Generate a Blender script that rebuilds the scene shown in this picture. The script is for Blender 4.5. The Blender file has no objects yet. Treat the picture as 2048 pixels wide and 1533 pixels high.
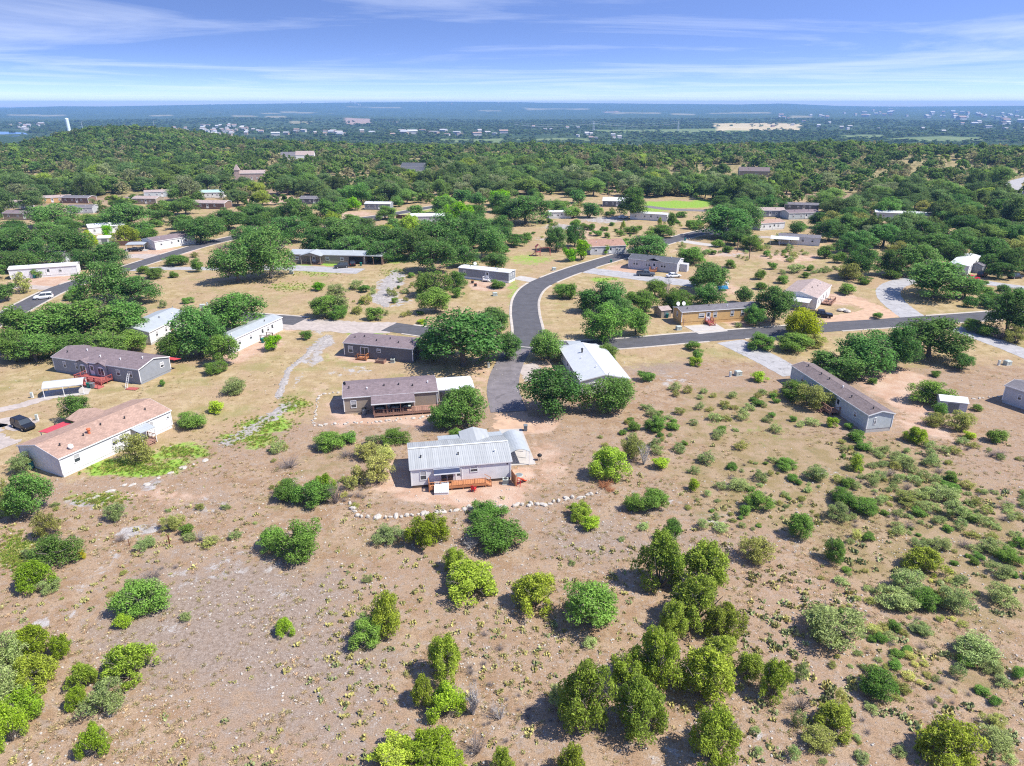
import bpy, math, random
import numpy as np
from mathutils import Vector, Matrix
R = math.radians
random.seed(7)
rng = np.random.default_rng(11)
S = bpy.context.scene
COL = S.collection

# ---------------------------------------------------------------- camera, sky, sun, exposure
CAM_H, FPX, PITCH = 50.0, 1400.0, R(21.8)
cam = bpy.data.cameras.new('camera')
cam.sensor_width = 36.0
cam.lens = FPX / 2048 * 36
cam.clip_start = 0.5
cam.clip_end = 90000
camo = bpy.data.objects.new('camera', cam)
COL.objects.link(camo)
camo.location = (0, 0, CAM_H)
camo.rotation_euler = (math.pi / 2 - PITCH, 0, 0)
S.camera = camo

SUN_EL = R(54)
SUN_DIR = Vector((0.965, -0.26, 0)).normalized()          # horizontal direction towards the sun
sun_vec = Vector((SUN_DIR.x * math.cos(SUN_EL), SUN_DIR.y * math.cos(SUN_EL), math.sin(SUN_EL)))
sl = bpy.data.lights.new('sun', 'SUN')
sl.energy = 4.6
sl.angle = R(0.53)
sl.color = (1.0, 0.955, 0.88)
so = bpy.data.objects.new('sun', sl)
COL.objects.link(so)
so.rotation_euler = sun_vec.to_track_quat('Z', 'Y').to_euler()
so.location = (60, -20, 120)

W = bpy.data.worlds.new('World')
S.world = W
W.use_nodes = True
nt = W.node_tree
nt.nodes.clear()
def wn(t, **k):
    n = nt.nodes.new(t)
    for a, b in k.items():
        setattr(n, a, b)
    return n
wo = wn('ShaderNodeOutputWorld')
wb = wn('ShaderNodeBackground')
sky = wn('ShaderNodeTexSky', sky_type='NISHITA', sun_disc=False)
sky.sun_elevation = SUN_EL
sky.sun_rotation = math.atan2(sun_vec.x, sun_vec.y)
sky.altitude = 300
sky.air_density = 1.3
sky.dust_density = 0.5
sky.ozone_density = 3.0
tc = wn('ShaderNodeTexCoord')
# the clear blue comes down close to the horizon: the sky's own profile, steepened
steep = wn('ShaderNodeVectorMath', operation='MULTIPLY')
steep.inputs[1].default_value = (1, 1, 6.0)
lift = wn('ShaderNodeVectorMath', operation='ADD')
lift.inputs[1].default_value = (0, 0, 0.03)
nrm = wn('ShaderNodeVectorMath', operation='NORMALIZE')
nt.links.new(tc.outputs['Generated'], steep.inputs[0])
nt.links.new(steep.outputs[0], lift.inputs[0])
nt.links.new(lift.outputs[0], nrm.inputs[0])
nt.links.new(nrm.outputs[0], sky.inputs['Vector'])
# thin cirrus on a high plane
sep = wn('ShaderNodeSeparateXYZ')
nt.links.new(tc.outputs['Generated'], sep.inputs[0])
zc = wn('ShaderNodeMath', operation='MAXIMUM'); zc.inputs[1].default_value = 0.0
za = wn('ShaderNodeMath', operation='ADD'); za.inputs[1].default_value = 0.018
nt.links.new(sep.outputs['Z'], zc.inputs[0]); nt.links.new(zc.outputs[0], za.inputs[0])
dx = wn('ShaderNodeMath', operation='DIVIDE'); dy = wn('ShaderNodeMath', operation='DIVIDE')
nt.links.new(sep.outputs['X'], dx.inputs[0]); nt.links.new(za.outputs[0], dx.inputs[1])
nt.links.new(sep.outputs['Y'], dy.inputs[0]); nt.links.new(za.outputs[0], dy.inputs[1])
cmb = wn('ShaderNodeCombineXYZ')
nt.links.new(dx.outputs[0], cmb.inputs[0]); nt.links.new(dy.outputs[0], cmb.inputs[1])
mp = wn('ShaderNodeMapping')
mp.inputs['Rotation'].default_value = (0, 0, R(12))
mp.inputs['Scale'].default_value = (0.14, 0.17, 1)
mp.inputs['Location'].default_value = (3.1, 1.7, 0)
nt.links.new(cmb.outputs[0], mp.inputs['Vector'])
cn = wn('ShaderNodeTexNoise'); cn.inputs['Scale'].default_value = 1.0
cn.inputs['Detail'].default_value = 7; cn.inputs['Roughness'].default_value = 0.62; cn.inputs['Distortion'].default_value = 0.9
nt.links.new(mp.outputs[0], cn.inputs['Vector'])
cr = wn('ShaderNodeValToRGB')
cr.color_ramp.elements[0].position = 0.46; cr.color_ramp.elements[0].color = (0, 0, 0, 1)
cr.color_ramp.elements[1].position = 0.82; cr.color_ramp.elements[1].color = (1, 1, 1, 1)
nt.links.new(cn.outputs['Fac'], cr.inputs[0])
cm = wn('ShaderNodeMath', operation='MULTIPLY'); cm.inputs[1].default_value = 0.62
nt.links.new(cr.outputs['Color'], cm.inputs[0])
tint = wn('ShaderNodeMix', data_type='RGBA', blend_type='MULTIPLY')
tint.inputs['Factor'].default_value = 1.0
tint.inputs['B'].default_value = (0.86, 0.87, 1.14, 1)
nt.links.new(sky.outputs[0], tint.inputs['A'])
cmix = wn('ShaderNodeMix', data_type='RGBA')
cmix.inputs['B'].default_value = (5.6, 6.0, 6.9, 1)
nt.links.new(cm.outputs[0], cmix.inputs['Factor'])
nt.links.new(tint.outputs['Result'], cmix.inputs['A'])
nt.links.new(cmix.outputs['Result'], wb.inputs['Color'])
wb.inputs['Strength'].default_value = 0.115
nt.links.new(wb.outputs[0], wo.inputs['Surface'])

S.view_settings.view_transform = 'Standard'
S.view_settings.look = 'None'
S.view_settings.exposure = 0.8
S.view_settings.gamma = 1.0
S.view_settings.use_curve_mapping = False
S.cycles.max_bounces = 5
S.cycles.diffuse_bounces = 3
S.cycles.glossy_bounces = 2
S.cycles.transmission_bounces = 2
S.cycles.transparent_max_bounces = 4
S.cycles.volume_bounces = 0
S.cycles.use_denoising = False
S.cycles.filter_width = 1.15
S.cycles.sample_clamp_indirect = 4.0

# ---------------------------------------------------------------- helpers
def G(px, py, z=0.0):
    """point of the photograph -> place on the level ground (or at height z)"""
    a = (px - 1024) / FPX
    b = -(py - 766.5) / FPX
    d = (a, math.cos(PITCH) + b * math.sin(PITCH), -math.sin(PITCH) + b * math.cos(PITCH))
    t = (z - CAM_H) / d[2]
    return Vector((d[0] * t, d[1] * t, z))
def PX(x, y, z=0.0):
    fy = y * math.cos(PITCH) - (z - CAM_H) * math.sin(PITCH)
    uy = y * math.sin(PITCH) + (z - CAM_H) * math.cos(PITCH)
    return 1024 + FPX * x / fy, 766.5 - FPX * uy / fy
def mpp(y):
    """metres per photo pixel near ground row y"""
    p = G(1024, y)
    return (p.y * math.cos(PITCH) + CAM_H * math.sin(PITCH)) / FPX

def tag(o, label=None, cat=None, group=None, kind=None):
    if label: o['label'] = label
    if cat: o['category'] = cat
    if group: o['group'] = group
    if kind: o['kind'] = kind
    return o
def empty(name, loc=(0, 0, 0), rz=0.0, parent=None):
    o = bpy.data.objects.new(name, None)
    o.empty_display_size = 0.3
    o.location = loc
    o.rotation_euler = (0, 0, rz)
    o.parent = parent
    COL.objects.link(o)
    return o
def link(name, me, parent=None, loc=(0, 0, 0), rz=0.0, sc=None):
    o = bpy.data.objects.new(name, me)
    o.parent = parent
    o.location = loc
    o.rotation_euler = (0, 0, rz)
    if sc is not None: o.scale = sc
    COL.objects.link(o)
    return o
class MB:
    def __init__(s): s.v, s.f = [], []
    def poly(s, pts):
        n = len(s.v); s.v += [tuple(p) for p in pts]; s.f.append(tuple(range(n, n + len(pts)))); return s
    def box(s, x0, x1, y0, y1, z0, z1):
        n = len(s.v)
        s.v += [(x0, y0, z0), (x1, y0, z0), (x1, y1, z0), (x0, y1, z0), (x0, y0, z1), (x1, y0, z1), (x1, y1, z1), (x0, y1, z1)]
        for q in ((0, 3, 2, 1), (4, 5, 6, 7), (0, 1, 5, 4), (1, 2, 6, 5), (2, 3, 7, 6), (3, 0, 4, 7)):
            s.f.append(tuple(n + i for i in q))
        return s
    def loft(s, rings, cap=True, closed=True):
        n = len(s.v); k = len(rings[0])
        for r in rings: s.v += [tuple(p) for p in r]
        for i in range(len(rings) - 1):
            for j in range(k if closed else k - 1):
                a, b = n + i * k + j, n + i * k + (j + 1) % k
                s.f.append((a, b, b + k, a + k))
        if cap:
            s.f.append(tuple(n + j for j in reversed(range(k))))
            s.f.append(tuple(n + (len(rings) - 1) * k + j for j in range(k)))
        return s
    def prism(s, pts, d):
        """closed polygon pts (3-d) swept by vector d"""
        d = Vector(d)
        return s.loft([[Vector(p) for p in pts], [Vector(p) + d for p in pts]])
    def tube(s, path, rad, n=6):
        path = [Vector(p) for p in path]
        rings = []
        for i, p in enumerate(path):
            t = (path[min(i + 1, len(path) - 1)] - path[max(i - 1, 0)])
            t = t.normalized() if t.length > 1e-9 else Vector((0, 0, 1))
            u = t.cross(Vector((0.31, 0.95, 0.08))).normalized(); w = t.cross(u)
            r = rad[i] if hasattr(rad, '__len__') else rad
            rings.append([p + (u * math.cos(2 * math.pi * k / n) + w * math.sin(2 * math.pi * k / n)) * r for k in range(n)])
        return s.loft(rings)
    def bar(s, a, b, w, h=None):
        """rectangular bar from a to b"""
        a, b = Vector(a), Vector(b); h = h or w
        t = (b - a).normalized()
        u = t.cross(Vector((0, 0, 1)))
        u = u.normalized() if u.length > 1e-4 else Vector((1, 0, 0))
        q = u.cross(t)
        c = [u * (i * w / 2) + q * (j * h / 2) for i, j in ((-1, -1), (1, -1), (1, 1), (-1, 1))]
        return s.loft([[a + k for k in c], [b + k for k in c]])
    def mesh(s, name, mat=None, smooth=False):
        me = bpy.data.meshes.new(name)
        me.from_pydata(s.v, [], s.f)
        if mat: me.materials.append(mat)
        if smooth: me.polygons.foreach_set('use_smooth', [True] * len(me.polygons))
        me.update()
        return me
    def build(s, name, mat, parent=None, loc=(0, 0, 0), rz=0.0, smooth=False):
        return link(name, s.mesh(name, mat, smooth), parent, loc, rz)

# value noise for numpy
def _h(ix, iy, seed):
    n = (ix.astype(np.int64) * 374761393 + iy.astype(np.int64) * 668265263 + seed * 1274126177) & 0x7fffffff
    n = ((n ^ (n >> 13)) * 1274126177) & 0x7fffffff
    return ((n ^ (n >> 16)) & 0xffff) / 65535.0
def vnoise(x, y, seed=0):
    x = np.asarray(x, float); y = np.asarray(y, float)
    ix, iy = np.floor(x), np.floor(y); fx, fy = x - ix, y - iy
    fx = fx * fx * (3 - 2 * fx); fy = fy * fy * (3 - 2 * fy)
    a = _h(ix, iy, seed); b = _h(ix + 1, iy, seed); c = _h(ix, iy + 1, seed); d = _h(ix + 1, iy + 1, seed)
    return (a * (1 - fx) + b * fx) * (1 - fy) + (c * (1 - fx) + d * fx) * fy
def fbm(x, y, seed=0, o=4):
    s = 0; a = 0.5; t = 0
    for i in range(o):
        s = s + a * vnoise(x * 2 ** i + 17.3 * i, y * 2 ** i - 9.1 * i, seed + i); t += a; a *= 0.5
    return s / t
def sstep(a, b, x):
    t = np.clip((x - a) / (b - a), 0, 1)
    return t * t * (3 - 2 * t)

# ---------------------------------------------------------------- materials
def mat(name, col, rough=0.85, spec=0.2, metal=0.0, var=0.0, scale=4.0, bump=0.0, obj=False, stretch=None, wave=None, isl=0.0, crack=None, orand=0.0):
    """flat colour + object-space noise variation (var), optional bump, seam lines (wave = (axis, spacing, darkness)) and colour per loose piece (isl)"""
    m = bpy.data.materials.new(name); m.use_nodes = True
    t = m.node_tree; b = t.nodes['Principled BSDF']
    b.inputs['Roughness'].default_value = rough
    b.inputs['Specular IOR Level'].default_value = spec
    b.inputs['Metallic'].default_value = metal
    N = t.nodes.new; L = t.links.new
    src = None
    rgb = N('ShaderNodeRGB'); rgb.outputs[0].default_value = (*col, 1); src = rgb.outputs[0]
    if obj:
        oi = N('ShaderNodeObjectInfo'); src = oi.outputs['Color']
    co = N('ShaderNodeTexCoord')
    vec = co.outputs['Object']
    if stretch:
        mp_ = N('ShaderNodeMapping'); mp_.inputs['Scale'].default_value = stretch
        L(vec, mp_.inputs['Vector']); vec = mp_.outputs[0]
    def mult(src, fac, lo, hi):
        mr = N('ShaderNodeMapRange'); mr.inputs['To Min'].default_value = lo; mr.inputs['To Max'].default_value = hi
        L(fac, mr.inputs['Value'])
        hs = N('ShaderNodeHueSaturation'); L(src, hs.inputs['Color']); L(mr.outputs[0], hs.inputs['Value'])
        return hs.outputs[0]
    if var:
        no = N('ShaderNodeTexNoise'); no.inputs['Scale'].default_value = scale; no.inputs['Detail'].default_value = 5
        no.inputs['Roughness'].default_value = 0.65
        L(vec, no.inputs['Vector'])
        mr0 = N('ShaderNodeMapRange'); mr0.inputs['From Min'].default_value = 0.3; mr0.inputs['From Max'].default_value = 0.7
        L(no.outputs['Fac'], mr0.inputs['Value'])
        src = mult(src, mr0.outputs[0], 1 - var, 1 + var)
        no2 = N('ShaderNodeTexNoise'); no2.inputs['Scale'].default_value = 0.35; no2.inputs['Detail'].default_value = 4
        L(co.outputs['Object'], no2.inputs['Vector'])
        src = mult(src, no2.outputs['Fac'], 1 - var * 0.9, 1 + var * 0.9)
    if orand:
        oi2 = N('ShaderNodeObjectInfo'); src = mult(src, oi2.outputs['Random'], 1 - orand, 1 + orand)
    if isl:
        ge = N('ShaderNodeNewGeometry'); src = mult(src, ge.outputs['Random Per Island'], 1 - isl, 1 + isl)
    if wave:
        sp = N('ShaderNodeSeparateXYZ'); L(co.outputs['Object'], sp.inputs[0])
        dv = N('ShaderNodeMath'); dv.operation = 'DIVIDE'; dv.inputs[1].default_value = wave[1]; L(sp.outputs[wave[0]], dv.inputs[0])
        fr = N('ShaderNodeMath'); fr.operation = 'FRACT'; L(dv.outputs[0], fr.inputs[0])
        gt = N('ShaderNodeMath'); gt.operation = 'GREATER_THAN'; gt.inputs[1].default_value = 0.13; L(fr.outputs[0], gt.inputs[0])
        src = mult(src, gt.outputs[0], 1 - wave[2], 1.0)
        bp = N('ShaderNodeBump'); bp.inputs['Strength'].default_value = 0.5; bp.inputs['Distance'].default_value = 0.02
        L(fr.outputs[0], bp.inputs['Height']); L(bp.outputs[0], b.inputs['Normal'])
    elif bump:
        nb = N('ShaderNodeTexNoise'); nb.inputs['Scale'].default_value = scale * 2.5; nb.inputs['Detail'].default_value = 4
        L(vec, nb.inputs['Vector'])
        bp = N('ShaderNodeBump'); bp.inputs['Strength'].default_value = bump; bp.inputs['Distance'].default_value = 0.05
        L(nb.outputs['Fac'], bp.inputs['Height']); L(bp.outputs[0], b.inputs['Normal'])
    if crack:
        wp = N('ShaderNodeTexNoise'); wp.inputs['Scale'].default_value = .5; L(co.outputs['Object'], wp.inputs['Vector'])
        ad = N('ShaderNodeVectorMath'); ad.operation = 'MULTIPLY_ADD'; ad.inputs[1].default_value = (3, 3, 0); L(wp.outputs['Color'], ad.inputs[0]); L(co.outputs['Object'], ad.inputs[2])
        vo = N('ShaderNodeTexVoronoi'); vo.feature = 'DISTANCE_TO_EDGE'; vo.inputs['Scale'].default_value = crack[0]; L(ad.outputs[0], vo.inputs['Vector'])
        g = N('ShaderNodeMath'); g.operation = 'GREATER_THAN'; g.inputs[1].default_value = crack[1]; L(vo.outputs['Distance'], g.inputs[0])
        src = mult(src, g.outputs[0], crack[2], 1.0)
    L(src, b.inputs['Base Color'])
    return m

def shingle(name, col):
    m = mat(name, col, 0.95, 0.1, var=0.14, scale=1.6)
    t = m.node_tree; b = t.nodes['Principled BSDF']
    src = b.inputs['Base Color'].links[0].from_socket
    co = t.nodes.new('ShaderNodeTexCoord')
    br = t.nodes.new('ShaderNodeTexBrick'); br.inputs['Scale'].default_value = 1.0
    br.inputs['Brick Width'].default_value = 0.55; br.inputs['Row Height'].default_value = 0.26
    br.inputs['Mortar Size'].default_value = 0.02; br.inputs['Color1'].default_value = (1.12, 1.12, 1.12, 1)
    br.inputs['Color2'].default_value = (0.86, 0.86, 0.86, 1); br.inputs['Mortar'].default_value = (0.7, 0.7, 0.7, 1)
    t.links.new(co.outputs['Object'], br.inputs['Vector'])
    mx = t.nodes.new('ShaderNodeMix'); mx.data_type = 'RGBA'; mx.blend_type = 'MULTIPLY'; mx.inputs['Factor'].default_value = 1
    t.links.new(src, mx.inputs['A']); t.links.new(br.outputs['Color'], mx.inputs['B'])
    t.links.new(mx.outputs['Result'], b.inputs['Base Color'])
    return m

M = {}
M['white'] = mat('white_siding', (0.66, 0.66, 0.655), 0.6, 0.3, var=0.09, scale=1.2, wave=('X', 0.42, 0.06))
M['white_lap'] = mat('white_lap_siding', (0.68, 0.68, 0.67), 0.6, 0.3, var=0.09, scale=1.2, wave=('Z', 0.25, 0.06))
M['trim'] = mat('white_trim', (0.72, 0.72, 0.71), 0.55, 0.3, var=0.03)
M['gray_siding'] = mat('gray_siding', (0.252, 0.269, 0.294), 0.7, 0.2, var=0.09, scale=1.2, wave=('Z', 0.25, 0.08))
M['blue_siding'] = mat('pale_blue_gray_siding', (0.437, 0.479, 0.487), 0.6, 0.3, var=0.1, scale=1.2, wave=('X', 0.42, 0.09))
M['dark_siding'] = mat('charcoal_siding', (0.139, 0.139, 0.147), 0.7, 0.2, var=0.09, scale=1.2, wave=('Z', 0.25, 0.1))
M['tan_siding'] = mat('tan_siding', (0.302, 0.252, 0.197), 0.7, 0.2, var=0.09, scale=1.2, wave=('Z', 0.25, 0.08))
M['light_siding'] = mat('light_gray_siding', (0.462, 0.470, 0.487), 0.7, 0.2, var=0.09, scale=1.2, wave=('Z', 0.25, 0.07))
M['yellow_siding'] = mat('ochre_siding', (0.554, 0.361, 0.160), 0.7, 0.2, var=0.09, scale=1.2, wave=('X', 0.5, 0.06))
M['brown_siding'] = mat('brown_siding', (0.2, 0.13, 0.1), 0.7, 0.2, var=0.08, scale=1.2, wave=('Z', 0.25, 0.1))
M['stone_wall'] = mat('stone_masonry', (0.42, 0.32, 0.28), 0.9, 0.1, var=0.35, scale=1.6, bump=0.4)
M['block'] = mat('concrete_skirting', (0.420, 0.412, 0.395), 0.9, 0.1, var=0.12, scale=1.5, bump=0.2)
M['sh_brown'] = shingle('brown_gray_shingles', (0.172, 0.139, 0.134))
M['sh_gray'] = shingle('gray_shingles', (0.160, 0.151, 0.160))
M['sh_dark'] = shingle('slate_shingles', (0.101, 0.105, 0.118))
M['sh_pink'] = shingle('faded_red_shingles', (0.361, 0.244, 0.189))
M['sh_mauve'] = shingle('mauve_shingles', (0.197, 0.155, 0.160))
M['sh_tan'] = shingle('tan_pink_shingles', (0.353, 0.281, 0.252))
M['tile_red'] = shingle('terracotta_tiles', (0.33, 0.20, 0.15))
M['metal'] = mat('galvanised_metal', (0.36, 0.37, 0.36), 0.5, 0.35, metal=0.1, var=0.12, scale=0.9, stretch=(2.5, 0.25, 1), orand=.09)
M['metal_white'] = mat('white_metal_roof', (0.46, 0.475, 0.475), 0.5, 0.4, var=0.06, scale=0.8, wave=('X', 0.4, 0.1))
M['metal_white_plain'] = mat('white_metal_sheet', (0.54, 0.55, 0.54), 0.5, 0.4, var=0.06, scale=0.8)
M['metal_gray'] = mat('gray_metal_roof', (0.37, 0.395, 0.40), 0.5, 0.4, metal=0.1, var=0.08, scale=0.8, wave=('X', 0.45, 0.14))
M['metal_green'] = mat('green_metal_roof', (0.33, 0.45, 0.40), 0.5, 0.4, var=0.06, scale=0.8)
M['metal_red'] = mat('red_metal_roof', (0.5, 0.06, 0.07), 0.5, 0.4, var=0.06, scale=0.8)
M['dark_metal'] = mat('dark_metal', (0.03, 0.03, 0.032), 0.5, 0.4)
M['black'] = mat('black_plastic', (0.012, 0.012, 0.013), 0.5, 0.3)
M['void'] = mat('gap_shade_and_soil', (0.10, 0.075, 0.06), 0.95, 0.05, var=0.1)  # painted shade of the gap under the white house; also planter soil
M['glass'] = mat('window_glass', (0.045, 0.055, 0.065), 0.08, 0.6)
M['blind'] = mat('window_blind', (0.42, 0.42, 0.42), 0.7, 0.2, wave=('Z', 0.09, 0.25))
M['cedar'] = mat('stained_cedar', (0.420, 0.185, 0.084), 0.75, 0.2, var=0.15, scale=2.2, stretch=(1, 6, 6))
M['redwood'] = mat('red_stained_wood', (0.36, 0.10, 0.085), 0.75, 0.2, var=0.15, scale=2.2)
M['oldwood'] = mat('weathered_deck_wood', (0.302, 0.176, 0.130), 0.8, 0.15, var=0.18, scale=2.2)
M['fence'] = mat('fence_boards', (0.17, 0.105, 0.08), 0.85, 0.1, var=0.2, scale=2)
M['asphalt'] = mat('asphalt', (0.088, 0.086, 0.092), 0.9, 0.15, var=0.16, scale=0.5, bump=0.1, crack=(.16, .007, .82))
M['asphalt_old'] = mat('worn_asphalt', (0.165, 0.148, 0.152), 0.9, 0.15, var=0.2, scale=0.5, bump=0.1, crack=(.3, .012, .75))
M['asphalt_gray'] = mat('bleached_chipseal', (0.33, 0.32, 0.315), 0.9, 0.15, var=0.16, scale=0.6, bump=0.1, crack=(.25, .012, .68))
M['concrete'] = mat('concrete', (0.40, 0.375, 0.345), 0.85, 0.15, var=0.10, scale=0.8)
M['curb'] = mat('kerb_concrete', (0.42, 0.375, 0.32), 0.85, 0.15, var=0.16, scale=0.7)
M['gravel_drive'] = mat('caliche_gravel', (0.37, 0.32, 0.285), 0.95, 0.05, var=0.2, scale=1.0, bump=0.2)
M['dirt_drive'] = mat('packed_dirt', (0.44, 0.30, 0.205), 0.95, 0.05, var=0.15, scale=0.7, bump=0.15)
M['limestone'] = mat('limestone', (0.42, 0.385, 0.335), 0.92, 0.1, var=0.25, scale=1.2, bump=0.5, isl=0.2)
M['rock_bed'] = mat('limestone_ledge', (0.31, 0.285, 0.262), 0.95, 0.05, var=0.32, scale=1.3, bump=0.5)
M['bark'] = mat('bark', (0.16, 0.14, 0.12), 0.95, 0.05, var=0.25, scale=3)
M['deadwood'] = mat('bleached_deadwood', (0.40, 0.37, 0.345), 0.9, 0.1, var=0.2, scale=3)
M['darkwood'] = mat('dead_twigs', (0.21, 0.175, 0.16), 0.9, 0.1, var=0.2, scale=3)
M['bin_green'] = mat('green_plastic', (0.015, 0.16, 0.13), 0.5, 0.3)
M['bin_gray'] = mat('gray_plastic', (0.16, 0.18, 0.19), 0.5, 0.3)
M['teal'] = mat('teal_plastic', (0.02, 0.25, 0.27), 0.5, 0.3)
M['util_gray'] = mat('utility_gray_green', (0.38, 0.42, 0.38), 0.6, 0.3, var=0.06)
M['red'] = mat('red_plastic', (0.55, 0.015, 0.025), 0.45, 0.3)
M['orange'] = mat('orange_red_plastic', (0.62, 0.07, 0.02), 0.45, 0.3)
M['blue'] = mat('blue_tarp', (0.04, 0.22, 0.42), 0.5, 0.3)
M['rust'] = mat('rusted_steel', (0.20, 0.07, 0.035), 0.9, 0.1, var=0.2)
M['awning'] = mat('navy_awning', (0.045, 0.055, 0.10), 0.8, 0.1)
M['chimney_red'] = mat('terracotta_vent', (0.52, 0.15, 0.07), 0.7, 0.2)
M['car'] = mat('car_paint', (1, 1, 1), 0.25, 0.5, obj=True)
M['tire'] = mat('tyre_rubber', (0.015, 0.015, 0.015), 0.85, 0.1)
M['rim'] = mat('alloy_rim', (0.45, 0.45, 0.46), 0.35, 0.5, metal=0.6)
M['lampglass'] = mat('headlamp_glass', (0.6, 0.62, 0.63), 0.2, 0.6)
M['far_wall'] = mat('far_building_wall', (0.68, 0.66, 0.63), 0.8, 0.1, obj=True)
M['lake'] = mat('lake_water', (0.03, 0.12, 0.33), 0.12, 0.5)
M['tank'] = mat('pale_tank_paint', (0.62, 0.74, 0.78), 0.5, 0.3, var=0.03)
M['steel'] = mat('galvanised_lattice', (0.55, 0.57, 0.58), 0.5, 0.4)
M['wire'] = mat('aluminium_wire', (0.5, 0.5, 0.5), 0.5, 0.4)
# ---------------------------------------------------------------- terrain
SKY_X = [-800, 0, 120, 200, 512, 700, 900, 1024, 1300, 1480, 1560, 1680, 1780, 2048, 2900]
SKY_Y = [215, 216, 212.5, 213, 208, 205, 203.5, 204.5, 207.5, 209, 207, 212, 213.5, 211.5, 209]
EDG_X = [-600, 0, 60, 200, 360, 520, 1000, 1400, 2048, 2700]
EDG_R = [900, 900, 1000, 1290, 1180, 930, 880, 830, 830, 830]
def terrain(x, y):
    x = np.asarray(x, float); y = np.asarray(y, float)
    r = np.hypot(x, y)
    pa = 1024 + 1508 * x / np.maximum(np.abs(y), 1.0)
    pa = np.where(y > 0, pa, 1024)
    edge = np.interp(pa, EDG_X, EDG_R)
    z = (fbm(x / 170, y / 170, 5, 3) - 0.5) * 9 * sstep(430, 760, r)
    z = z + 13 * np.exp(-((pa - 230) / 150) ** 2 - ((r - 1150) / 240) ** 2)
    z = z - 6 * np.exp(-((pa - 1000) / 420) ** 2) * sstep(560, 850, r)
    z = z + 5 * np.exp(-((pa - 1750) / 330) ** 2 - ((r - 860) / 180) ** 2)
    z = z - 50 * sstep(edge, edge + 800, r)
    Y = np.interp(pa, SKY_X, SKY_Y)
    top = 50 + (206.5 - Y) / 1624 * 13000
    z = z + (top + 50) * sstep(8200, 13000, r) - 60 * sstep(13200, 22000, r)
    z = z + (fbm(x / 1500, y / 1500, 9, 4) - 0.5) * 60 * sstep(3800, 7000, r) * (1 - 0.8 * sstep(9500, 12500, r))
    return z
def GT(px, py):
    """photo pixel -> place on the terrain"""
    a = (px - 1024) / FPX; b = -(py - 766.5) / FPX
    d = np.array((a, math.cos(PITCH) + b * math.sin(PITCH), -math.sin(PITCH) + b * math.cos(PITCH)))
    t = np.geomspace(30, 40000, 2400)
    x, y, z = d[0] * t, d[1] * t, CAM_H + d[2] * t
    below = np.nonzero(z < terrain(x, y))[0]
    i = below[0] if len(below) else len(t) - 1
    return Vector((x[i], y[i], float(terrain(x[i], y[i]))))

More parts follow.
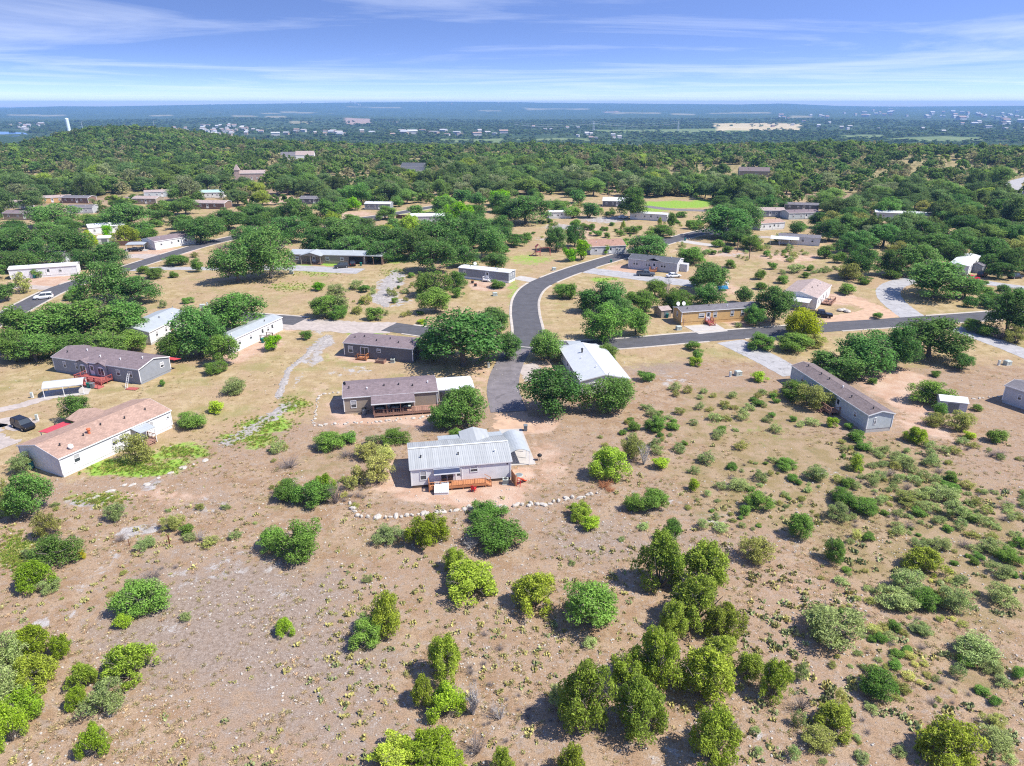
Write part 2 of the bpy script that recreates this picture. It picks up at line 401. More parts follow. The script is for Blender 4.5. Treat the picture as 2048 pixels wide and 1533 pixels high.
# soils: (px, py, half width px, half height px, strength) -> ellipses on the ground
ZONES = {
 'red': [(740, 712, 60, 16, 1.0), (770, 838, 110, 14, .95), (700, 810, 40, 22, .8), (930, 985, 150, 28, .85), (800, 950, 50, 30, .9), (1040, 950, 30, 20, .9), (1100, 930, 60, 50, .5),
         (1820, 790, 70, 40, 1.0), (1790, 760, 60, 25, .9), (1850, 850, 50, 25, .7), (500, 690, 60, 20, .9), (470, 715, 50, 18, .7), (590, 655, 40, 12, .8),
         (90, 565, 70, 12, 1.0), (330, 505, 60, 8, 1.0), (980, 572, 40, 10, 1.0), (1260, 540, 60, 10, .8), (1160, 462, 80, 25, .5), (1420, 505, 80, 8, .8), (1575, 515, 60, 8, 1.0),
         (1430, 575, 60, 20, .6), (1640, 640, 60, 12, .9), (1690, 600, 50, 14, .8), (1480, 645, 90, 10, .6), (960, 740, 30, 60, .5), (1090, 740, 30, 30, .6), (1060, 850, 60, 25, .8),
         (120, 870, 60, 30, .4), (40, 920, 60, 40, .4), (330, 990, 120, 20, .5), (200, 745, 60, 12, .4), (1700, 1240, 300, 200, .35), (1250, 1180, 160, 60, .35), (640, 780, 30, 30, .4),
         (1830, 470, 40, 12, .5), (560, 400, 90, 10, .7), (1800, 365, 40, 6, .8), (1300, 345, 60, 5, .8), (1620, 318, 20, 5, 1.0), (120, 420, 80, 12, .5), (1640, 830, 60, 40, .3), (700, 430, 60, 10, .6),
         (820, 600, 60, 20, .35), (900, 620, 70, 14, .4), (1270, 700, 80, 15, .3), (1330, 800, 60, 25, .3)],
 'green': [(530, 850, 55, 16, .75), (500, 880, 60, 14, .8), (590, 812, 30, 18, .6), (270, 935, 110, 16, .85), (360, 905, 60, 14, .75), (640, 545, 60, 10, .5), (580, 575, 60, 10, .45),
           (1350, 410, 65, 7, 1.2), (1420, 405, 40, 5, 1.1), (1300, 420, 40, 6, .7), (1060, 520, 50, 12, .55), (640, 530, 45, 3, .9), (1030, 590, 16, 40, .55), (1120, 620, 14, 30, .3), (830, 660, 40, 6, .8),
           (740, 668, 40, 4, .8), (1210, 560, 26, 5, .7), (800, 520, 60, 7, .7), (790, 545, 40, 12, .4), (200, 1000, 60, 14, .5), (30, 1110, 40, 40, .5), (1000, 640, 12, 30, .6),
           (1250, 860, 120, 40, .25), (60, 600, 60, 10, .3), (1480, 862, 140, 40, .3), (820, 425, 50, 6, .7), (900, 420, 60, 6, .7), (650, 715, 20, 12, .4), (280, 322, 45, 5, 1.1), (1600, 520, 100, 12, .3), (1650, 560, 80, 10, .3)],
 'rock': [(650, 690, 16, 22, .8), (630, 720, 14, 18, .7), (600, 760, 14, 20, .55), (780, 570, 25, 14, .8), (770, 595, 26, 14, .9), (790, 555, 18, 16, .8), (800, 605, 30, 10, .6),
          (180, 1010, 40, 14, .8), (270, 1070, 35, 18, .7), (300, 970, 24, 12, .7), (220, 1130, 30, 40, .5), (60, 1250, 30, 20, .6), (450, 1150, 160, 70, .42), (420, 1010, 60, 20, .45),
          (560, 1180, 60, 40, .4), (700, 1000, 25, 14, .4), (1200, 440, 60, 8, .7), (1130, 455, 60, 6, .7), (1090, 478, 40, 8, .5), (1330, 1000, 60, 16, .5), (1440, 1030, 70, 20, .45),
          (1120, 1085, 40, 18, .4), (1250, 1130, 30, 14, .4), (1640, 950, 60, 16, .4), (1560, 1080, 50, 20, .4), (1700, 1330, 60, 30, .35), (1330, 1480, 120, 40, .45), (1500, 1440, 60, 30, .4),
          (760, 690, 60, 12, .35), (700, 745, 60, 10, .5), (1320, 690, 60, 30, .3), (1340, 760, 70, 24, .45), (330, 1290, 80, 30, .35), (1040, 1320, 60, 30, .35), (150, 1200, 60, 30, .4), (640, 660, 80, 7, .5), (1460, 510, 50, 5, .5), (1850, 385, 120, 4, .5), (720, 360, 60, 4, .4), (1780, 320, 90, 8, .45)],
 'gravel': [(450, 1230, 260, 150, .8), (620, 1320, 220, 130, .7), (1180, 1080, 150, 70, .6), (350, 1120, 120, 50, .5), (620, 1460, 250, 80, .6), (1260, 720, 140, 35, .7), (1130, 1010, 160, 40, .4), (420, 1010, 90, 30, .5), (1330, 1010, 110, 40, .5), (760, 690, 90, 18, .4), (1100, 1480, 160, 60, .4), (1420, 1090, 120, 40, .5), (900, 1330, 120, 60, .3)],
 'olive': [(1650, 960, 330, 110, .8), (1850, 1080, 260, 150, .8), (1500, 820, 160, 50, .75), (1480, 870, 150, 40, .7), (640, 930, 80, 40, .5), (720, 1080, 120, 50, .45), (560, 1010, 100, 40, .5),
           (1900, 1330, 200, 120, .5), (1250, 1020, 120, 60, .3), (1620, 545, 120, 14, .6), (1560, 500, 140, 16, .55), (830, 560, 60, 40, .5), (1430, 480, 90, 14, .5), (120, 1060, 110, 60, .3), (900, 1180, 160, 60, .35), (1560, 620, 60, 20, .4)],
}
def zone_w(name, X, Y):
    w = np.zeros_like(X)
    wx = X + (fbm(X / 5, Y / 5, 31, 3) - 0.5) * 5; wy = Y + (fbm(X / 5, Y / 5, 47, 3) - 0.5) * 7
    for (px, py, hw, hh, s) in ZONES[name]:
        c = GT(px, py)
        a = hw * mpp(py) if py > 480 else hw * c.y / 1500
        p1, p2 = GT(px, py - hh), GT(px, py + hh)
        b = max(abs(p1.y - p2.y) / 2, 1.0)
        q = ((wx - c.x) / a) ** 2 + ((wy - c.y) / b) ** 2
        w = np.maximum(w, s * np.exp(-0.7 * q * np.sqrt(q)))
    return w

th = np.concatenate([np.radians(np.arange(-50, 50.01, 0.28)), np.radians(np.arange(54, 307, 4.0))])
rr = np.concatenate([np.geomspace(28, 430, 520), np.geomspace(430, 30000, 260)[1:]])
T_, R_ = np.meshgrid(th, rr)
GX, GY = np.sin(T_) * R_, np.cos(T_) * R_
GZ = terrain(GX, GY)
nth, nr = len(th), len(rr)
verts = np.stack([GX.ravel(), GY.ravel(), GZ.ravel()], 1)
verts = np.vstack([verts, [[0, 0, 0]]])
idx = np.arange(nr * nth).reshape(nr, nth)
q = np.stack([idx[:-1], np.roll(idx, -1, 1)[:-1], np.roll(idx, -1, 1)[1:], idx[1:]], -1).reshape(-1, 4)
me = bpy.data.meshes.new('ground')
me.vertices.add(len(verts)); me.vertices.foreach_set('co', verts.ravel())
nq = len(q); tri = np.stack([np.full(nth, nr * nth), np.roll(idx[0], -1), idx[0]], 1)
me.loops.add(nq * 4 + nth * 3)
me.loops.foreach_set('vertex_index', np.concatenate([q[:, ::-1].ravel(), tri[:, ::-1].ravel()]))
me.polygons.add(nq + nth)
me.polygons.foreach_set('loop_start', np.concatenate([np.arange(nq) * 4, nq * 4 + np.arange(nth) * 3]))
me.update(calc_edges=True); me.validate()
me.polygons.foreach_set('use_smooth', [True] * len(me.polygons))
VX, VY = verts[:, 0], verts[:, 1]
near = (np.hypot(VX, VY) < 1500) & (VY > 10)
def put(name, a):
    at = me.attributes.new(name, 'FLOAT', 'POINT'); at.data.foreach_set('value', a.astype(np.float32))
for k in ZONES:
    w = np.zeros(len(VX)); w[near] = zone_w(k, VX[near], VY[near]); put(k, w)
vr = np.hypot(VX, VY)
pyv = 766.5 - FPX * (VY * math.sin(PITCH) - CAM_H * math.cos(PITCH)) / np.maximum(VY * math.cos(PITCH) + CAM_H * math.sin(PITCH), 5)
pxv = 1024 + FPX * VX / np.maximum(VY * math.cos(PITCH) + CAM_H * math.sin(PITCH), 5)
edgey = np.interp(pxv, [-500, 0, 250, 450, 640, 1050, 1250, 1420, 1700, 2048], [960, 985, 950, 880, 850, 800, 745, 730, 745, 740])
gold = sstep(edgey + 35, edgey - 60, pyv) * (1 - 0.85 * sstep(400, 470, vr))
put('gold', gold)
wood = sstep(430, 520, vr) * (1 - sstep(1200, 1900, vr))
put('wood', wood)
put('far', sstep(1300, 2100, vr))
# fields out in the valley
fld = np.zeros(len(VX)); fgr = np.zeros(len(VX)); fst = np.zeros(len(VX))
def far_patch(arr, x0, x1, y0, y1, s=1.0):
    a, b = GT((x0 + x1) / 2, y1), GT((x0 + x1) / 2, y0)
    u = (pxa_ - (x0 + x1) / 2) / ((x1 - x0) / 2); rc, rd = (a.y + b.y) / 2, abs(b.y - a.y) / 2
    v = (VY - rc) / max(rd, 30) + (vnoise(VX / 300, VY / 300, 3) - .5) * 0.5
    np.maximum(arr, s * ((np.abs(u + (vnoise(VX / 90, VY / 200, 4) - .5) * .2) < 1) & (np.abs(v) < 1) & (VY > 900)), out=arr)
pxa_ = 1024 + FPX * VX / np.maximum(VY * math.cos(PITCH) + 60, 5)
for a in [(1425, 1600, 247, 262), (1500, 1560, 246, 250), (20, 130, 230, 233), (300, 345, 230, 233), (470, 512, 231, 234), (525, 560, 226, 228), (560, 630, 224, 227), (535, 570, 232, 236), (580, 625, 243, 248), (700, 770, 214, 215.5), (1225, 1320, 225, 228.5), (1340, 1385, 228, 231),
          (1420, 1540, 226, 227.5), (1580, 1620, 232, 236), (750, 800, 215, 217), (960, 1000, 221, 223), (1050, 1180, 218, 219.5)]: far_patch(fld, *a, s=1.0 if a[3] > 255 else .45)
for a in [(1180, 1500, 259, 266), (1680, 1760, 271, 278), (1770, 1960, 273, 283), (1020, 1180, 277, 283), (880, 1010, 279, 285), (1050, 1300, 289, 294), (520, 580, 256, 259)]: far_patch(fgr, *a, s=.85)
for a in [(692, 742, 237, 248), (1210, 1240, 223, 226), (780, 796, 243, 246)]: far_patch(fst, *a)
put('farfield', fld); put('fargreen', fgr); put('farstone', fst)

gm = bpy.data.materials.new('dry_hill_country_ground'); gm.use_nodes = True
t = gm.node_tree; bs = t.nodes['Principled BSDF']; bs.inputs['Roughness'].default_value = 0.97; bs.inputs['Specular IOR Level'].default_value = 0.05
N = t.nodes.new; L = t.links.new
co = N('ShaderNodeTexCoord')
def noise(scale, det=5, rough=0.6, dist=0.0):
    n = N('ShaderNodeTexNoise'); n.inputs['Scale'].default_value = scale; n.inputs['Detail'].default_value = det
    n.inputs['Roughness'].default_value = rough; n.inputs['Distortion'].default_value = dist
    L(co.outputs['Object'], n.inputs['Vector']); return n.outputs['Fac']
def ramp(f, p0, p1, c0=(0, 0, 0), c1=(1, 1, 1)):
    r = N('ShaderNodeMapRange'); r.interpolation_type = 'SMOOTHSTEP'; r.inputs['From Min'].default_value = p0; r.inputs['From Max'].default_value = p1
    L(f, r.inputs['Value']); return r.outputs[0]
def cmixn(f, a, b):
    m = N('ShaderNodeMix'); m.data_type = 'RGBA'
    if isinstance(f, float): m.inputs['Factor'].default_value = f
    else: L(f, m.inputs['Factor'])
    for k, v in (('A', a), ('B', b)):
        if isinstance(v, tuple): m.inputs[k].default_value = (*v, 1)
        else: L(v, m.inputs[k])
    return m.outputs['Result']
def math_(op, a, b):
    m = N('ShaderNodeMath'); m.operation = op
    for i, v in enumerate((a, b)):
        if isinstance(v, float): m.inputs[i].default_value = v
        else: L(v, m.inputs[i])
    return m.outputs[0]
def attr(n):
    a = N('ShaderNodeAttribute'); a.attribute_name = n; return a.outputs['Fac']
n_big, n_mid, n_fine, n_tiny = noise(0.06, 4), noise(0.35, 6, .65), noise(2.2, 5, .7), noise(9.0, 3, .7)
n_edge = noise(0.55, 6, .7, .4)
vor = N('ShaderNodeTexVoronoi'); vor.inputs['Scale'].default_value = 3.2; L(co.outputs['Object'], vor.inputs['Vector'])
soil = cmixn(ramp(n_mid, .40, .60), (0.43, 0.28, 0.165), (0.55, 0.395, 0.26))
soil = cmixn(ramp(n_big, .4, .65), soil, cmixn(ramp(n_fine, .35, .65), (0.47, 0.315, 0.20), (0.50, 0.37, 0.27)))
peb = math_('MULTIPLY', ramp(vor.outputs['Distance'], .30, .12), ramp(n_edge, .45, .6))
soil = cmixn(math_('MULTIPLY', ramp(noise(1.0, 6, .75), .50, .62), .55), soil, (0.47, 0.40, 0.345))
soil = cmixn(peb, soil, (0.60, 0.55, 0.50))
soil = cmixn(math_('MULTIPLY', ramp(n_fine, .50, .66), 0.75), soil, (0.30, 0.205, 0.12))
grav = cmixn(ramp(n_fine, .38, .62), (0.37, 0.28, 0.215), (0.51, 0.405, 0.325))
grav = cmixn(peb, grav, (0.66, 0.61, 0.57))
gold_c = cmixn(ramp(n_mid, .38, .64), (0.36, 0.27, 0.135), (0.475, 0.37, 0.215))
gold_c = cmixn(math_('MULTIPLY', ramp(n_big, .42, .62), .7), gold_c, (0.41, 0.285, 0.185))
gold_c = cmixn(math_('MULTIPLY', ramp(noise(1.0, 6, .75), .48, .64), .6), gold_c, (0.29, 0.215, 0.11))
gold_c = cmixn(math_('MULTIPLY', ramp(noise(.13, 5, .65), .52, .66), .6), gold_c, (0.27, 0.25, 0.095))
gold_c = cmixn(math_('MULTIPLY', ramp(n_edge, .55, .72), .4), gold_c, (0.29, 0.26, 0.10))
red_c = cmixn(ramp(n_mid, .35, .65), (0.49, 0.315, 0.215), (0.57, 0.42, 0.315))
green_c = cmixn(ramp(n_fine, .35, .65), (0.13, 0.26, 0.03), (0.27, 0.36, 0.07))
olive_c = cmixn(ramp(n_mid, .38, .62), (0.33, 0.25, 0.125), (0.43, 0.315, 0.20))
olive_c = cmixn(math_('MULTIPLY', ramp(n_edge, .5, .7), .6), olive_c, (0.20, 0.19, 0.075))
rock_c = cmixn(ramp(n_edge, .4, .6), (0.40, 0.36, 0.335), (0.58, 0.545, 0.51))
rock_c = cmixn(math_('MULTIPLY', ramp(n_fine, .5, .65), .5), rock_c, (0.33, 0.27, 0.22))
wood_c = cmixn(ramp(n_mid, .4, .62), (0.13, 0.125, 0.05), (0.36, 0.275, 0.15))
def gain(c, f):
    m = N('ShaderNodeMix'); m.data_type = 'RGBA'; m.blend_type = 'MULTIPLY'; m.inputs['Factor'].default_value = 1.0
    L(c, m.inputs['A']); m.inputs['B'].default_value = (f, f, f, 1); return m.outputs['Result']
soil, gold_c, red_c, olive_c, rock_c = gain(soil, .58), gain(gold_c, .80), gain(red_c, .76), gain(olive_c, .68), gain(rock_c, .64)
def layer(base, col, w, k=0.9, lo=.32, hi=.62):
    f = math_('ADD', w, math_('MULTIPLY', math_('SUBTRACT', n_edge, 0.5), k))
    return cmixn(ramp(f, lo, hi), base, col)
c = layer(soil, gain(grav, .53), attr('gravel'), 1.2, .3, .75)
c = layer(c, gold_c, attr('gold'))
c = layer(c, olive_c, attr('olive'))
c = layer(c, red_c, attr('red'))
c = layer(c, green_c, attr('green'), 1.1, .3, .7)
c = layer(c, rock_c, attr('rock'), 1.3, .42, .62)
c = layer(c, wood_c, attr('wood'), .5)
# valley land cover
fa, fb, fc = noise(0.0022, 6, .6, .6), noise(0.012, 5, .65), noise(0.05, 4, .7)
far_c = cmixn(ramp(fb, .36, .66), (0.030, 0.055, 0.022), (0.075, 0.105, 0.045))
far_c = cmixn(ramp(fc, .4, .65), far_c, (0.040, 0.068, 0.028))
far_c = cmixn(math_('MULTIPLY', ramp(fa, .62, .70), ramp(fb, .45, .6)), far_c, (0.22, 0.20, 0.12))
far_c = cmixn(attr('fargreen'), far_c, cmixn(ramp(fb, .4, .6), (0.14, 0.19, 0.07), (0.18, 0.22, 0.10)))
far_c = cmixn(attr('farfield'), far_c, cmixn(ramp(fb, .4, .6), (0.42, 0.34, 0.19), (0.47, 0.39, 0.25)))
far_c = cmixn(attr('farstone'), far_c, (0.30, 0.22, 0.18))
c = cmixn(attr('far'), c, far_c)
sp_ = N('ShaderNodeMapRange'); sp_.inputs['To Min'].default_value = .58; sp_.inputs['To Max'].default_value = 1.44
sp_.inputs['From Min'].default_value = .3; sp_.inputs['From Max'].default_value = .7; L(n_tiny, sp_.inputs['Value'])
hs = N('ShaderNodeHueSaturation'); L(c, hs.inputs['Color']); L(sp_.outputs[0], hs.inputs['Value'])
L(hs.outputs[0], bs.inputs['Base Color'])
bp = N('ShaderNodeBump'); bp.inputs['Strength'].default_value = 0.5; bp.inputs['Distance'].default_value = 0.12
L(math_('ADD', n_fine, math_('MULTIPLY', n_tiny, .5)), bp.inputs['Height']); L(bp.outputs[0], bs.inputs['Normal'])
me.materials.append(gm)
ground = link('ground', me); tag(ground, kind='structure')

# ---------------------------------------------------------------- roads and drives
def smooth(pts, n=10):
    P = [Vector((p[0], p[1])) for p in pts]
    if len(P) < 3: n2 = 30; return [P[0].lerp(P[-1], i / n2) for i in range(n2 + 1)]
    Q = [P[0] * 2 - P[1]] + P + [P[-1] * 2 - P[-2]]
    out = []
    for i in range(1, len(Q) - 2):
        a, b, c_, d = Q[i - 1], Q[i], Q[i + 1], Q[i + 2]
        for k in range(n):
            u = k / n
            out.append(0.5 * ((2 * b) + (c_ - a) * u + (2 * a - 5 * b + 4 * c_ - d) * u * u + (3 * b - a - 3 * c_ + d) * u ** 3))
    return out + [P[-1]]
ROADS = []
def road(name, px, width, m, z=0.03, ragged=0.0, w2=None):
    c = smooth([G(*p) for p in px])
    left, right = [], []
    for i, p in enumerate(c):
        tdir = (c[min(i + 1, len(c) - 1)] - c[max(i - 1, 0)]).normalized()
        nrm_ = Vector((-tdir.y, tdir.x))
        u = i / (len(c) - 1)
        w = (width * (1 - u) + (w2 or width) * u) / 2
        jl, jr = (random.uniform(-ragged, ragged) for _ in range(2))
        left.append(p + nrm_ * (w + jl)); right.append(p - nrm_ * (w + jr))
    mb = MB()
    n = len(c)
    K = 4
    for i in range(n):
        for k in range(K + 1):
            q_ = left[i].lerp(right[i], k / K); mb.v.append((q_.x, q_.y, z))
    for i in range(n - 1):
        for k in range(K):
            a = i * (K + 1) + k; mb.f.append((a, a + 1, a + K + 2, a + K + 1)[::-1])
    o = mb.build(name, m); tag(o, kind='structure')
    ROADS.append((o, c, width, left, right))
    return o
road('street', [(1046, 704), (1056, 668), (1050, 625), (1053, 596), (1072, 573), (1115, 553), (1172, 533), (1232, 515), (1290, 497), (1345, 480), (1400, 466), (1446, 457), (1500, 447)], 7.2, M['asphalt'], .034)
road('street', [(778, 654), (850, 664), (950, 680), (1050, 691), (1150, 692), (1250, 687), (1380, 676), (1500, 667), (1650, 655), (1800, 645), (1980, 632), (2110, 622)], 7.0, M['asphalt'], .03)
road('street', [(340, 634), (400, 631.5), (480, 634), (560, 639), (602, 643)], 7.0, M['asphalt'], .03)
road('street', [(-60, 668), (0, 640), (60, 607), (130, 574), (240, 541), (310, 519), (400, 492), (475, 474), (560, 455), (640, 445), (727, 437), (790, 428), (850, 417), (905, 409)], 7.0, M['asphalt'], .03)
road('driveway', [(1037, 698), (1022, 722), (1010, 750), (1006, 780), (1012, 805), (1018, 824)], 5.6, M['asphalt_old'], .04, w2=6.4)
road('driveway', [(1460, 683), (1500, 702), (1545, 725), (1592, 751)], 7.0, M['asphalt_gray'], .024, .12, w2=6.0)
road('driveway', [(1905, 655), (1960, 674), (2010, 692), (2070, 716), (2130, 740)], 5.5, M['asphalt_gray'], .024, .12)
road('side_road', [(1838, 643), (1812, 625), (1786, 604), (1776, 585), (1790, 570), (1830, 561), (1900, 562), (1960, 565), (2030, 574), (2110, 583)], 6.8, M['asphalt_gray'], .022, .12, w2=5.5)
road('gravel_crossing', [(566, 648), (640, 650), (700, 655), (786, 656)], 9.0, M['gravel_drive'], .026, .5)
road('driveway', [(1175, 541), (1230, 548), (1290, 556), (1345, 563), (1395, 569)], 8.0, M['asphalt_gray'], .024, .3)
road('driveway', [(1092, 567), (1060, 560), (1032, 555)], 5.0, M['concrete'], .024)
road('driveway', [(520, 536), (580, 536), (660, 540), (722, 543)], 7.5, M['asphalt_gray'], .022, .1)
road('driveway', [(262, 540), (330, 537), (430, 538), (530, 537)], 4.5, M['asphalt_gray'], .018, .2)
road('driveway', [(250, 513), (290, 513), (315, 516)], 7.0, M['gravel_drive'], .02, .3)
road('driveway', [(1640, 655), (1690, 641), (1730, 634), (1775, 622)], 8.5, M['dirt_drive'], .02, .5)
road('driveway', [(1680, 600), (1720, 606), (1750, 618), (1770, 628)], 6.0, M['dirt_drive'], .017, .6)
road('driveway', [(-10, 822), (40, 812), (90, 797), (160, 782)], 2.6, M['gravel_drive'], .02, .2)
road('driveway', [(60, 852), (0, 845), (-25, 875), (20, 892)], 4.0, M['gravel_drive'], .016, .5)
road('driveway', [(0, 576), (50, 574), (100, 577), (140, 575)], 4.0, M['gravel_drive'], .018, .2)
road('driveway', [(2070, 354), (2028, 366), (2034, 380), (2016, 398)], 9.0, M['asphalt_gray'], .03, .3)
road('driveway', [(1340, 478), (1400, 488), (1440, 492)], 5.0, M['concrete'], .02)
road('driveway', [(1420, 467), (1480, 472), (1540, 475)], 5.0, M['gravel_drive'], .019, .3)
road('driveway', [(1020, 826), (1030, 845), (1022, 862)], 5.5, M['dirt_drive'], .018, .6, w2=7.0)
road('driveway', [(1046, 730), (1065, 745), (1075, 762)], 5.0, M['gravel_drive'], .02, .4)
road('cul_de_sac', [(240, 398), (262, 393), (285, 388)], 14, M['asphalt_old'], .03, .3)
road('side_road', [(1040, 400), (1090, 404), (1125, 403)], 7, M['asphalt'], .03)
road('side_road', [(1290, 413), (1340, 419), (1410, 422)], 7, M['asphalt_old'], .03)
def pad(name, px, m, z=.028, thick=0.0):
    p = [G(*q_) for q_ in px]
    mb = MB()
    if thick: mb.prism([(a.x, a.y, 0.0) for a in p], (0, 0, thick))
    else: mb.poly([(a.x, a.y, z) for a in p])
    return tag(mb.build(name, m), kind='structure')
pad('concrete_pad', [(1368, 653), (1432, 648), (1456, 663), (1398, 669)], M['concrete'], thick=.06)
# kerbs: both edges of the streets, left out where another carriageway crosses
def inside_other(p, me_i, margin=0.2):
    for j, (o, c_, w_, l_, r_) in enumerate(ROADS):
        if j == me_i: continue
        if min((p - q_).length for q_ in c_) < w_ / 2 + margin: return True
    return False
for j, (o, c_, w_, l_, r_) in enumerate(list(ROADS[:4])):
    for side, sg in ((l_, 1), (r_, -1)):
        run = []
        runs = []
        for i, p in enumerate(side):
            if inside_other(p, j):
                if len(run) > 1: runs.append(run)
                run = []
            else: run.append((p, (p - c_[i]).normalized()))
        if len(run) > 1: runs.append(run)
        for rn in runs:
            rings = [[(p.x + n_.x * a, p.y + n_.y * a, z) for a, z in ((-.25, .0), (-.22, .06), (.1, .10), (.42, .10), (.45, .0))] for p, n_ in rn]
            MB().loft(rings).build('kerb', M['curb'], o)
# white stop line and small patch seams at the junction
a, b = G(1019, 691), G(1080, 697)
MB().poly([(a.x, a.y, .046), (b.x, b.y, .046), (b.x, b.y - .45, .046), (a.x, a.y - .45, .046)][::-1]).build('pale_joint', M['concrete'], ROADS[4][0])
# ---------------------------------------------------------------- building kit
_cache = {}
def window_mesh(w, h, two=True):
    k = ('win', round(w, 2), round(h, 2), two)
    if k not in _cache:
        f = MB(); e = .09
        f.box(-w/2, w/2, -.06, .02, 0, e).box(-w/2, w/2, -.06, .02, h - e, h).box(-w/2, -w/2 + e, -.06, .02, e, h - e).box(w/2 - e, w/2, -.06, .02, e, h - e)
        if two: f.box(-w/2 + e, w/2 - e, -.045, .02, h*.48, h*.48 + .06)
        p = MB().box(-w/2 + e, w/2 - e, -.015, .012, e, h - e)
        b = MB().box(-w/2 + e, w/2 - e, -.022, -.016, h*.54, h - e)
        _cache[k] = (f.mesh('window', M['trim']), p.mesh('pane', M['glass']), b.mesh('blind', M['blind']))
    return _cache[k]
def add_window(root, side, u, z, w, h, L, D, two=True, blind=True):
    a, b, c_ = window_mesh(w, h, two)
    loc, rz = {'f': ((u, 0, z), 0), 'r': ((L, u, z), math.pi / 2), 'l': ((0, u, z), -math.pi / 2), 'b': ((u, D, z), math.pi)}[side]
    o = link('window', a, root, loc, rz)
    link('pane', b, o)
    if blind: link('blind', c_, o)
    return o
def add_door(root, side, u, z, L, D, w=.95, h=2.05, m='trim', glass=False):
    k = ('door', w, h, m, glass)
    if k not in _cache:
        fr = MB().box(-w/2 - .08, -w/2, -.07, .02, 0, h + .08).box(w/2, w/2 + .08, -.07, .02, 0, h + .08).box(-w/2, w/2, -.07, .02, h, h + .08)
        lf = MB().box(-w/2, w/2, -.03, .015, 0, h)
        kn = MB().box(w/2 - .14, w/2 - .08, -.09, -.03, h*.46, h*.5)
        pn = MB().box(-w/2 + .15, w/2 - .15, -.04, -.03, h*.5, h*.92) if not glass else MB().box(-w/2 + .06, -.04, -.04, -.03, .08, h - .08).box(.04, w/2 - .06, -.04, -.03, .08, h - .08)
        _cache[k] = (lf.mesh('door', M[m]), fr.mesh('door_frame', M['trim']), kn.mesh('handle', M['dark_metal']), pn.mesh('pane', M['glass']))
    a = _cache[k]
    loc, rz = {'f': ((u, 0, z), 0), 'r': ((L, u, z), math.pi / 2), 'l': ((0, u, z), -math.pi / 2)}[side]
    o = link('door', a[0], root, loc, rz)
    link('door_frame', a[1], o); link('handle', a[2], o); link('pane', a[3], o)
    return o
HOUSES = []
LANDMARKS = []
def house(name, label, A, ang, L, D, wall='white', roof='sh_gray', skirt='block', base=.5, wh=2.4, pitch=.24, win=(), doors=(), ov=.18, og=.2,
          cat='mobile home', vents=3, land=None, trim='trim', z=None, gable=None, ground=None):
    p = ground or G(*A)
    root = empty(name, (p.x, p.y, p.z), R(ang))
    tag(root, label, cat)
    top = base + wh; rise = D / 2 * pitch
    MB().loft([[(x, 0, base), (x, D, base), (x, D, top), (x, D / 2, top + rise), (x, 0, top)] for x in (0, L)]).build('wall', M[wall], root)
    if base > .05: MB().box(.05, L - .05, .05, D - .05, -.25, base).build('skirting', M[skirt], root)
    ze = top - ov * pitch + .02; zr = top + rise + .02; th_ = .13
    cs = [(-ov, ze), (D / 2, zr), (D + ov, ze), (D + ov, ze + th_), (D / 2, zr + th_), (-ov, ze + th_)]
    rf = MB().loft([[(x, y, z_) for y, z_ in cs] for x in (-og, L + og)]).build('roof', M[roof], root)
    MB().box(-og - .01, L + og + .01, -ov - .03, -ov, ze - .04, ze + th_ + .01).build('fascia', M[trim], rf)
    MB().prism([(-og - .03, -ov, ze - .05), (-og - .03, D / 2, zr - .05), (-og - .03, D + ov, ze - .05), (-og - .03, D + ov, ze + th_ + .01), (-og - .03, D / 2, zr + th_ + .01), (-og - .03, -ov, ze + th_ + .01)], (.027, 0, 0)).build('rake_board', M[trim], rf)
    MB().prism([(L + og + .003, -ov, ze - .05), (L + og + .003, D / 2, zr - .05), (L + og + .003, D + ov, ze - .05), (L + og + .003, D + ov, ze + th_ + .01), (L + og + .003, D / 2, zr + th_ + .01), (L + og + .003, -ov, ze + th_ + .01)], (.027, 0, 0)).build('rake_board', M[trim], rf)
    MB().loft([[(x, D / 2 + s * .16, zr + th_ - .03 + (.05 if s == 0 else 0)) for s in (-1, 0, 1)] for x in (-og, L + og)], cap=False, closed=False).build('ridge_cap', M[roof], rf)
    for x in (0, L):
        for y in (0, D):
            MB().box(x - .07, x + .07, y - .07, y + .07, base, top - .02).build('corner_board', M[trim], root)
    for w_ in win: add_window(root, w_[0], w_[1], base + w_[2], w_[3], w_[4], L, D)
    for d_ in doors: add_door(root, d_[0], d_[1], base, L, D, *(d_[2:]))
    rs = random.Random(hash((A, L)) if A else 1)
    for i in range(vents):
        x = L * (i + .5 + rs.uniform(-.2, .2)) / vents; y = D * rs.choice((.25, .33, .42))
        zz = top + y * pitch + .1
        v = MB().tube([(x, y, zz - .1), (x, y, zz + .35)], .09, 7); v.tube([(x, y, zz + .35), (x, y, zz + .45)], [.15, .1], 7)
        v.build('roof_vent', M['dark_metal'] if rs.random() < .6 else M['trim'], rf)
    root['_L'] = L; root['_D'] = D
    del root['_L']; del root['_D']
    c0 = p + Vector((math.cos(R(ang)) * L / 2 - math.sin(R(ang)) * D / 2, math.sin(R(ang)) * L / 2 + math.cos(R(ang)) * D / 2, 0))
    HOUSES.append((c0.x, c0.y, math.hypot(L, D) / 2, R(ang), p.x, p.y, L, D))
    if land: LANDMARKS.append((land, c0.x, c0.y))
    root_dims[root.name] = (L, D, top, pitch)
    return root
root_dims = {}
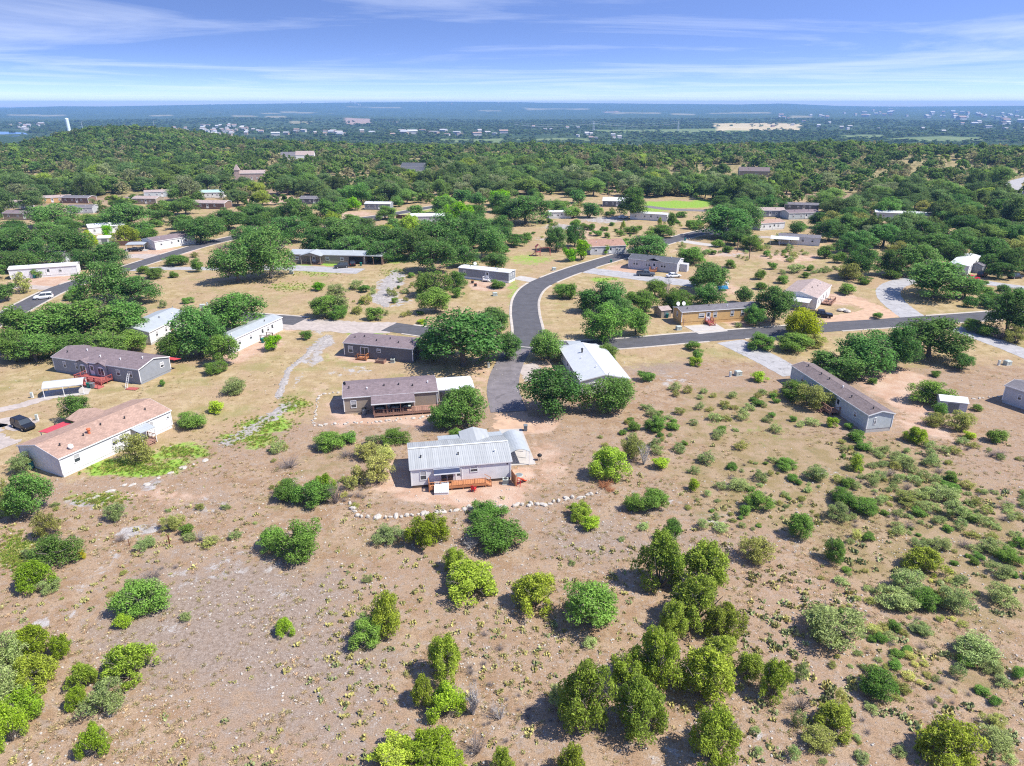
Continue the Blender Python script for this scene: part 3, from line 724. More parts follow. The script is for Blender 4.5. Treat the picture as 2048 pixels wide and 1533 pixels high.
def deck(root, x0, x1, y0, y1, h, m='cedar', rails='flr', steps=None, rail_h=.9, gap=None, roofz=None):
    """raised deck in the house's own frame; rails: f front, l left, r right; steps: (x0, x1, side)"""
    d = MB().box(x0, x1, y0, y1, h - .14, h - .06).build('deck', M[m], root)
    nb = max(2, int((y1 - y0) / .3))
    bw = (y1 - y0) / nb
    bm = MB().box(x0, x1, 0, bw - .02, 0, .045).mesh('deck_board', M[m])
    for i in range(nb): link('deck_board', bm, d, (0, y0 + i * bw, h - .055))
    MB().box(x0, x1, y0 - .04, y0, h - .3, h + .0).build('rim_board', M[m], d)
    pm = MB().box(-.05, .05, -.05, .05, -.2, 0).mesh('post', M[m])
    segs = []
    if 'f' in rails: segs.append(((x0, y0 + .05), (x1, y0 + .05)))
    if 'l' in rails: segs.append(((x0 + .05, y0), (x0 + .05, y1)))
    if 'r' in rails: segs.append(((x1 - .05, y0), (x1 - .05, y1)))
    bal = MB().box(-.02, .02, -.02, .02, 0, rail_h - .12).mesh('baluster', M[m])
    for a_, b_ in segs:
        a_, b_ = Vector(a_), Vector(b_); ln = (b_ - a_).length; tdir = (b_ - a_) / ln
        cut = lambda u: gap and gap[0] <= (a_ + tdir * u).x <= gap[1] and a_.y == b_.y
        n = max(1, round(ln / 1.7))
        for i in range(n + 1):
            q_ = a_ + tdir * (ln * i / n)
            MB().box(q_.x - .055, q_.x + .055, q_.y - .055, q_.y + .055, 0, h + (0 if cut(ln * i / n) else rail_h)).build('post', M[m], d)
        k = int(ln / .32)
        for i in range(k):
            u = (i + .5) * ln / k
            if cut(u): continue
            q_ = a_ + tdir * u
            link('baluster', bal, d, (q_.x, q_.y, h))
        for zz in (h + rail_h - .06, h + .12):
            if gap and a_.y == b_.y:
                for s0, s1 in ((x0, gap[0]), (gap[1], x1)):
                    if s1 - s0 > .1: MB().bar((s0, a_.y, zz), (s1, a_.y, zz), .1, .06).build('handrail', M[m], d)
            else:
                MB().bar((*a_, zz), (*b_, zz), .1, .06).build('handrail', M[m], d)
    if steps:
        sx0, sx1, side = steps
        n = max(2, round(h / .2))
        for i in range(n):
            z_ = h - (i + 1) * h / n
            if side == 'f': MB().box(sx0, sx1, y0 - (i + 1) * .28, y0 - i * .28 - .02, max(z_ - .02, .01), z_ + .05).build('step', M[m], d)
            elif side == 'l': MB().box(x0 - (i + 1) * .28, x0 - i * .28 - .02, sx0, sx1, max(z_ - .02, .01), z_ + .05).build('step', M[m], d)
            else: MB().box(x1 + i * .28 + .02, x1 + (i + 1) * .28, sx0, sx1, max(z_ - .02, .01), z_ + .05).build('step', M[m], d)
        ln = n * .28
        for s in (sx0, sx1):
            if side == 'f': A_, B_ = (s, y0, h), (s, y0 - ln, 0)
            elif side == 'l': A_, B_ = (x0, s, h), (x0 - ln, s, 0)
            else: A_, B_ = (x1, s, h), (x1 + ln, s, 0)
            MB().bar((A_[0], A_[1], A_[2] - .1), (B_[0], B_[1], .08), .05, .2).build('stringer', M[m], d)
            MB().bar((A_[0], A_[1], A_[2] + rail_h - .05), (B_[0], B_[1], rail_h - .05), .07, .06).build('stair_rail', M[m], d)
            MB().bar((B_[0], B_[1], 0), (B_[0], B_[1], rail_h), .08).build('post', M[m], d)
    return d
def carport(name, label, loc, rz, L, D, h, rise, m='metal_white', slab=None, cat='carport', arch=True, posts=3, parent=None):
    root = empty(name, loc, rz, parent)
    if not parent: tag(root, label, cat)
    K = 8
    ring = lambda x: [(x, D * k / K, h + (rise * math.sin(math.pi * k / K) if arch else rise * (1 - abs(2 * k / K - 1)))) for k in range(K + 1)]
    mb = MB()
    top = [ring(0), ring(L)]
    a = [(x, y, z_ + .06) for x, y, z_ in top[0]] + list(reversed(top[0])); b = [(x, y, z_ + .06) for x, y, z_ in top[1]] + list(reversed(top[1]))
    mb.loft([a, b]).build('roof', M[m], root)
    for i in range(posts):
        x = .15 + (L - .3) * i / (posts - 1)
        for y in (.06, D - .06): MB().box(x - .05, x + .05, y - .05, y + .05, 0, h + .04).build('post', M['trim'], root)
    for y in (.06, D - .06): MB().box(.15, L - .15, y - .04, y + .04, h - .1, h - .002).build('side_rail', M['trim'], root)
    if slab: MB().box(-.6, L + .6, -.4, D + .4, -.05, .07).build('slab', M[slab], root)
    return root
def loc_in(root, x, y, z=0):
    return Matrix.Translation(root.location) @ Matrix.Rotation(root.rotation_euler.z, 4, 'Z') @ Vector((x, y, z))

# ---------------------------------------------------------------- the houses
# the white house with the metal roof
MA = 10.0
h1 = house('house', 'white house with ribbed metal roof and orange wood deck by stone border', (824, 977.5), MA, 14.0, 8.0, 'white', 'metal', 'void', base=.42, wh=2.55, pitch=.27,  # skirting coloured dark to stand for the shaded open gap below
           win=[('f', 1.65, .75, .95, 1.5), ('f', 8.75, 1.35, 1.15, 1.0), ('l', 3, .9, .9, 1.2), ('r', 2, .9, .9, 1.2)], doors=[('f', 4.95, 1.75, 2.05, 'trim', True), ('f', 6.6, .8, 2.0)], vents=3, land='white metal-roofed house', cat='house', ov=.14, og=.2)
L_, D_, top_, pt_ = root_dims[h1.name]
rf = [c_ for c_ in h1.children if c_.name.startswith('roof')][0]
# ribbed sheets, one by one, on both slopes
nsh_w = 14.42
sl_ = math.hypot(D_ / 2 + .16, (D_ / 2 + .16) * pt_); aw = 14.42 / 17
def sheet(w, ln):
    mb = MB()
    prof = []
    nrib = 3
    for i in range(nrib):
        u = w * i / nrib
        prof += [(u, .0), (u + .03, .022), (u + .07, .022), (u + .10, .0)]
    prof.append((w - .006, .0))
    mb.loft([[(x, y, z_) for x, z_ in prof] for y in (0, ln)], cap=False, closed=False)
    return mb.mesh('roof_sheet', M['metal'])
sm_ = sheet(aw, sl_)
nsh = 17
for side in (0, 1):
    for i in range(nsh):
        o = link('roof_sheet', sm_, rf)
        x = -.21 + i * aw
        if side == 0:
            o.location = (x, -.16, top_ - .16 * pt_ + .165 + random.uniform(0, .006)); o.rotation_euler = (math.atan(pt_), 0, 0)
        else:
            o.location = (x + aw, D_ + .16, top_ - .16 * pt_ + .165 + random.uniform(0, .006)); o.rotation_euler = (math.atan(pt_), 0, math.pi)
MB().loft([[(x, D_/2 + s * .2, top_ + D_/2 * pt_ + .20 + (.06 if s == 0 else 0)) for s in (-1, 0, 1)] for x in (-.22, 14.24)], cap=False, closed=False).build('ridge_flashing', M['metal_white_plain'], rf)
# rear cross gable and porch roof
zr_ = top_ + D_ / 2 * pt_
pr = MB(); e0 = top_ - .35 * pt_ + .06
pr.loft([[(x, D_ + .2, e0 + .12), (x, D_ + 2.3, e0 - .22), (x, D_ + 2.3, e0 - .14), (x, D_ + .2, e0 + .2)] for x in (4.4, 14.2)])
pr.build('porch_roof', M['metal_gray'], h1)
for x in (4.6, 7.6, 11, 14.0): MB().box(x - .06, x + .06, D_ + 2.1, D_ + 2.22, 0, e0 - .15).build('porch_post', M['trim'], h1)
cg = MB(); gx, gw = 9.9, 2.2; gz = zr_ - .38
cg.loft([[(gx - gw, y, e0 + .1), (gx, y, gz if y < D_ + 2 else gz), (gx + gw, y, e0 + .1), (gx + gw, y, e0 + .2), (gx, y, gz + .1), (gx - gw, y, e0 + .2)] for y in (D_ / 2 + .4, D_ + 2.6)])
cg.build('cross_gable', M['metal'], h1)
MB().prism([(gx - gw + .1, D_ + 2.4, e0 + .1), (gx + gw - .1, D_ + 2.4, e0 + .1), (gx, D_ + 2.4, gz - .02)], (0, -.1, 0)).build('gable_wall', M['white'], h1)
aw_ = MB().prism([(3.1, -.02, 2.72), (3.1, -1.05, 2.5), (3.1, -1.05, 2.44), (3.1, -.02, 2.66)], (3.6, 0, 0)).build('awning', M['awning'], h1)
MB().box(3.05, 6.75, -.16, -.02, 2.72, 2.86).build('awning_cassette', M['trim'], aw_)
MB().box(3.08, 6.72, -1.1, -1.05, 2.36, 2.52).build('front_bar', M['trim'], aw_)
deck(h1, 2.3, 10.2, -1.45, -.04, .62, 'cedar', 'fl', steps=(-1.4, -.3, 'r'))
MB().box(13.4, 13.6, -.04, -.01, 2.55, 2.75).build('wall_vent', M['dark_metal'], h1)
cp = carport('carport', 'gray metal carport with open sides over concrete slab beside white house', loc_in(h1, 14.75, .9), R(MA + 90 + 7), (G(1060, 903, 2.35) - G(1042, 864.5, 2.35)).length, 3.1, 2.2, .6, 'metal_gray', None, posts=4)
_a, _b, _c = G(1060, 903, 2.35), G(1042, 864.5, 2.35), G(1020, 903, 2.35)
cp.location = (_a.x, _a.y, 0); cp.rotation_euler.z = math.atan2(_b.y - _a.y, _b.x - _a.x)
pad('concrete_slab', [(1022, 932), (1072, 929.5), (1043, 858), (998, 860)], M['concrete'], thick=.05)
# tan house with the long deck
h2 = house('house', 'tan house with brown shingle roof and long covered deck, beside curving asphalt drive', (690, 829), 11, 16.0, 7.6, 'tan_siding', 'sh_mauve', 'tan_siding', base=.45, wh=2.6, pitch=.22,
           win=[('f', 1.6, .6, 1.0, 1.45), ('f', 6.2, .7, 1.0, 1.2), ('f', 9.2, .7, 1.0, 1.2), ('l', 3, .9, .9, 1.2)], doors=[('f', 7.9,), ('f', 11.2, 1.6, 2.0, 'trim', True)], vents=6, land='tan house with covered deck', cat='house')
deck(h2, 5.0, 16.4, -2.6, -.04, .62, 'oldwood', 'flr', steps=(-2.4, -1.2, 'r'))
pr = MB().loft([[(x, .2, 3.2), (x, -3.0, 2.72), (x, -3.0, 2.62), (x, .2, 3.1)] for x in (4.6, 12.0)]).build('porch_roof', M['sh_mauve'], h2)
MB().box(4.58, 12.02, -3.05, -3.0, 2.58, 2.76).build('fascia', M['trim'], pr)
for x in (4.9, 7.2, 9.5, 11.8): MB().box(x - .06, x + .06, -2.62, -2.5, .6, 2.66).build('porch_post', M['oldwood'], h2)
cp2 = carport('carport', 'white flat metal carport between tan house and asphalt drive', loc_in(h2, 16.3, 1.5), R(11), 6.6, 6.0, 2.55, .35, 'metal_white_plain', 'concrete', arch=False, posts=3)
# charcoal house behind it
h3 = house('house', 'charcoal gray house with brown shingle roof and small cedar stoop', (690, 713), -15.5, 15.6, 7.0, 'dark_siding', 'sh_mauve', 'dark_siding', base=.4, wh=2.6, pitch=.2,
           win=[('f', 1.5, .6, 1.1, 1.5), ('f', 8.0, 1.2, .95, .85), ('r', 4.0, .9, .8, 1.1)], doors=[('f', 4.7, 1.75, 2.05, 'trim', True)], vents=6, land='charcoal house', cat='house')
deck(h3, 3.7, 5.7, -1.5, -.04, .5, 'cedar', 'fr', steps=(-1.4, -.3, 'l'))
# house with white metal roof end-on by the drive
h5 = house('house', 'white metal-roofed house half hidden by two round trees east of the drive', (1123, 724), -82, 18.2, 8.6, 'white_lap', 'metal_white', 'block', base=.3, wh=2.6, pitch=.22,
           win=[('r', 2.2, .8, 1.1, 1.3), ('r', 6.2, .8, 1.1, 1.3), ('f', 6, .8, 1.1, 1.3)], doors=[('f', 9,)], vents=3, land='white-roofed house end-on', cat='house', ov=.45)
_rr = [c_ for c_ in h5.children if c_.name.startswith('roof')][0]
MB().box(-.2, 5.0, 3.0, 3.3, 2.95, 3.02).build('ridge_trim', M['metal_gray'], _rr)
MB().loft([[(-3.6, y, 2.35), (-.1, y, 2.95), (-.1, y, 3.03), (-3.6, y, 2.43)] for y in (-.2, 8.2)]).build('porch_roof', M['metal_gray'], h5)
MB().loft([[(-6.6, y, 2.1), (-3.6, y, 2.3), (-3.6, y, 2.38), (-6.6, y, 2.18)] for y in (2.4, 5.4)]).build('entry_roof', M['metal_gray'], h5)
for x, y in ((-3.5, 0), (-3.5, 8), (-6.5, 2.6), (-6.5, 5.2), (-3.5, 4)): MB().box(x - .06, x + .06, y - .06, y + .06, 0, 2.3 if x > -4 else 2.1).build('porch_post', M['trim'], h5)
MB().tube([(5.2, 3.0, 3.4), (5.2, 3.0, 4.4)], .16, 8).tube([(5.2, 3, 4.4), (5.2, 3, 4.6)], [.28, .2], 8).build('flue', M['dark_metal'], _rr)
# ochre single-wide
h6 = house('mobile_home', 'ochre yellow single-wide with gray roof and red entry stairs', (1362, 651), 13, 21.5, 4.7, 'yellow_siding', 'sh_gray', 'yellow_siding', base=.75, wh=2.5, pitch=.2,
           win=[('f', 5.2, .8, 1.5, 1.1), ('f', 8.8, .7, 1.0, 1.4), ('f', 13.4, .7, .9, 1.4), ('f', 16.2, .7, .9, 1.4), ('l', 2.4, .8, .8, 1.3)], doors=[('f', 7.0,)], vents=4, land='ochre single-wide')
deck(h6, 6.3, 7.8, -1.4, -.04, .75, 'redwood', 'lr', steps=(6.35, 7.75, 'f'))
# pale single-wide on the right
h7 = house('mobile_home', 'long pale blue-gray single-wide with brown roof running toward dirt lot', (1580, 763), -80.5, 23.2, 4.5, 'blue_siding', 'sh_brown', 'block', base=.7, wh=2.45, pitch=.26,
           win=[('r', 1.35, .75, .42, 1.25), ('f', 4, .7, 1.0, 1.2), ('f', 20, .7, .8, 1.1)], doors=[('f', 15.2,)], vents=6, land='pale blue-gray single-wide')
deck(h7, 13.4, 16.2, -1.9, -.04, .7, 'oldwood', 'fr', steps=(13.5, 14.6, 'f'))
h8 = house('mobile_home', 'white mobile home cut off by the right frame edge', (2003, 805), -62, 15, 5.2, 'light_siding', 'sh_gray', 'light_siding', base=.5, wh=2.7, pitch=.2, win=[('f', 2.6, .9, .7, 1.1), ('f', 8, .9, 1, 1.1)], vents=2, land='white home at the right edge')
# gray double-wide with the red deck
h9 = house('mobile_home', 'gray double-wide with brown roof, arched windows and red deck ramp', (112, 743.5), -19, 21.8, 7.6, 'gray_siding', 'sh_mauve', 'gray_siding', base=.45, wh=2.6, pitch=.26,
           win=[('f', 2.9, .8, .75, 1.3), ('f', 6.1, .8, .75, 1.3), ('f', 16.6, .8, .95, 1.25), ('f', 19.6, .8, 1.0, 1.3), ('r', 5.6, 1.1, .95, 1.1)], doors=[('f', 10.0,)], vents=5, land='gray double-wide with red deck')
for x in (8.0, 12.6):
    MB().loft([[(x - 1.5, y, 2.9), (x, y, 3.55), (x + 1.5, y, 2.9), (x + 1.5, y, 3.0), (x, y, 3.65), (x - 1.5, y, 3.0)] for y in (-.55, 2.6)]).build('dormer_roof', M['sh_mauve'], h9)
    MB().prism([(x - 1.35, -.28, .45), (x + 1.35, -.28, .45), (x + 1.35, -.28, 2.9), (x, -.28, 3.5), (x - 1.35, -.28, 2.9)], (0, .26, 0)).build('bay_front', M['gray_siding'], h9)
    arc = [(x - .75, -.36, .9), (x + .75, -.36, .9), (x + .75, -.36, 2.1)] + [(x + .75 * math.cos(k * math.pi / 8), -.36, 2.1 + .55 * math.sin(k * math.pi / 8)) for k in range(1, 8)] + [(x - .75, -.36, 2.1)]
    wn_ = MB().prism(arc, (0, .08, 0)).build('window', M['trim'], h9)
    for s in (-.36, .36):
        MB().box(x + s - .3, x + s + .3, -.375, -.365, 1.0, 2.3).build('pane', M['glass'], wn_)
deck(h9, 8.6, 15.2, -3.0, -.3, .6, 'redwood', 'flr', steps=None)
rp = MB().prism([(10.2, -3.1, .6), (16.0, -3.1, .1), (16.0, -3.1, 0), (10.2, -3.1, .45)], (0, -1.3, 0)).build('ramp', M['redwood'], h9)
for y in (-3.2, -4.4):
    MB().bar((10.2, y, 1.4), (16.0, y, .95), .08, .07).build('handrail', M['redwood'], rp)
    for k in range(6): MB().box(10.2 + k * 1.14 - .04, 10.2 + k * 1.14 + .04, y - .04, y + .04, 0, 1.4 - k * .09).build('post', M['redwood'], rp)
MB().prism([(18.9, 7.8, 2.4), (22.8, 7.8, 2.4), (22.8, 9.6, 2.1), (18.9, 9.6, 2.1)], (0, 0, .08)).build('rear_awning', M['metal_red'], h9)
carport('carport', 'white arched carport with concrete floor near the gray double-wide', G(88, 798), R(20), 6.6, 3.5, 1.9, .65, 'metal_white', 'concrete', posts=3)
# white house with the faded red roof
h10 = house('mobile_home', 'white double-wide with faded red shingle roof at green grass', (128, 956), 64, 18.6, 9.4, 'white', 'sh_pink', 'white', base=.5, wh=2.55, pitch=.24,
            win=[('f', 2.4, .9, 1.0, 1.3), ('f', 8.4, .9, 1.0, 1.25), ('f', 9.6, .9, 1.0, 1.25), ('f', 14.9, .8, .75, 1.4), ('f', 18.0, 1.4, .6, .6), ('l', 7.6, 1.0, .9, 1.1)], doors=[('f', 12.4,)], vents=5, land='white double-wide with faded red roof')
_rr = [c_ for c_ in h10.children if c_.name.startswith('roof')][0]
MB().tube([(6.4, 2.4, 3.5), (6.4, 2.4, 4.4)], .2, 10).tube([(6.4, 2.4, 4.4), (6.4, 2.4, 4.6)], [.33, .26], 10).build('flue', M['chimney_red'], _rr)
MB().tube([(2.4, .9, 3.3), (2.4, .9, 3.7)], .05, 6).tube([(2.4, .8, 3.75), (2.42, .7, 3.82)], [.4, .36], 12).build('satellite_dish', M['trim'], _rr)
pr = MB().loft([[(x, 0, 2.95), (x, -2.2, 2.6), (x, -2.2, 2.52), (x, 0, 2.87)] for x in (11.3, 14.0)]).build('porch_roof', M['metal_gray'], h10)
for x in (11.45, 13.85): MB().box(x - .05, x + .05, -2.15, -2.05, 0, 2.55).build('porch_post', M['trim'], h10)
deck(h10, 11.3, 14.0, -2.0, -.04, .45, 'oldwood', 'lr', steps=(12, 13.2, 'f'))
MB().loft([[(9.0, D9, 3.0), (11.5, D9, 3.75), (14.0, D9, 3.0), (14.0, D9, 3.1), (11.5, D9, 3.87), (9.0, D9, 3.1)] for D9 in (5.0, 12.2)]).build('rear_gable', M['sh_pink'], h10)
MB().prism([(5.2, 9.8, 2.6), (9.2, 9.8, 2.6), (9.2, 13.4, 2.2), (5.2, 13.4, 2.2)], (0, 0, .08)).build('rear_awning', M['metal_red'], h10)
for x in (5.4, 9.0): MB().box(x - .05, x + .05, 13.1, 13.2, 0, 2.25).build('awning_post', M['trim'], h10)
deck(h10, 9.3, 13.2, 13.6, 16.2, .5, 'fence', 'flr')
# other homes of the settlement
h11 = house('mobile_home', 'white single-wide with gray metal roof beside the creek bed', (460.7, 710.6), 72, 18.8, 4.6, 'white', 'metal_gray', 'white', base=.5, wh=2.5, pitch=.2,
            win=[('f', 3.4, .8, .9, 1.2), ('f', 7.2, .8, .8, 1.2), ('f', 13.4, .8, .8, 1.2)], doors=[('f', 11.4, .95, 2.05, 'trim'), ('f', 15.0,)], vents=2, land='white single-wide by the creek bed')
deck(h11, 10.2, 12.6, -1.8, -.04, .5, 'fence', 'flr')
h12 = house('mobile_home', 'gray-roofed white double-wide behind the oaks, basketball hoop beyond', (303, 691), 82, 15.5, 8.2, 'white_lap', 'metal_gray', 'block', base=.5, wh=2.5, pitch=.24, win=[('f', 2.5, .8, .9, 1.2), ('f', 6, .8, .9, 1.2), ('f', 12, .8, .9, 1.2)], doors=[('f', 8.2, .95, 2.05, 'redwood')], vents=3, land='gray-roofed home behind the oaks')
h13 = house('mobile_home', 'long tan home with pale metal roof, porch gable and open garage', (580, 526), -6, 26.0, 8.0, 'tan_siding', 'metal_gray', 'tan_siding', base=.3, wh=2.6, pitch=.2,
            win=[('f', 2.6, .8, 1.3, 1.2), ('f', 13.2, .8, 1.2, 1.2), ('f', 18.2, .8, 1.2, 1.2)], doors=[('f', 8.5,)], vents=2, land='long tan home with garage')
MB().loft([[(4.6, y, 2.9), (8.3, y, 3.95), (12.0, y, 2.9), (12.0, y, 3.02), (8.3, y, 4.07), (4.6, y, 3.02)] for y in (-2.6, 4.0)]).build('porch_gable', M['metal_gray'], h13)
MB().prism([(5.0, -2.4, 2.9), (11.6, -2.4, 2.9), (8.3, -2.4, 3.85)], (0, .1, 0)).build('gable_wall', M['tan_siding'], h13)
for x in (5.0, 8.3, 11.6): MB().box(x - .1, x + .1, -2.5, -2.3, 0, 2.9).build('porch_post', M['tan_siding'], h13)
deck(h13, 4.9, 11.7, -2.3, -.04, .3, 'fence', 'f')
MB().box(20.6, 25.4, -.06, -.02, .02, 2.5).build('garage_shade_panel', M['black'], h13)  # black panel on the wall, painted shade of the garage interior
MB().loft([[(x, -.5, 2.85), (x, 8.2, 3.1), (x, 8.2, 3.22), (x, -.5, 2.97)] for x in (26.3, 32)]).build('lean_to_roof', M['metal_gray'], h13)
for x in (29, 31.8): MB().box(x - .1, x + .1, -.4, -.2, 0, 2.86).build('lean_to_post', M['brown_siding'], h13)
MB().box(26.3, 31.9, 7.9, 8.1, 0, 3.05).build('lean_to_wall', M['brown_siding'], h13)
MB().box(31.8, 31.95, .2, 7.9, 0, 2.8).build('lean_to_wall', M['brown_siding'], h13)
h14 = house('mobile_home', 'gray single-wide with white skirting and white steps beside bend', (918, 556), -25, 17.0, 4.4, 'gray_siding', 'metal_white_plain', 'trim', base=.7, wh=2.4, pitch=.12, win=[('f', 2.0, .8, .7, 1.1), ('r', 1.4, .8, .6, 1.1), ('r', 3.0, .8, .6, 1.1)], doors=[('f', 9.8,)], vents=2, land='gray single-wide at the bend')
deck(h14, 9.0, 10.8, -1.6, -.04, .7, 'trim', 'fl', steps=(-1.4, -.3, 'r'))
h15 = house('mobile_home', 'light gray double-wide with dark slate roof and cedar stoop above parking drive', (1256.5, 537.5), -27, 15.8, 7.6, 'light_siding', 'sh_dark', 'light_siding', base=.6, wh=2.6, pitch=.24, win=[('f', 1.9, .8, .8, 1.4), ('f', 2.8, .8, .8, 1.4), ('f', 6.0, .8, .8, 1.3), ('f', 6.9, .8, .8, 1.3), ('f', 11.0, .8, .8, 1.4), ('f', 11.9, .8, .8, 1.4), ('r', 3.0, .9, .8, 1.2)], doors=[('f', 8.5,)], vents=2, land='light gray double-wide with slate roof')
deck(h15, 7.4, 9.6, -1.7, -.04, .6, 'cedar', 'lr', steps=(7.8, 9.2, 'f'))
MB().loft([[(6.0, y, 3.2), (8.4, y, 4.1), (10.8, y, 3.2), (10.8, y, 3.33), (8.4, y, 4.23), (6.0, y, 3.33)] for y in (-.5, 3.6)]).build('entry_gable', M['sh_dark'], h15)
MB().box(15.9, 18.2, 3.5, 6.0, 0, 2.4).build('annex_shed', M['light_siding'], h15)
h24 = house('mobile_home', 'tan-roofed white double-wide with porch clutter above dirt turnaround', (1631, 620), 56, 17.0, 9.0, 'white_lap', 'sh_tan', 'white_lap', base=.4, wh=2.6, pitch=.26, win=[('f', 2, .8, .9, 1.2), ('f', 5, .8, .9, 1.2), ('f', 12, .8, .9, 1.2), ('l', 4, .9, .9, 1.2)], doors=[('f', 8,)], vents=4, land='tan-roofed double-wide')
deck(h24, 6.2, 11.6, -2.6, -.04, .45, 'oldwood', 'flr')
MB().prism([(-3.4, 1.2, 2.3), (-.1, 1.2, 2.75), (-.1, 7.6, 2.75), (-3.4, 7.6, 2.3)], (0, 0, .08)).build('side_awning', M['metal_white_plain'], h24)
for y in (1.4, 7.4): MB().box(-3.3, -3.2, y - .05, y + .05, 0, 2.3).build('awning_post', M['trim'], h24)
h23 = house('mobile_home', 'white single-wide with bright white roof above parked red car', (1933, 554), 50, 21, 5.4, 'white', 'metal_white_plain', 'white', base=.6, wh=2.6, pitch=.14, win=[('f', 3, .8, .8, 1.2), ('f', 9, .8, .8, 1.2), ('f', 15, .8, .8, 1.2)], doors=[('f', 6,)], vents=1, land='bright-roofed single-wide')
h20 = house('mobile_home', 'white double-wide with gray roof and broad white awning, tan scrub around', (1556, 488), -20, 14.6, 6.2, 'white', 'sh_gray', 'white', base=.4, wh=2.6, pitch=.16, win=[('f', 8.6, .9, .9, 1.2), ('f', 12, .9, .9, 1.2)], doors=[('f', 4,)], vents=2, land='white double-wide with broad awning')
MB().prism([(-3.0, -3.6, 2.3), (7.2, -3.6, 2.3), (7.2, -.05, 2.9), (-3.0, -.05, 2.9)], (0, 0, .1)).build('awning', M['metal_white_plain'], h20)
for x in (-2.8, .5, 3.8, 7.0): MB().box(x - .06, x + .06, -3.55, -3.43, 0, 2.3).build('awning_post', M['trim'], h20)
SM = [('f', .15, .8, .9, 1.1), ('f', .4, .8, .9, 1.1), ('f', .75, .8, .9, 1.1)]
def small(name, label, A, ang, L, D, wall, roof, land=None, wh=2.5, pitch=.22, doors=True, base=.45, **k):
    return house(name, label, A, ang, L, D, wall, roof, wall, base, wh, pitch, [(s, u * L, z_, w_, h_) for s, u, z_, w_, h_ in SM], [('f', .57 * L)] if doors else (), vents=2, land=land, **k)
small('house', 'low house with terracotta tile roof behind bright green round trees', (1181, 511), 12, 13, 10, 'light_siding', 'tile_red', 'red-tiled house', cat='house', pitch=.3)
small('mobile_home', 'white single-wide with long window row in dry scrub past the bend', (1260, 439), -24, 17, 4.6, 'white', 'metal_white_plain', 'white single-wide in dry scrub')
small('house', 'house with bright white hip roof before a tall oak', (1205, 414), -10, 13, 9, 'dark_siding', 'metal_white_plain', 'bright white roof by tall oak', cat='house', pitch=.3)
small('mobile_home', 'tiny white trailer at the edge of the big spreading oak', (1098, 438), 6, 10.5, 4.2, 'white', 'metal_white_plain', 'tiny white trailer')
small('mobile_home', 'white single-wide on red dirt beside the western road', (22, 560), 20, 18, 4.6, 'white', 'metal_white_plain', 'white single-wide on red dirt', base=.6)
h26 = small('mobile_home', 'white double-wide with brown roof on red dirt next to western road', (312, 501), 55, 16, 8.4, 'white', 'sh_mauve', 'white double-wide by western road', base=.6)
carport('carport', 'low gray flat carport with dark car under it by western road', G(253, 503), R(8), 6.5, 6.0, 2.3, .3, 'metal_gray', 'concrete', arch=False)
small('mobile_home', 'small beige home with low gable among the western oaks', (84, 523), 15, 7.5, 9, 'light_siding', 'sh_tan', None)
small('mobile_home', 'white-roofed house behind the yellow-green tree', (180, 471), 35, 13, 8, 'white', 'metal_white_plain', 'white-roofed house behind yellow tree')
small('mobile_home', 'orange-tan home with cream roof at the wood edge', (59, 409), 22, 19, 7, 'yellow_siding', 'sh_tan', 'orange-tan home')
small('mobile_home', 'dark brown cottage with gray roof and white porch', (125, 407), -6, 15, 7, 'brown_siding', 'sh_gray', 'dark brown cottage')
small('mobile_home', 'gray-roofed home below the dark brown cottage', (135, 428), 5, 12, 7, 'light_siding', 'sh_gray', None)
small('mobile_home', 'pale-roofed home cut by the left frame edge', (-6, 417), -4, 15, 7, 'light_siding', 'sh_tan', None)
small('mobile_home', 'brown-roofed long home in trees at far left, dark windows', (8, 440), -4, 18, 7, 'tan_siding', 'sh_mauve', None)
small('mobile_home', 'pale blue home with tan roof near dark cul-de-sac', (290, 396), 22, 16, 7, 'blue_siding', 'sh_tan', 'dark cul-de-sac')
small('mobile_home', 'tan cottage with brown gable front below the cul-de-sac', (266, 409), -4, 13, 8, 'tan_siding', 'sh_tan', None)
small('mobile_home', 'green-roofed white house among far western trees', (396, 397), 10, 14, 9, 'white', 'metal_green', 'green-roofed house')
small('mobile_home', 'dark brown long home with pale pinkish roof and gable porch', (371, 418), -6, 21, 8, 'brown_siding', 'sh_tan', 'dark brown long home')
small('mobile_home', 'slate-roofed home tucked between round oaks', (600, 409), -5, 14, 8, 'dark_siding', 'sh_gray', 'slate-roofed home')
small('mobile_home', 'gray home with white flat roof beside the western road bend', (730, 420), -5, 13, 6, 'gray_siding', 'metal_white_plain', 'gray home by road bend')
small('mobile_home', 'white-roofed low house beside brown fence', (822, 447), 5, 15, 7, 'light_siding', 'metal_white_plain', 'white-roofed house by brown fence')
small('house', 'pinkish stone house with pointed tower on the wooded hill', (470, 362), 8, 20, 10, 'stone_wall', 'sh_tan', 'stone house with tower', cat='house', wh=4.5, pitch=.35, base=.2, ground=GT(470, 362))
tw = GT(473, 362)
root = [o for o in COL.objects if o.get('label', '').startswith('pinkish stone')][0]
MB().box(.2, 3.6, -.3, 3.0, 0, 7).build('tower', M['stone_wall'], root)
MB().loft([[(-.1, -.6, 7), (3.9, -.6, 7), (3.9, 3.3, 7), (-.1, 3.3, 7)], [(1.88, 1.33, 11), (1.92, 1.33, 11), (1.92, 1.37, 11), (1.88, 1.37, 11)]]).build('tower_roof', M['sh_tan'], root)
def fsmall(label, A, ang, L, D, wall, roof, wh=3.2, pitch=.4):
    h_ = small('house', label, A, ang, L, D, wall, roof, None, cat='house', wh=wh, pitch=pitch, base=.2, ground=GT(*A)); return h_
fsmall('gray-roofed hilltop house with two gables in the woods', (562, 320), 10, 32, 14, 'light_siding', 'sh_gray', 4)
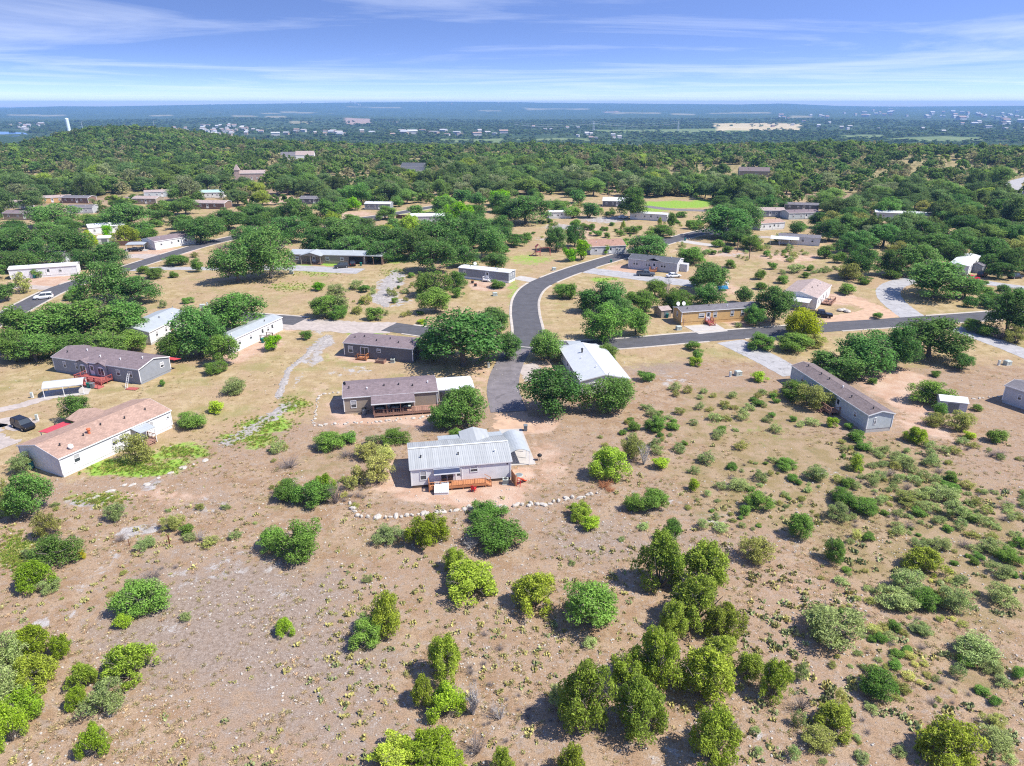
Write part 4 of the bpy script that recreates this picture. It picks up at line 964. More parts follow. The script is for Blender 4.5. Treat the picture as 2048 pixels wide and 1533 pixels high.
fsmall('cream gabled house joined to the gray-roofed hilltop house', (592, 321), 10, 18, 14, 'white', 'sh_tan', 4.5, .5)
fsmall('dark-roofed white house in a woods clearing beyond the oaks', (802, 345), -8, 24, 12, 'white', 'sh_dark', 4)
fsmall('purple-brown roofed house at the eastern wood edge', (1478, 354), -12, 21, 11, 'tan_siding', 'sh_brown', 4)
small('mobile_home', 'blue-gray home with brown roof among eastern oaks', (1577, 440), 8, 15, 8, 'blue_siding', 'sh_mauve', 'blue-gray home among oaks')
small('mobile_home', 'long white-roofed home deep in the eastern oaks', (1749, 438), -20, 24, 6, 'blue_siding', 'metal_white_plain', 'long white-roofed home')
small('mobile_home', 'low charcoal home with flat gray roof behind blue-gray home', (1568, 421), -15, 16, 6, 'dark_siding', 'sh_gray', None)
small('mobile_home', 'gray house with pinkish roof at the end of the street', (1500, 434), -4, 16, 8, 'gray_siding', 'sh_tan', None)
small('mobile_home', 'white home with dull red roof near the street end oak', (1520, 462), 18, 12, 8, 'white', 'sh_pink', 'dull red roofed home')
# sheds
def shed(label, A, ang, L, D, h, wall, roof, door=True):
    p = G(*A); r = empty('shed', p, R(ang)); tag(r, label, 'shed')
    MB().loft([[(x, 0, 0), (x, D, 0), (x, D, h), (x, D / 2, h + D * .18), (x, 0, h)] for x in (0, L)]).build('wall', M[wall], r)
    MB().loft([[(x, -.15, h - .03), (x, D / 2, h + D * .18 + .02), (x, D + .15, h - .03), (x, D + .15, h + .05), (x, D / 2, h + D * .18 + .1), (x, -.15, h + .05)] for x in (-.15, L + .15)]).build('roof', M[roof], r)
    if door: MB().box(L * .3, L * .7, -.05, -.005, .05, h * .88).build('door', M['bin_gray'], r)
    HOUSES.append((p.x, p.y, 3, 0, p.x, p.y, L, D))
    return r
shed('small cream shed with gable roof behind the ochre single-wide', (1322, 637), 20, 2.8, 3.4, 1.9, 'tan_siding', 'sh_tan')
shed('small white shed under the oak next to the dirt lot', (1876, 824), -18, 4.2, 3.0, 2.1, 'light_siding', 'metal_white_plain')
shed('tiny white shed in the eastern oaks', (1666, 476), 0, 3, 3, 2.0, 'white', 'metal_white_plain')
shed('gray storage shed behind the bright-roofed single-wide', (1962, 548), 40, 4, 3.4, 2.4, 'gray_siding', 'sh_gray')
shed('small gray shed next to the western single-wide', (108, 527), 10, 4, 4, 2.2, 'blue_siding', 'sh_gray')
shed('low white pump house behind western oak', (196, 489), 10, 5, 4, 2.2, 'white', 'metal_white_plain')
# ---------------------------------------------------------------- vehicles
def car(name, label, p, ang, kind, col, cat='car'):
    r = empty(name, (p.x, p.y, p.z + .0), R(ang)); tag(r, label, cat)
    Lc, Wc, zb, zh = {'suv': (4.7, 1.9, 1.05, 1.75), 'sedan': (4.6, 1.82, .92, 1.45), 'pickup': (5.7, 1.98, 1.1, 1.85)}[kind]
    hw = Wc / 2
    st = {'suv': [(-2.35, .85, .45, .85), (-2.2, .95, .3, 1.0), (-1.2, 1, .28, 1.05), (1.0, 1, .28, 1.05), (2.0, .95, .3, .95), (2.35, .82, .42, .78)],
          'sedan': [(-2.3, .82, .4, .8), (-2.1, .94, .28, .9), (-1.0, 1, .25, .92), (.9, 1, .25, .92), (1.9, .94, .28, .82), (2.3, .8, .38, .68)],
          'pickup': [(-2.85, .95, .5, 1.05), (-2.75, .98, .45, 1.1), (-.9, 1, .42, 1.1), (1.2, 1, .42, 1.1), (2.5, .96, .42, 1.04), (2.85, .86, .5, .9)]}[kind]
    rings = []
    for x, w_, z0, z1 in st:
        w_ *= hw
        rings.append([(x, -w_ * .92, z0), (x, w_ * .92, z0), (x, w_, (z0 + z1) * .5), (x, w_ * .93, z1), (x, -w_ * .93, z1), (x, -w_, (z0 + z1) * .5)])
    body = MB().loft(rings).build('body', M['car'], r, smooth=False); body.color = (*col, 1)
    cb = {'suv': ((-2.2, 1.15), (-1.95, .45)), 'sedan': ((-1.75, 1.15), (-1.0, .35)), 'pickup': ((-.75, 1.35), (-.55, .75))}[kind]
    (a0, a1), (b0, b1) = cb
    zt = zh - .06; z0 = zb - .03
    MB().loft([[(a0, -hw * .9, z0), (a1, -hw * .9, z0), (a1, hw * .9, z0), (a0, hw * .9, z0)], [(b0, -hw * .74, zt), (b1, -hw * .74, zt), (b1, hw * .74, zt), (b0, hw * .74, zt)]]).build('glazing', M['glass'], r)
    rf_ = MB().loft([[(b0 - .05, -hw * .76, zt), (b1 + .05, -hw * .76, zt), (b1 + .05, hw * .76, zt), (b0 - .05, hw * .76, zt)], [(b0 + .1, -hw * .66, zh), (b1 - .15, -hw * .66, zh), (b1 - .15, hw * .66, zh), (b0 + .1, hw * .66, zh)]]).build('roof', M['car'], r); rf_.color = (*col, 1)
    for s in (-1, 1):
        for xa, xb in ((a0, b0), (a1, b1), ((a0 + a1) / 2 - .1, (b0 + b1) / 2 - .1)):
            pl = MB().bar((xa, s * hw * .905, z0), (xb, s * hw * .755, zt), .09, .05).build('pillar', M['car'], r); pl.color = (*col, 1)
    if kind == 'pickup':
        MB().box(-2.7, -.85, -hw * .82, hw * .82, 1.1, 1.112).build('bed_floor', M['black'], r)
        for s in (-1, 1): q_ = MB().box(-2.75, -.8, s * hw * .9 - .06, s * hw * .9 + .06, 1.08, 1.3).build('bed_side', M['car'], r); q_.color = (*col, 1)
        q_ = MB().box(-2.8, -2.7, -hw * .9, hw * .9, 1.0, 1.3).build('tailgate', M['car'], r); q_.color = (*col, 1)
    k = ('wheel',)
    if k not in _cache:
        w1 = MB().tube([(0, -.12, 0), (0, .12, 0)], .34, 14); w2 = MB().tube([(0, -.13, 0), (0, .13, 0)], .2, 10)
        _cache[k] = (w1.mesh('wheel', M['tire']), w2.mesh('rim', M['rim']))
    ax = Lc * .31
    for x in (-ax, ax):
        for s in (-1, 1):
            o = link('wheel', _cache[k][0], r, (x, s * (hw - .1), .34)); link('rim', _cache[k][1], o)
    for s in (-1, 1):
        MB().box(Lc / 2 - .12, Lc / 2 - .02, s * hw * .62 - .18, s * hw * .62 + .18, zb * .62, zb * .75).build('headlight', M['lampglass'], r)
        MB().box(-Lc / 2 + .0, -Lc / 2 + .1, s * hw * .7 - .12, s * hw * .7 + .12, zb * .7, zb * .9).build('tail_light', M['red'], r)
    return r
WH, BK, GY = (.72, .72, .72), (.012, .013, .016), (.10, .115, .13)
car('parked_car', 'white SUV driving on the western road', G(88, 598), 207, 'suv', WH)
car('parked_car', 'black SUV parked on gravel by the faded red roofed home', G(48, 856), -30, 'suv', BK)
car('parked_car', 'dark gray SUV parked nose out before the long tan home', G(683, 536), 205, 'suv', (.04, .042, .046))
car('parked_car', 'black off-roader in front of the open garage', G(706, 531), 100, 'suv', BK)
car('pickup_truck', 'slate gray pickup truck parked before the light gray double-wide', G(1291, 552), -12, 'pickup', GY, 'pickup truck')
car('parked_car', 'white sedan parked next to the slate gray pickup truck', G(1347, 555), 15, 'sedan', WH)
car('parked_car', 'bright red car before the bright-roofed single-wide', G(1943, 560), 10, 'sedan', (.55, .01, .03))
car('parked_car', 'black SUV parked just behind the bright red car', G(1964, 553), 40, 'suv', BK)
car('parked_car', 'dark SUV under trees by the right frame edge', G(2030, 557), 15, 'suv', (.03, .03, .034))
car('pickup_truck', 'black pickup truck in shade below tan-roofed double-wide', G(1640, 634), -20, 'pickup', BK, 'pickup truck')
car('parked_car', 'black car poking out of the white flat carport', loc_in(h2, 21.0, 3.2), 12, 'sedan', BK)
car('parked_car', 'dark car under the low gray flat carport', G(272, 503), 8, 'sedan', BK)
car('parked_car', 'white car far off in scrub past the bend', G(1246, 437), 10, 'sedan', WH)
# ---------------------------------------------------------------- yard things
def bin_(label, p, m='bin_green', cat='trash bin', rz=0):
    r = empty('trash_bin', p, rz); tag(r, label, cat)
    MB().loft([[(-.24, -.28, .06), (.24, -.28, .06), (.24, .28, .06), (-.24, .28, .06)], [(-.31, -.36, 1.0), (.31, -.36, 1.0), (.31, .36, 1.0), (-.31, .36, 1.0)]]).build('body', M[m], r)
    MB().loft([[(-.34, -.4, 1.0), (.34, -.4, 1.0), (.34, .4, 1.0), (-.34, .4, 1.0)], [(-.3, -.34, 1.1), (.3, -.34, 1.1), (.3, .36, 1.08), (-.3, .36, 1.08)]]).build('lid', M[m], r)
    for s in (-1, 1): MB().tube([(s * .25, .32, .1), (s * .31, .32, .1)], .1, 10).build('wheel', M['black'], r)
    MB().bar((-.28, .42, .98), (.28, .42, .98), .04).build('handle', M['black'], r)
    return r
bin_('dark green bin at the kerb above the light gray double-wide', G(1222, 526))
bin_('dark green bin on the pavement of the far street', G(1370, 482))
bin_('green bin next to the red deck ramp', G(179, 776))
bin_('gray bin beside the green one by red deck ramp', G(186, 777), 'bin_gray')
bin_('green bin at the cream shed', G(1334, 636))
bin_('green bin beside the white single-wide by creek bed', G(526, 686))
bin_('green bin at the open garage of the tan home', G(722, 532))
bin_('dark bin on red dirt by the western single-wide', G(70, 557))
bin_('gray bin standing where the asphalt drive ends', G(1051, 862), 'bin_gray')
bin_('teal bin beside the gable wall of red-roofed home', G(63, 938), 'teal')
def ac_unit(label, p, rz=0, s=.8):
    r = empty('air_conditioner', p, rz); tag(r, label, 'air conditioner')
    MB().box(-s/2, s/2, -s/2, s/2, .05, .8).build('cabinet', M['util_gray'], r)
    MB().tube([(0, 0, .8), (0, 0, .83)], s * .38, 14).build('fan_grille', M['dark_metal'], r)
    MB().box(-s/2 - .1, s/2 + .1, -s/2 - .1, s/2 + .1, -.05, .05).build('pad', M['concrete'], r)
    for i in range(4): MB().box(-s/2 - .01, s/2 + .01, -s/2 - .012, -s/2 - .001, .15 + i * .15, .2 + i * .15).build('louvre', M['dark_metal'], r)
ac_unit('air conditioner under the fence panel by white metal-roofed house', loc_in(h1, 13.1, -.9))
ac_unit('air conditioner against the charcoal house wall', loc_in(h3, 11.4, -.8))
# fence panel, kayak, chair, grill, lid, box by the white house
r = empty('wood_screen', loc_in(h1, 14.05, -.2), R(MA - 80)); tag(r, 'brown wooden screen panel standing off the white house corner', 'screen')
for i in range(9): MB().box(i * .2, i * .2 + .185, -.02, .02, .05, 1.75 + random.uniform(-.01, .01)).build('board', M['cedar'], r)
for z_ in (.4, 1.4): MB().box(0, 1.8, .022, .06, z_, z_ + .1).build('rail', M['cedar'], r)
for x in (.05, 1.75): MB().box(x - .045, x + .045, .062, .15, 0, 1.8).build('post', M['cedar'], r)
r = empty('slide', loc_in(h1, 14.9, -1.9), R(60)); tag(r, 'orange-red plastic slide leaning by wooden screen', 'slide')
MB().loft([[(x, -.3, z_ + .18), (x, -.26, z_), (x, .26, z_), (x, .3, z_ + .18), (x, .26, z_ + .18), (x, .2, z_ + .05), (x, -.2, z_ + .05), (x, -.26, z_ + .18)] for x, z_ in ((0, 1.15), (.5, .85), (1.0, .4), (1.4, .12), (1.7, .06))]).build('chute', M['orange'], r)
for s in (-1, 1): MB().bar((-.3, s * .26, 0), (0, s * .26, 1.3), .07).build('ladder_leg', M['red'], r)
for z_ in (.3, .6, .9): MB().bar((-.3 + z_ * .23, -.26, z_), (-.3 + z_ * .23, .26, z_), .05).build('rung', M['red'], r)
r = empty('garden_chair', loc_in(h1, 8.4, -2.2), R(160)); tag(r, 'small red plastic chair in front of the orange deck', 'chair')
MB().box(-.3, .3, -.28, .28, .36, .42).build('seat', M['red'], r)
MB().prism([(-.3, .24, .42), (.3, .24, .42), (.24, .42, 1.05), (0, .45, 1.15), (-.24, .42, 1.05)], (0, .05, 0)).build('backrest', M['red'], r)
for sx in (-.26, .26):
    for sy in (-.24, .24): MB().bar((sx, sy, 0), (sx * .95, sy * .95, .38), .06).build('leg', M['red'], r)
    MB().box(sx - .05, sx + .05, -.28, .3, .58, .63).build('armrest', M['red'], r)
r = empty('grill', G(1079, 921), R(20)); tag(r, 'black kettle barbecue grill at the carport slab corner', 'grill')
MB().tube([(0, 0, .62), (0, 0, .72), (0, 0, .86)], [.16, .32, .38], 14).build('bowl', M['black'], r)
MB().tube([(0, 0, .87), (0, 0, 1.0), (0, 0, 1.12)], [.38, .32, .12], 14).build('lid', M['black'], r)
for k in range(3): MB().bar((.34 * math.cos(k * 2.1), .34 * math.sin(k * 2.1), 0), (.14 * math.cos(k * 2.1), .14 * math.sin(k * 2.1), .68), .05).build('leg', M['dark_metal'], r)
r = empty('septic_lid', G(1038, 951)); tag(r, 'round dark green septic lid on bare soil near white house', 'lid')
MB().tube([(0, 0, -.05), (0, 0, .1)], [.62, .58], 16).build('rim', M['util_gray'], r); MB().tube([(0, 0, .1), (0, 0, .14)], [.52, .46], 16).build('cover', M['bin_gray'], r)
r = empty('storage_box', G(868.5, 991), R(4)); tag(r, 'white ribbed storage box with sloping lid before the deck', 'storage box')
MB().loft([[(x, 0, 0), (x, 1.3, 0), (x, 1.3, 1.25), (x, 0, .35)] for x in (0, 2.0)]).build('body', M['trim'], r)
for i in range(8): MB().prism([(i * .25 + .01, -.06, .36), (i * .25 + .24, -.06, .36), (i * .25 + .24, 1.34, 1.32), (i * .25 + .01, 1.34, 1.32)], (0, 0, .05)).build('lid_panel', M['metal_white_plain'], r)
r = empty('rain_barrel', loc_in(h2, 3.3, -.7)); tag(r, 'dark gray barrel against the tan house wall', 'barrel')
MB().tube([(0, 0, 0), (0, 0, .4), (0, 0, .8), (0, 0, 1.15)], [.38, .46, .46, .38], 14).build('body', M['bin_gray'], r); MB().tube([(0, 0, 1.15), (0, 0, 1.2)], [.42, .4], 14).build('lid', M['black'], r)
r = empty('raised_bed', loc_in(h3, 9.1, -1.6), R(-15)); tag(r, 'wooden raised garden bed box before the charcoal house', 'planter')
for a_ in ((-.9, .9, -.6, -.52), (-.9, .9, .52, .6), (-.9, -.82, -.51, .51), (.82, .9, -.51, .51)):
    for z_ in (0, .33): MB().box(a_[0], a_[1], a_[2], a_[3], z_, z_ + .31).build('board', M['oldwood'], r)
MB().box(-.81, .81, -.51, .51, 0, .52).build('soil', M['void'], r)
for x, y in ((-.88, -.58), (.88, .58), (.88, -.58), (-.88, .58)): MB().box(x - .06, x + .06, y - .06, y + .06, 0, .8).build('post', M['oldwood'], r)
def pedestal(label, px, box=False, rz=.2):
    p = G(*px); r = empty('utility_pedestal', p, rz); tag(r, label, 'utility box')
    if box:
        MB().box(-.6, .6, -.5, .5, .08, .85).build('cabinet', M['util_gray'], r); MB().loft([[(-.64, -.54, .85), (.64, -.54, .85), (.64, .54, .85), (-.64, .54, .85)], [(-.5, -.4, .97), (.5, -.4, .97), (.5, .4, .97), (-.5, .4, .97)]]).build('lid', M['util_gray'], r)
        MB().box(-.7, .7, -.6, .6, -.05, .08).build('pad', M['concrete'], r); MB().box(-.03, .03, -.53, -.505, .3, .5).build('handle', M['dark_metal'], r)
    else:
        MB().box(-.2, .2, -.16, .16, 0, 1.0).build('cabinet', M['trim'], r); MB().loft([[(-.23, -.19, 1.0), (.23, -.19, 1.0), (.23, .19, 1.0), (-.23, .19, 1.0)], [(-.18, -.14, 1.1), (.18, -.14, 1.1), (.18, .14, 1.1), (-.18, .14, 1.1)]]).build('lid', M['util_gray'], r)
        MB().box(-.15, .15, -.185, -.161, .2, .9).build('door', M['util_gray'], r)
for a_ in [('white utility post beside green box near the chipseal drive', (1460, 754)), ('green utility box near the chipseal drive', (1476, 751), True), ('pale utility box in the tan meadow left of oak', (405, 616), True), ('white post beside the pale meadow utility box', (415, 613)),
           ('utility box by the long tan home driveway', (583, 548), True), ('gray utility box across from the ochre home stairs', (1357, 660), True), ('white-green utility box on dry grass at the eastern lot', (1997, 731)), ('low utility box beside the eastern lot post', (2014, 730), True),
           ('utility box on dry grass before the bend', (1108, 541), True), ('pale meter box in yellow grass near bend', (990, 592), True), ('white post next to arched carport', (65, 796)), ('white post by the black SUV', (75, 841)), ('small post at the intersection oak', (977, 736)), ('white meter post by the far western driveway', (160, 590))]: pedestal(*a_)
def post(label, px, h=1.5, w=.1, m='rust', cat='fence post'):
    r = empty('fence_post', G(*px), 0); tag(r, label, cat)
    MB().box(-w/2, w/2, -.02, .02, -.1, h).build('web', M[m], r); MB().box(-.02, .02, .021, w * .8, -.1, h - .01).build('flange', M[m], r)
post('rusty steel fence post standing in the western scrub', (340, 1092), 1.5, .14)
post('thin rusty stake left of the rusty fence post', (259, 1092), 1.0, .06)
LANDMARKS.append(('rusty fence post', G(340, 1092).x, G(340, 1092).y))
# basketball hoop
r = empty('basketball_hoop', G(355, 643), R(200)); tag(r, 'basketball hoop on a pole behind gray-roofed home', 'basketball hoop')
MB().tube([(0, 0, 0), (0, 0, 2.6), (.5, 0, 3.1)], .08, 8).build('pole', M['dark_metal'], r)
MB().box(.55, .6, -.9, .9, 2.7, 3.8).build('backboard', M['bin_gray'], r)
MB().tube([(.62 + .23 + .23 * math.cos(k * .52), .23 * math.sin(k * .52), 3.0) for k in range(13)], .02, 5).build('rim', M['orange'], r)
# playset
r = empty('playset', G(1076, 512), R(10)); tag(r, 'red-brown wooden playset with swings on green lawn', 'playset')
for x in (-.8, .8):
    for y in (-.8, .8): MB().bar((x, y, 0), (x, y, 3.2), .12).build('post', M['redwood'], r)
MB().box(-.9, .9, -.9, .9, 1.35, 1.45).build('platform', M['redwood'], r)
MB().loft([[(-1, y, 3.1), (0, y, 4.0), (1, y, 3.1), (1, y, 3.18), (0, y, 4.1), (-1, y, 3.18)] for y in (-1, 1)]).build('roof', M['redwood'], r)
MB().bar((.8, 0, 2.7), (4.2, 0, 2.7), .14).build('beam', M['redwood'], r)
for y in (-.9, .9): MB().bar((4.2, 0, 2.7), (4.4, y, 0), .11).build('leg', M['redwood'], r)
for x in (2.0, 3.1):
    sw = MB().box(x - .25, x + .25, -.1, .1, .5, .55).build('swing', M['bin_green'], r)
    for s in (-.23, .23): MB().bar((x + s, 0, .55), (x + s, 0, 2.65), .025).build('rope', M['black'], sw)
MB().prism([(-.9, -.3, 1.4), (-2.8, -.3, .1), (-2.8, -.3, .02), (-.9, -.3, 1.28)], (0, .6, 0)).build('slide', M['redwood'], r)
# dark picnic pen behind playset, ladder, trailer, poles
r = empty('paddock_fence', G(1083, 502), R(-3)); tag(r, 'dark rail fence under the oaks behind the playset', 'fence')
for i in range(8): MB().box(i * 1.5 - .06, i * 1.5 + .06, -.06, .06, 0, 1.4).build('post', M['fence'], r)
for z_ in (.5, .9, 1.3): MB().box(0, 10.5, -.09, -.062, z_, z_ + .12).build('rail', M['fence'], r)
r = empty('board_fence', G(792, 437), R(-28)); tag(r, 'dark brown board fence by the white-roofed house', 'fence')
for i in range(40): MB().box(i * .25, i * .25 + .235, -.02, .02, .02, 1.8 + random.uniform(-.03, .03)).build('board', M['fence'], r)
for z_ in (.4, 1.4): MB().box(0, 10, .022, .06, z_, z_ + .1).build('rail', M['fence'], r)
r = empty('board_fence', G(228, 492), R(3)); tag(r, 'gray-brown board fence behind the low gray carport', 'fence')
for i in range(48): MB().box(i * .25, i * .25 + .235, -.02, .02, .02, 1.8 + random.uniform(-.03, .03)).build('board', M['fence'], r)
for z_ in (.4, 1.4): MB().box(0, 12, .022, .06, z_, z_ + .1).build('rail', M['fence'], r)
r = empty('ladder', G(252, 778), R(-15)); tag(r, 'white ladder leaning on gray double-wide below its windows', 'ladder')
for s in (-.22, .22): MB().bar((s, 0, 0), (s, 1.3, 2.6), .06).build('side_rail', M['trim'], r)
for k in range(7): MB().bar((-.22, .16 + k * .17, .32 + k * .34), (.22, .16 + k * .17, .32 + k * .34), .05).build('rung', M['trim'], r)
r = empty('wood_pallet', G(255, 778), R(-10)); tag(r, 'red wooden pallet lying on grass near white ladder', 'pallet')
for i in range(6): MB().box(i * .36, i * .36 + .28, -.6, .6, .1, .14).build('slat', M['redwood'], r)
for y in (-.5, 0, .45): MB().box(0, 2.1, y, y + .1, 0, .098).build('runner', M['redwood'], r)
r = empty('utility_trailer', G(1444, 581), R(15)); tag(r, 'blue tarp-covered trailer among trees above the ochre single-wide', 'trailer')
MB().loft([[(-1.6, -.8, .5), (1.6, -.8, .5), (1.6, .8, .5), (-1.6, .8, .5)], [(-1.5, -.7, 1.1), (1.3, -.65, 1.3), (1.2, .6, 1.25), (-1.4, .7, 1.15)]]).build('tarp', M['blue'], r)
for s in (-1, 1): MB().tube([(0, s * .85, .32), (0, s * .99, .32)], .32, 12).build('wheel', M['tire'], r)
MB().bar((1.6, 0, .45), (2.8, 0, .4), .1).build('drawbar', M['dark_metal'], r)
MB().box(-1.6, 1.6, -.85, .85, .42, .498).build('bed', M['dark_metal'], r)
r = empty('water_tank', G(1452, 575)); tag(r, 'white plastic water tank next to the blue trailer', 'tank')
MB().tube([(0, 0, 0), (0, 0, 1.3), (0, 0, 1.6)], [.6, .6, .35], 14).build('shell', M['trim'], r); MB().tube([(0, 0, 1.6), (0, 0, 1.7)], .2, 10).build('lid', M['black'], r)
def pole(label, px, h=8, arms=True):
    r = empty('utility_pole', GT(*px), .3); tag(r, label, 'utility pole')
    MB().tube([(0, 0, -.2), (0, 0, h)], [.16, .11], 8).build('shaft', M['fence'], r)
    if arms:
        MB().bar((-1, 0, h - .6), (1, 0, h - .6), .1).build('crossarm', M['fence'], r)
        for s in (-.9, 0, .9): MB().tube([(s, 0, h - .55), (s, 0, h - .3)], .05, 6).build('insulator', M['util_gray'], r)
pole('wooden utility pole rising behind the bright white roof', (1216, 400), 10)
pole('short utility pole in scrub right of the far street', (1474, 505), 4.5, False)
pole('bare leaning wooden pole near olive scrub', (1498, 520), 5, True)
r = empty('street_sign', G(1366, 655), .3); tag(r, 'wooden signpost beside the ochre home pad', 'signpost')
MB().box(-.06, .06, -.06, .06, 0, 2.2).build('post', M['oldwood'], r); MB().box(-.06, .5, -.08, -.061, 1.5, 1.7).build('board', M['oldwood'], r)
for lab, hh, x, y, z_ in [('white satellite dish on the ochre single-wide roof', h6, 2.0, 3.6, 3.75), ('smaller satellite dish at the ochre roof corner', h6, .6, 3.8, 3.72), ('satellite dish behind the gray single-wide at bend', h14, 3.6, 3.9, 3.4)]:
    r = empty('satellite_dish', loc_in(hh, x, y, z_), R(200)); tag(r, lab, 'satellite dish')
    MB().bar((0, 0, -.45), (0, 0, .55), .05).build('mast', M['util_gray'], r)
    MB().tube([(0, -.02, .6), (0, .06, .62), (0, .12, .64)], [.12, .4, .5], 14).build('reflector', M['trim'], r)
    MB().bar((0, .0, .5), (0, .5, .75), .03).build('feed_arm', M['util_gray'], r)
r = empty('satellite_dish', loc_in(h2, .2, 3.8, 3.75), R(150)); tag(r, 'dark satellite dish on the tan house roof corner', 'satellite dish')
MB().bar((0, 0, -.3), (0, 0, .4), .05).build('mast', M['dark_metal'], r); MB().tube([(0, -.02, .45), (0, .06, .47), (0, .1, .48)], [.1, .3, .36], 12).build('reflector', M['dark_metal'], r)
for lab, px in [('dark charcoal fire pit drum before gray single-wide at bend', (945, 567)), ('small dark stool on red soil near fire pit drum', (951, 573))]:
    r = empty('fire_drum', G(*px)); tag(r, lab, 'drum')
    MB().tube([(0, 0, 0), (0, 0, .8)], [.4, .42], 12).build('shell', M['dark_metal'], r); MB().tube([(0, 0, .8), (0, 0, .83)], .43, 12).build('rim', M['rust'], r)
r = empty('red_canopy', G(984, 470), .2); tag(r, 'small red canopy tent at the wood edge by oaks', 'canopy')
MB().loft([[(-2, -2, 2.2), (2, -2, 2.2), (2, 2, 2.2), (-2, 2, 2.2)], [(-.1, -.1, 3.2), (.1, -.1, 3.2), (.1, .1, 3.2), (-.1, .1, 3.2)]]).build('canopy', M['red'], r)
for x in (-1.9, 1.9):
    for y in (-1.9, 1.9): MB().bar((x, y, 0), (x, y, 2.2), .06).build('leg', M['trim'], r)
for i, (px, lab) in enumerate([((1686, 622), 'pale boulder ring on tan grass by dirt turnaround'), ((1694, 625), 'smaller pale boulder beside the boulder ring'), ((1680, 623), 'flat pale boulder left of the boulder ring')]):
    mb = MB(); rings = []
    for k in range(5):
        z_ = k / 4; q_ = math.sin(math.pi * (z_ * .8 + .2)) * .8
        rings.append([(q_ * (1 + .3 * random.random()) * math.cos(j * .785), q_ * (1 + .3 * random.random()) * math.sin(j * .785), z_ * .8) for j in range(8)])
    o = mb.loft(rings).build('boulder', M['limestone'], None, G(*px)); tag(o, lab, 'boulder')
for nm, lab, hh, x, y in [('patio_set', 'dark patio furniture set on the porch of tan-roofed double-wide', h24, 8.5, -1.4)]:
    r = empty(nm, loc_in(hh, x, y, .45), .4); tag(r, lab, 'furniture')
    MB().tube([(0, 0, .68), (0, 0, .73)], .6, 14).build('table_top', M['dark_metal'], r); MB().bar((0, 0, 0), (0, 0, .68), .1).build('table_leg', M['dark_metal'], r)
for i, (u, lab) in enumerate([(6.0, 'dark wicker sofa on the covered deck, nearest the tan house window'), (8.6, 'dark wicker sofa at the middle of the covered deck'), (10.6, 'dark wicker sofa at the far end of covered deck')]):
    r = empty('outdoor_sofa', loc_in(h2, u, -.9, .62), R(11)); tag(r, lab, 'sofa')
    MB().box(-.8, .8, -.35, .35, .1, .42).build('seat', M['black'], r); MB().box(-.8, .8, .25, .4, .42, .85).build('backrest', M['black'], r)
    for s in (-.85, .78): MB().box(s, s + .08, -.35, .4, .05, .6).build('armrest', M['black'], r)
    MB().box(-.7, .7, -.3, .22, .42, .5).build('cushion', M['util_gray'], r)

# ---------------------------------------------------------------- stone borders
def stone_mesh(seed):
    rs = np.random.default_rng(seed); mb = MB(); rings = []
    for k in range(4):
        z_ = (0, .35, .75, 1.0)[k]; q_ = (.9, 1.0, .85, .5)[k]
        rings.append([(q_ * .5 * rs.uniform(.8, 1.15) * math.cos(j * 1.047), q_ * .5 * rs.uniform(.8, 1.15) * math.sin(j * 1.047), z_ * rs.uniform(.92, 1.05) - .1) for j in range(6)])
    return mb.loft(rings).mesh('stone', M['limestone'])
STONES = [stone_mesh(i) for i in range(7)]
def border(name, label, px, step, size, h):
    pts = smooth([G(*p) for p in px], 14)
    r = empty(name, (pts[0].x, pts[0].y, 0)); tag(r, label, 'stone border')
    acc = 0; prev = pts[0]
    for p in pts[1:]:
        acc += (p - prev).length; prev = p
        if acc > step:
            acc = random.uniform(-.35, .25) * step
            s = size * random.uniform(.55, 1.5)
            link('stone', random.choice(STONES), r, (p.x - pts[0].x + random.uniform(-.25, .25), p.y - pts[0].y + random.uniform(-.35, .35), 0), random.uniform(0, 6), (s * random.uniform(.9, 1.8), s * random.uniform(.7, 1.2), h * random.uniform(.45, 1.1)))
    return r
border('stone_border', 'curved border of pale limestone boulders below the white metal-roofed house', [(697, 1002), (706, 1018), (716, 1030), (745, 1035), (780, 1035), (820, 1034), (850, 1028), (900, 1021), (960, 1016), (1010, 1013), (1060, 1011), (1095, 1008), (1120, 1001), (1160, 996), (1198, 989)], .60, .58, .4)
border('stone_border', 'low edging of small pale stones round the tan house yard', [(684, 786), (650, 788), (637, 796), (634, 815), (629, 836), (627, 850), (660, 850), (720, 847), (780, 843), (800, 838), (840, 836), (868, 832)], .5, .42, .3)
border('stone_border', 'line of pale stones along dry meadow by the red-roofed home', [(150, 1005), (190, 998), (240, 975), (300, 968), (330, 950), (385, 930), (425, 918)], 1.5, .8, .22)
border('stone_border', 'faint pale stone line across the eastern lot', [(1940, 800), (1975, 796), (2004, 794)], .8, .4, .2)
LANDMARKS.append(('boulder border', G(1000, 1014).x, G(1000, 1014).y))
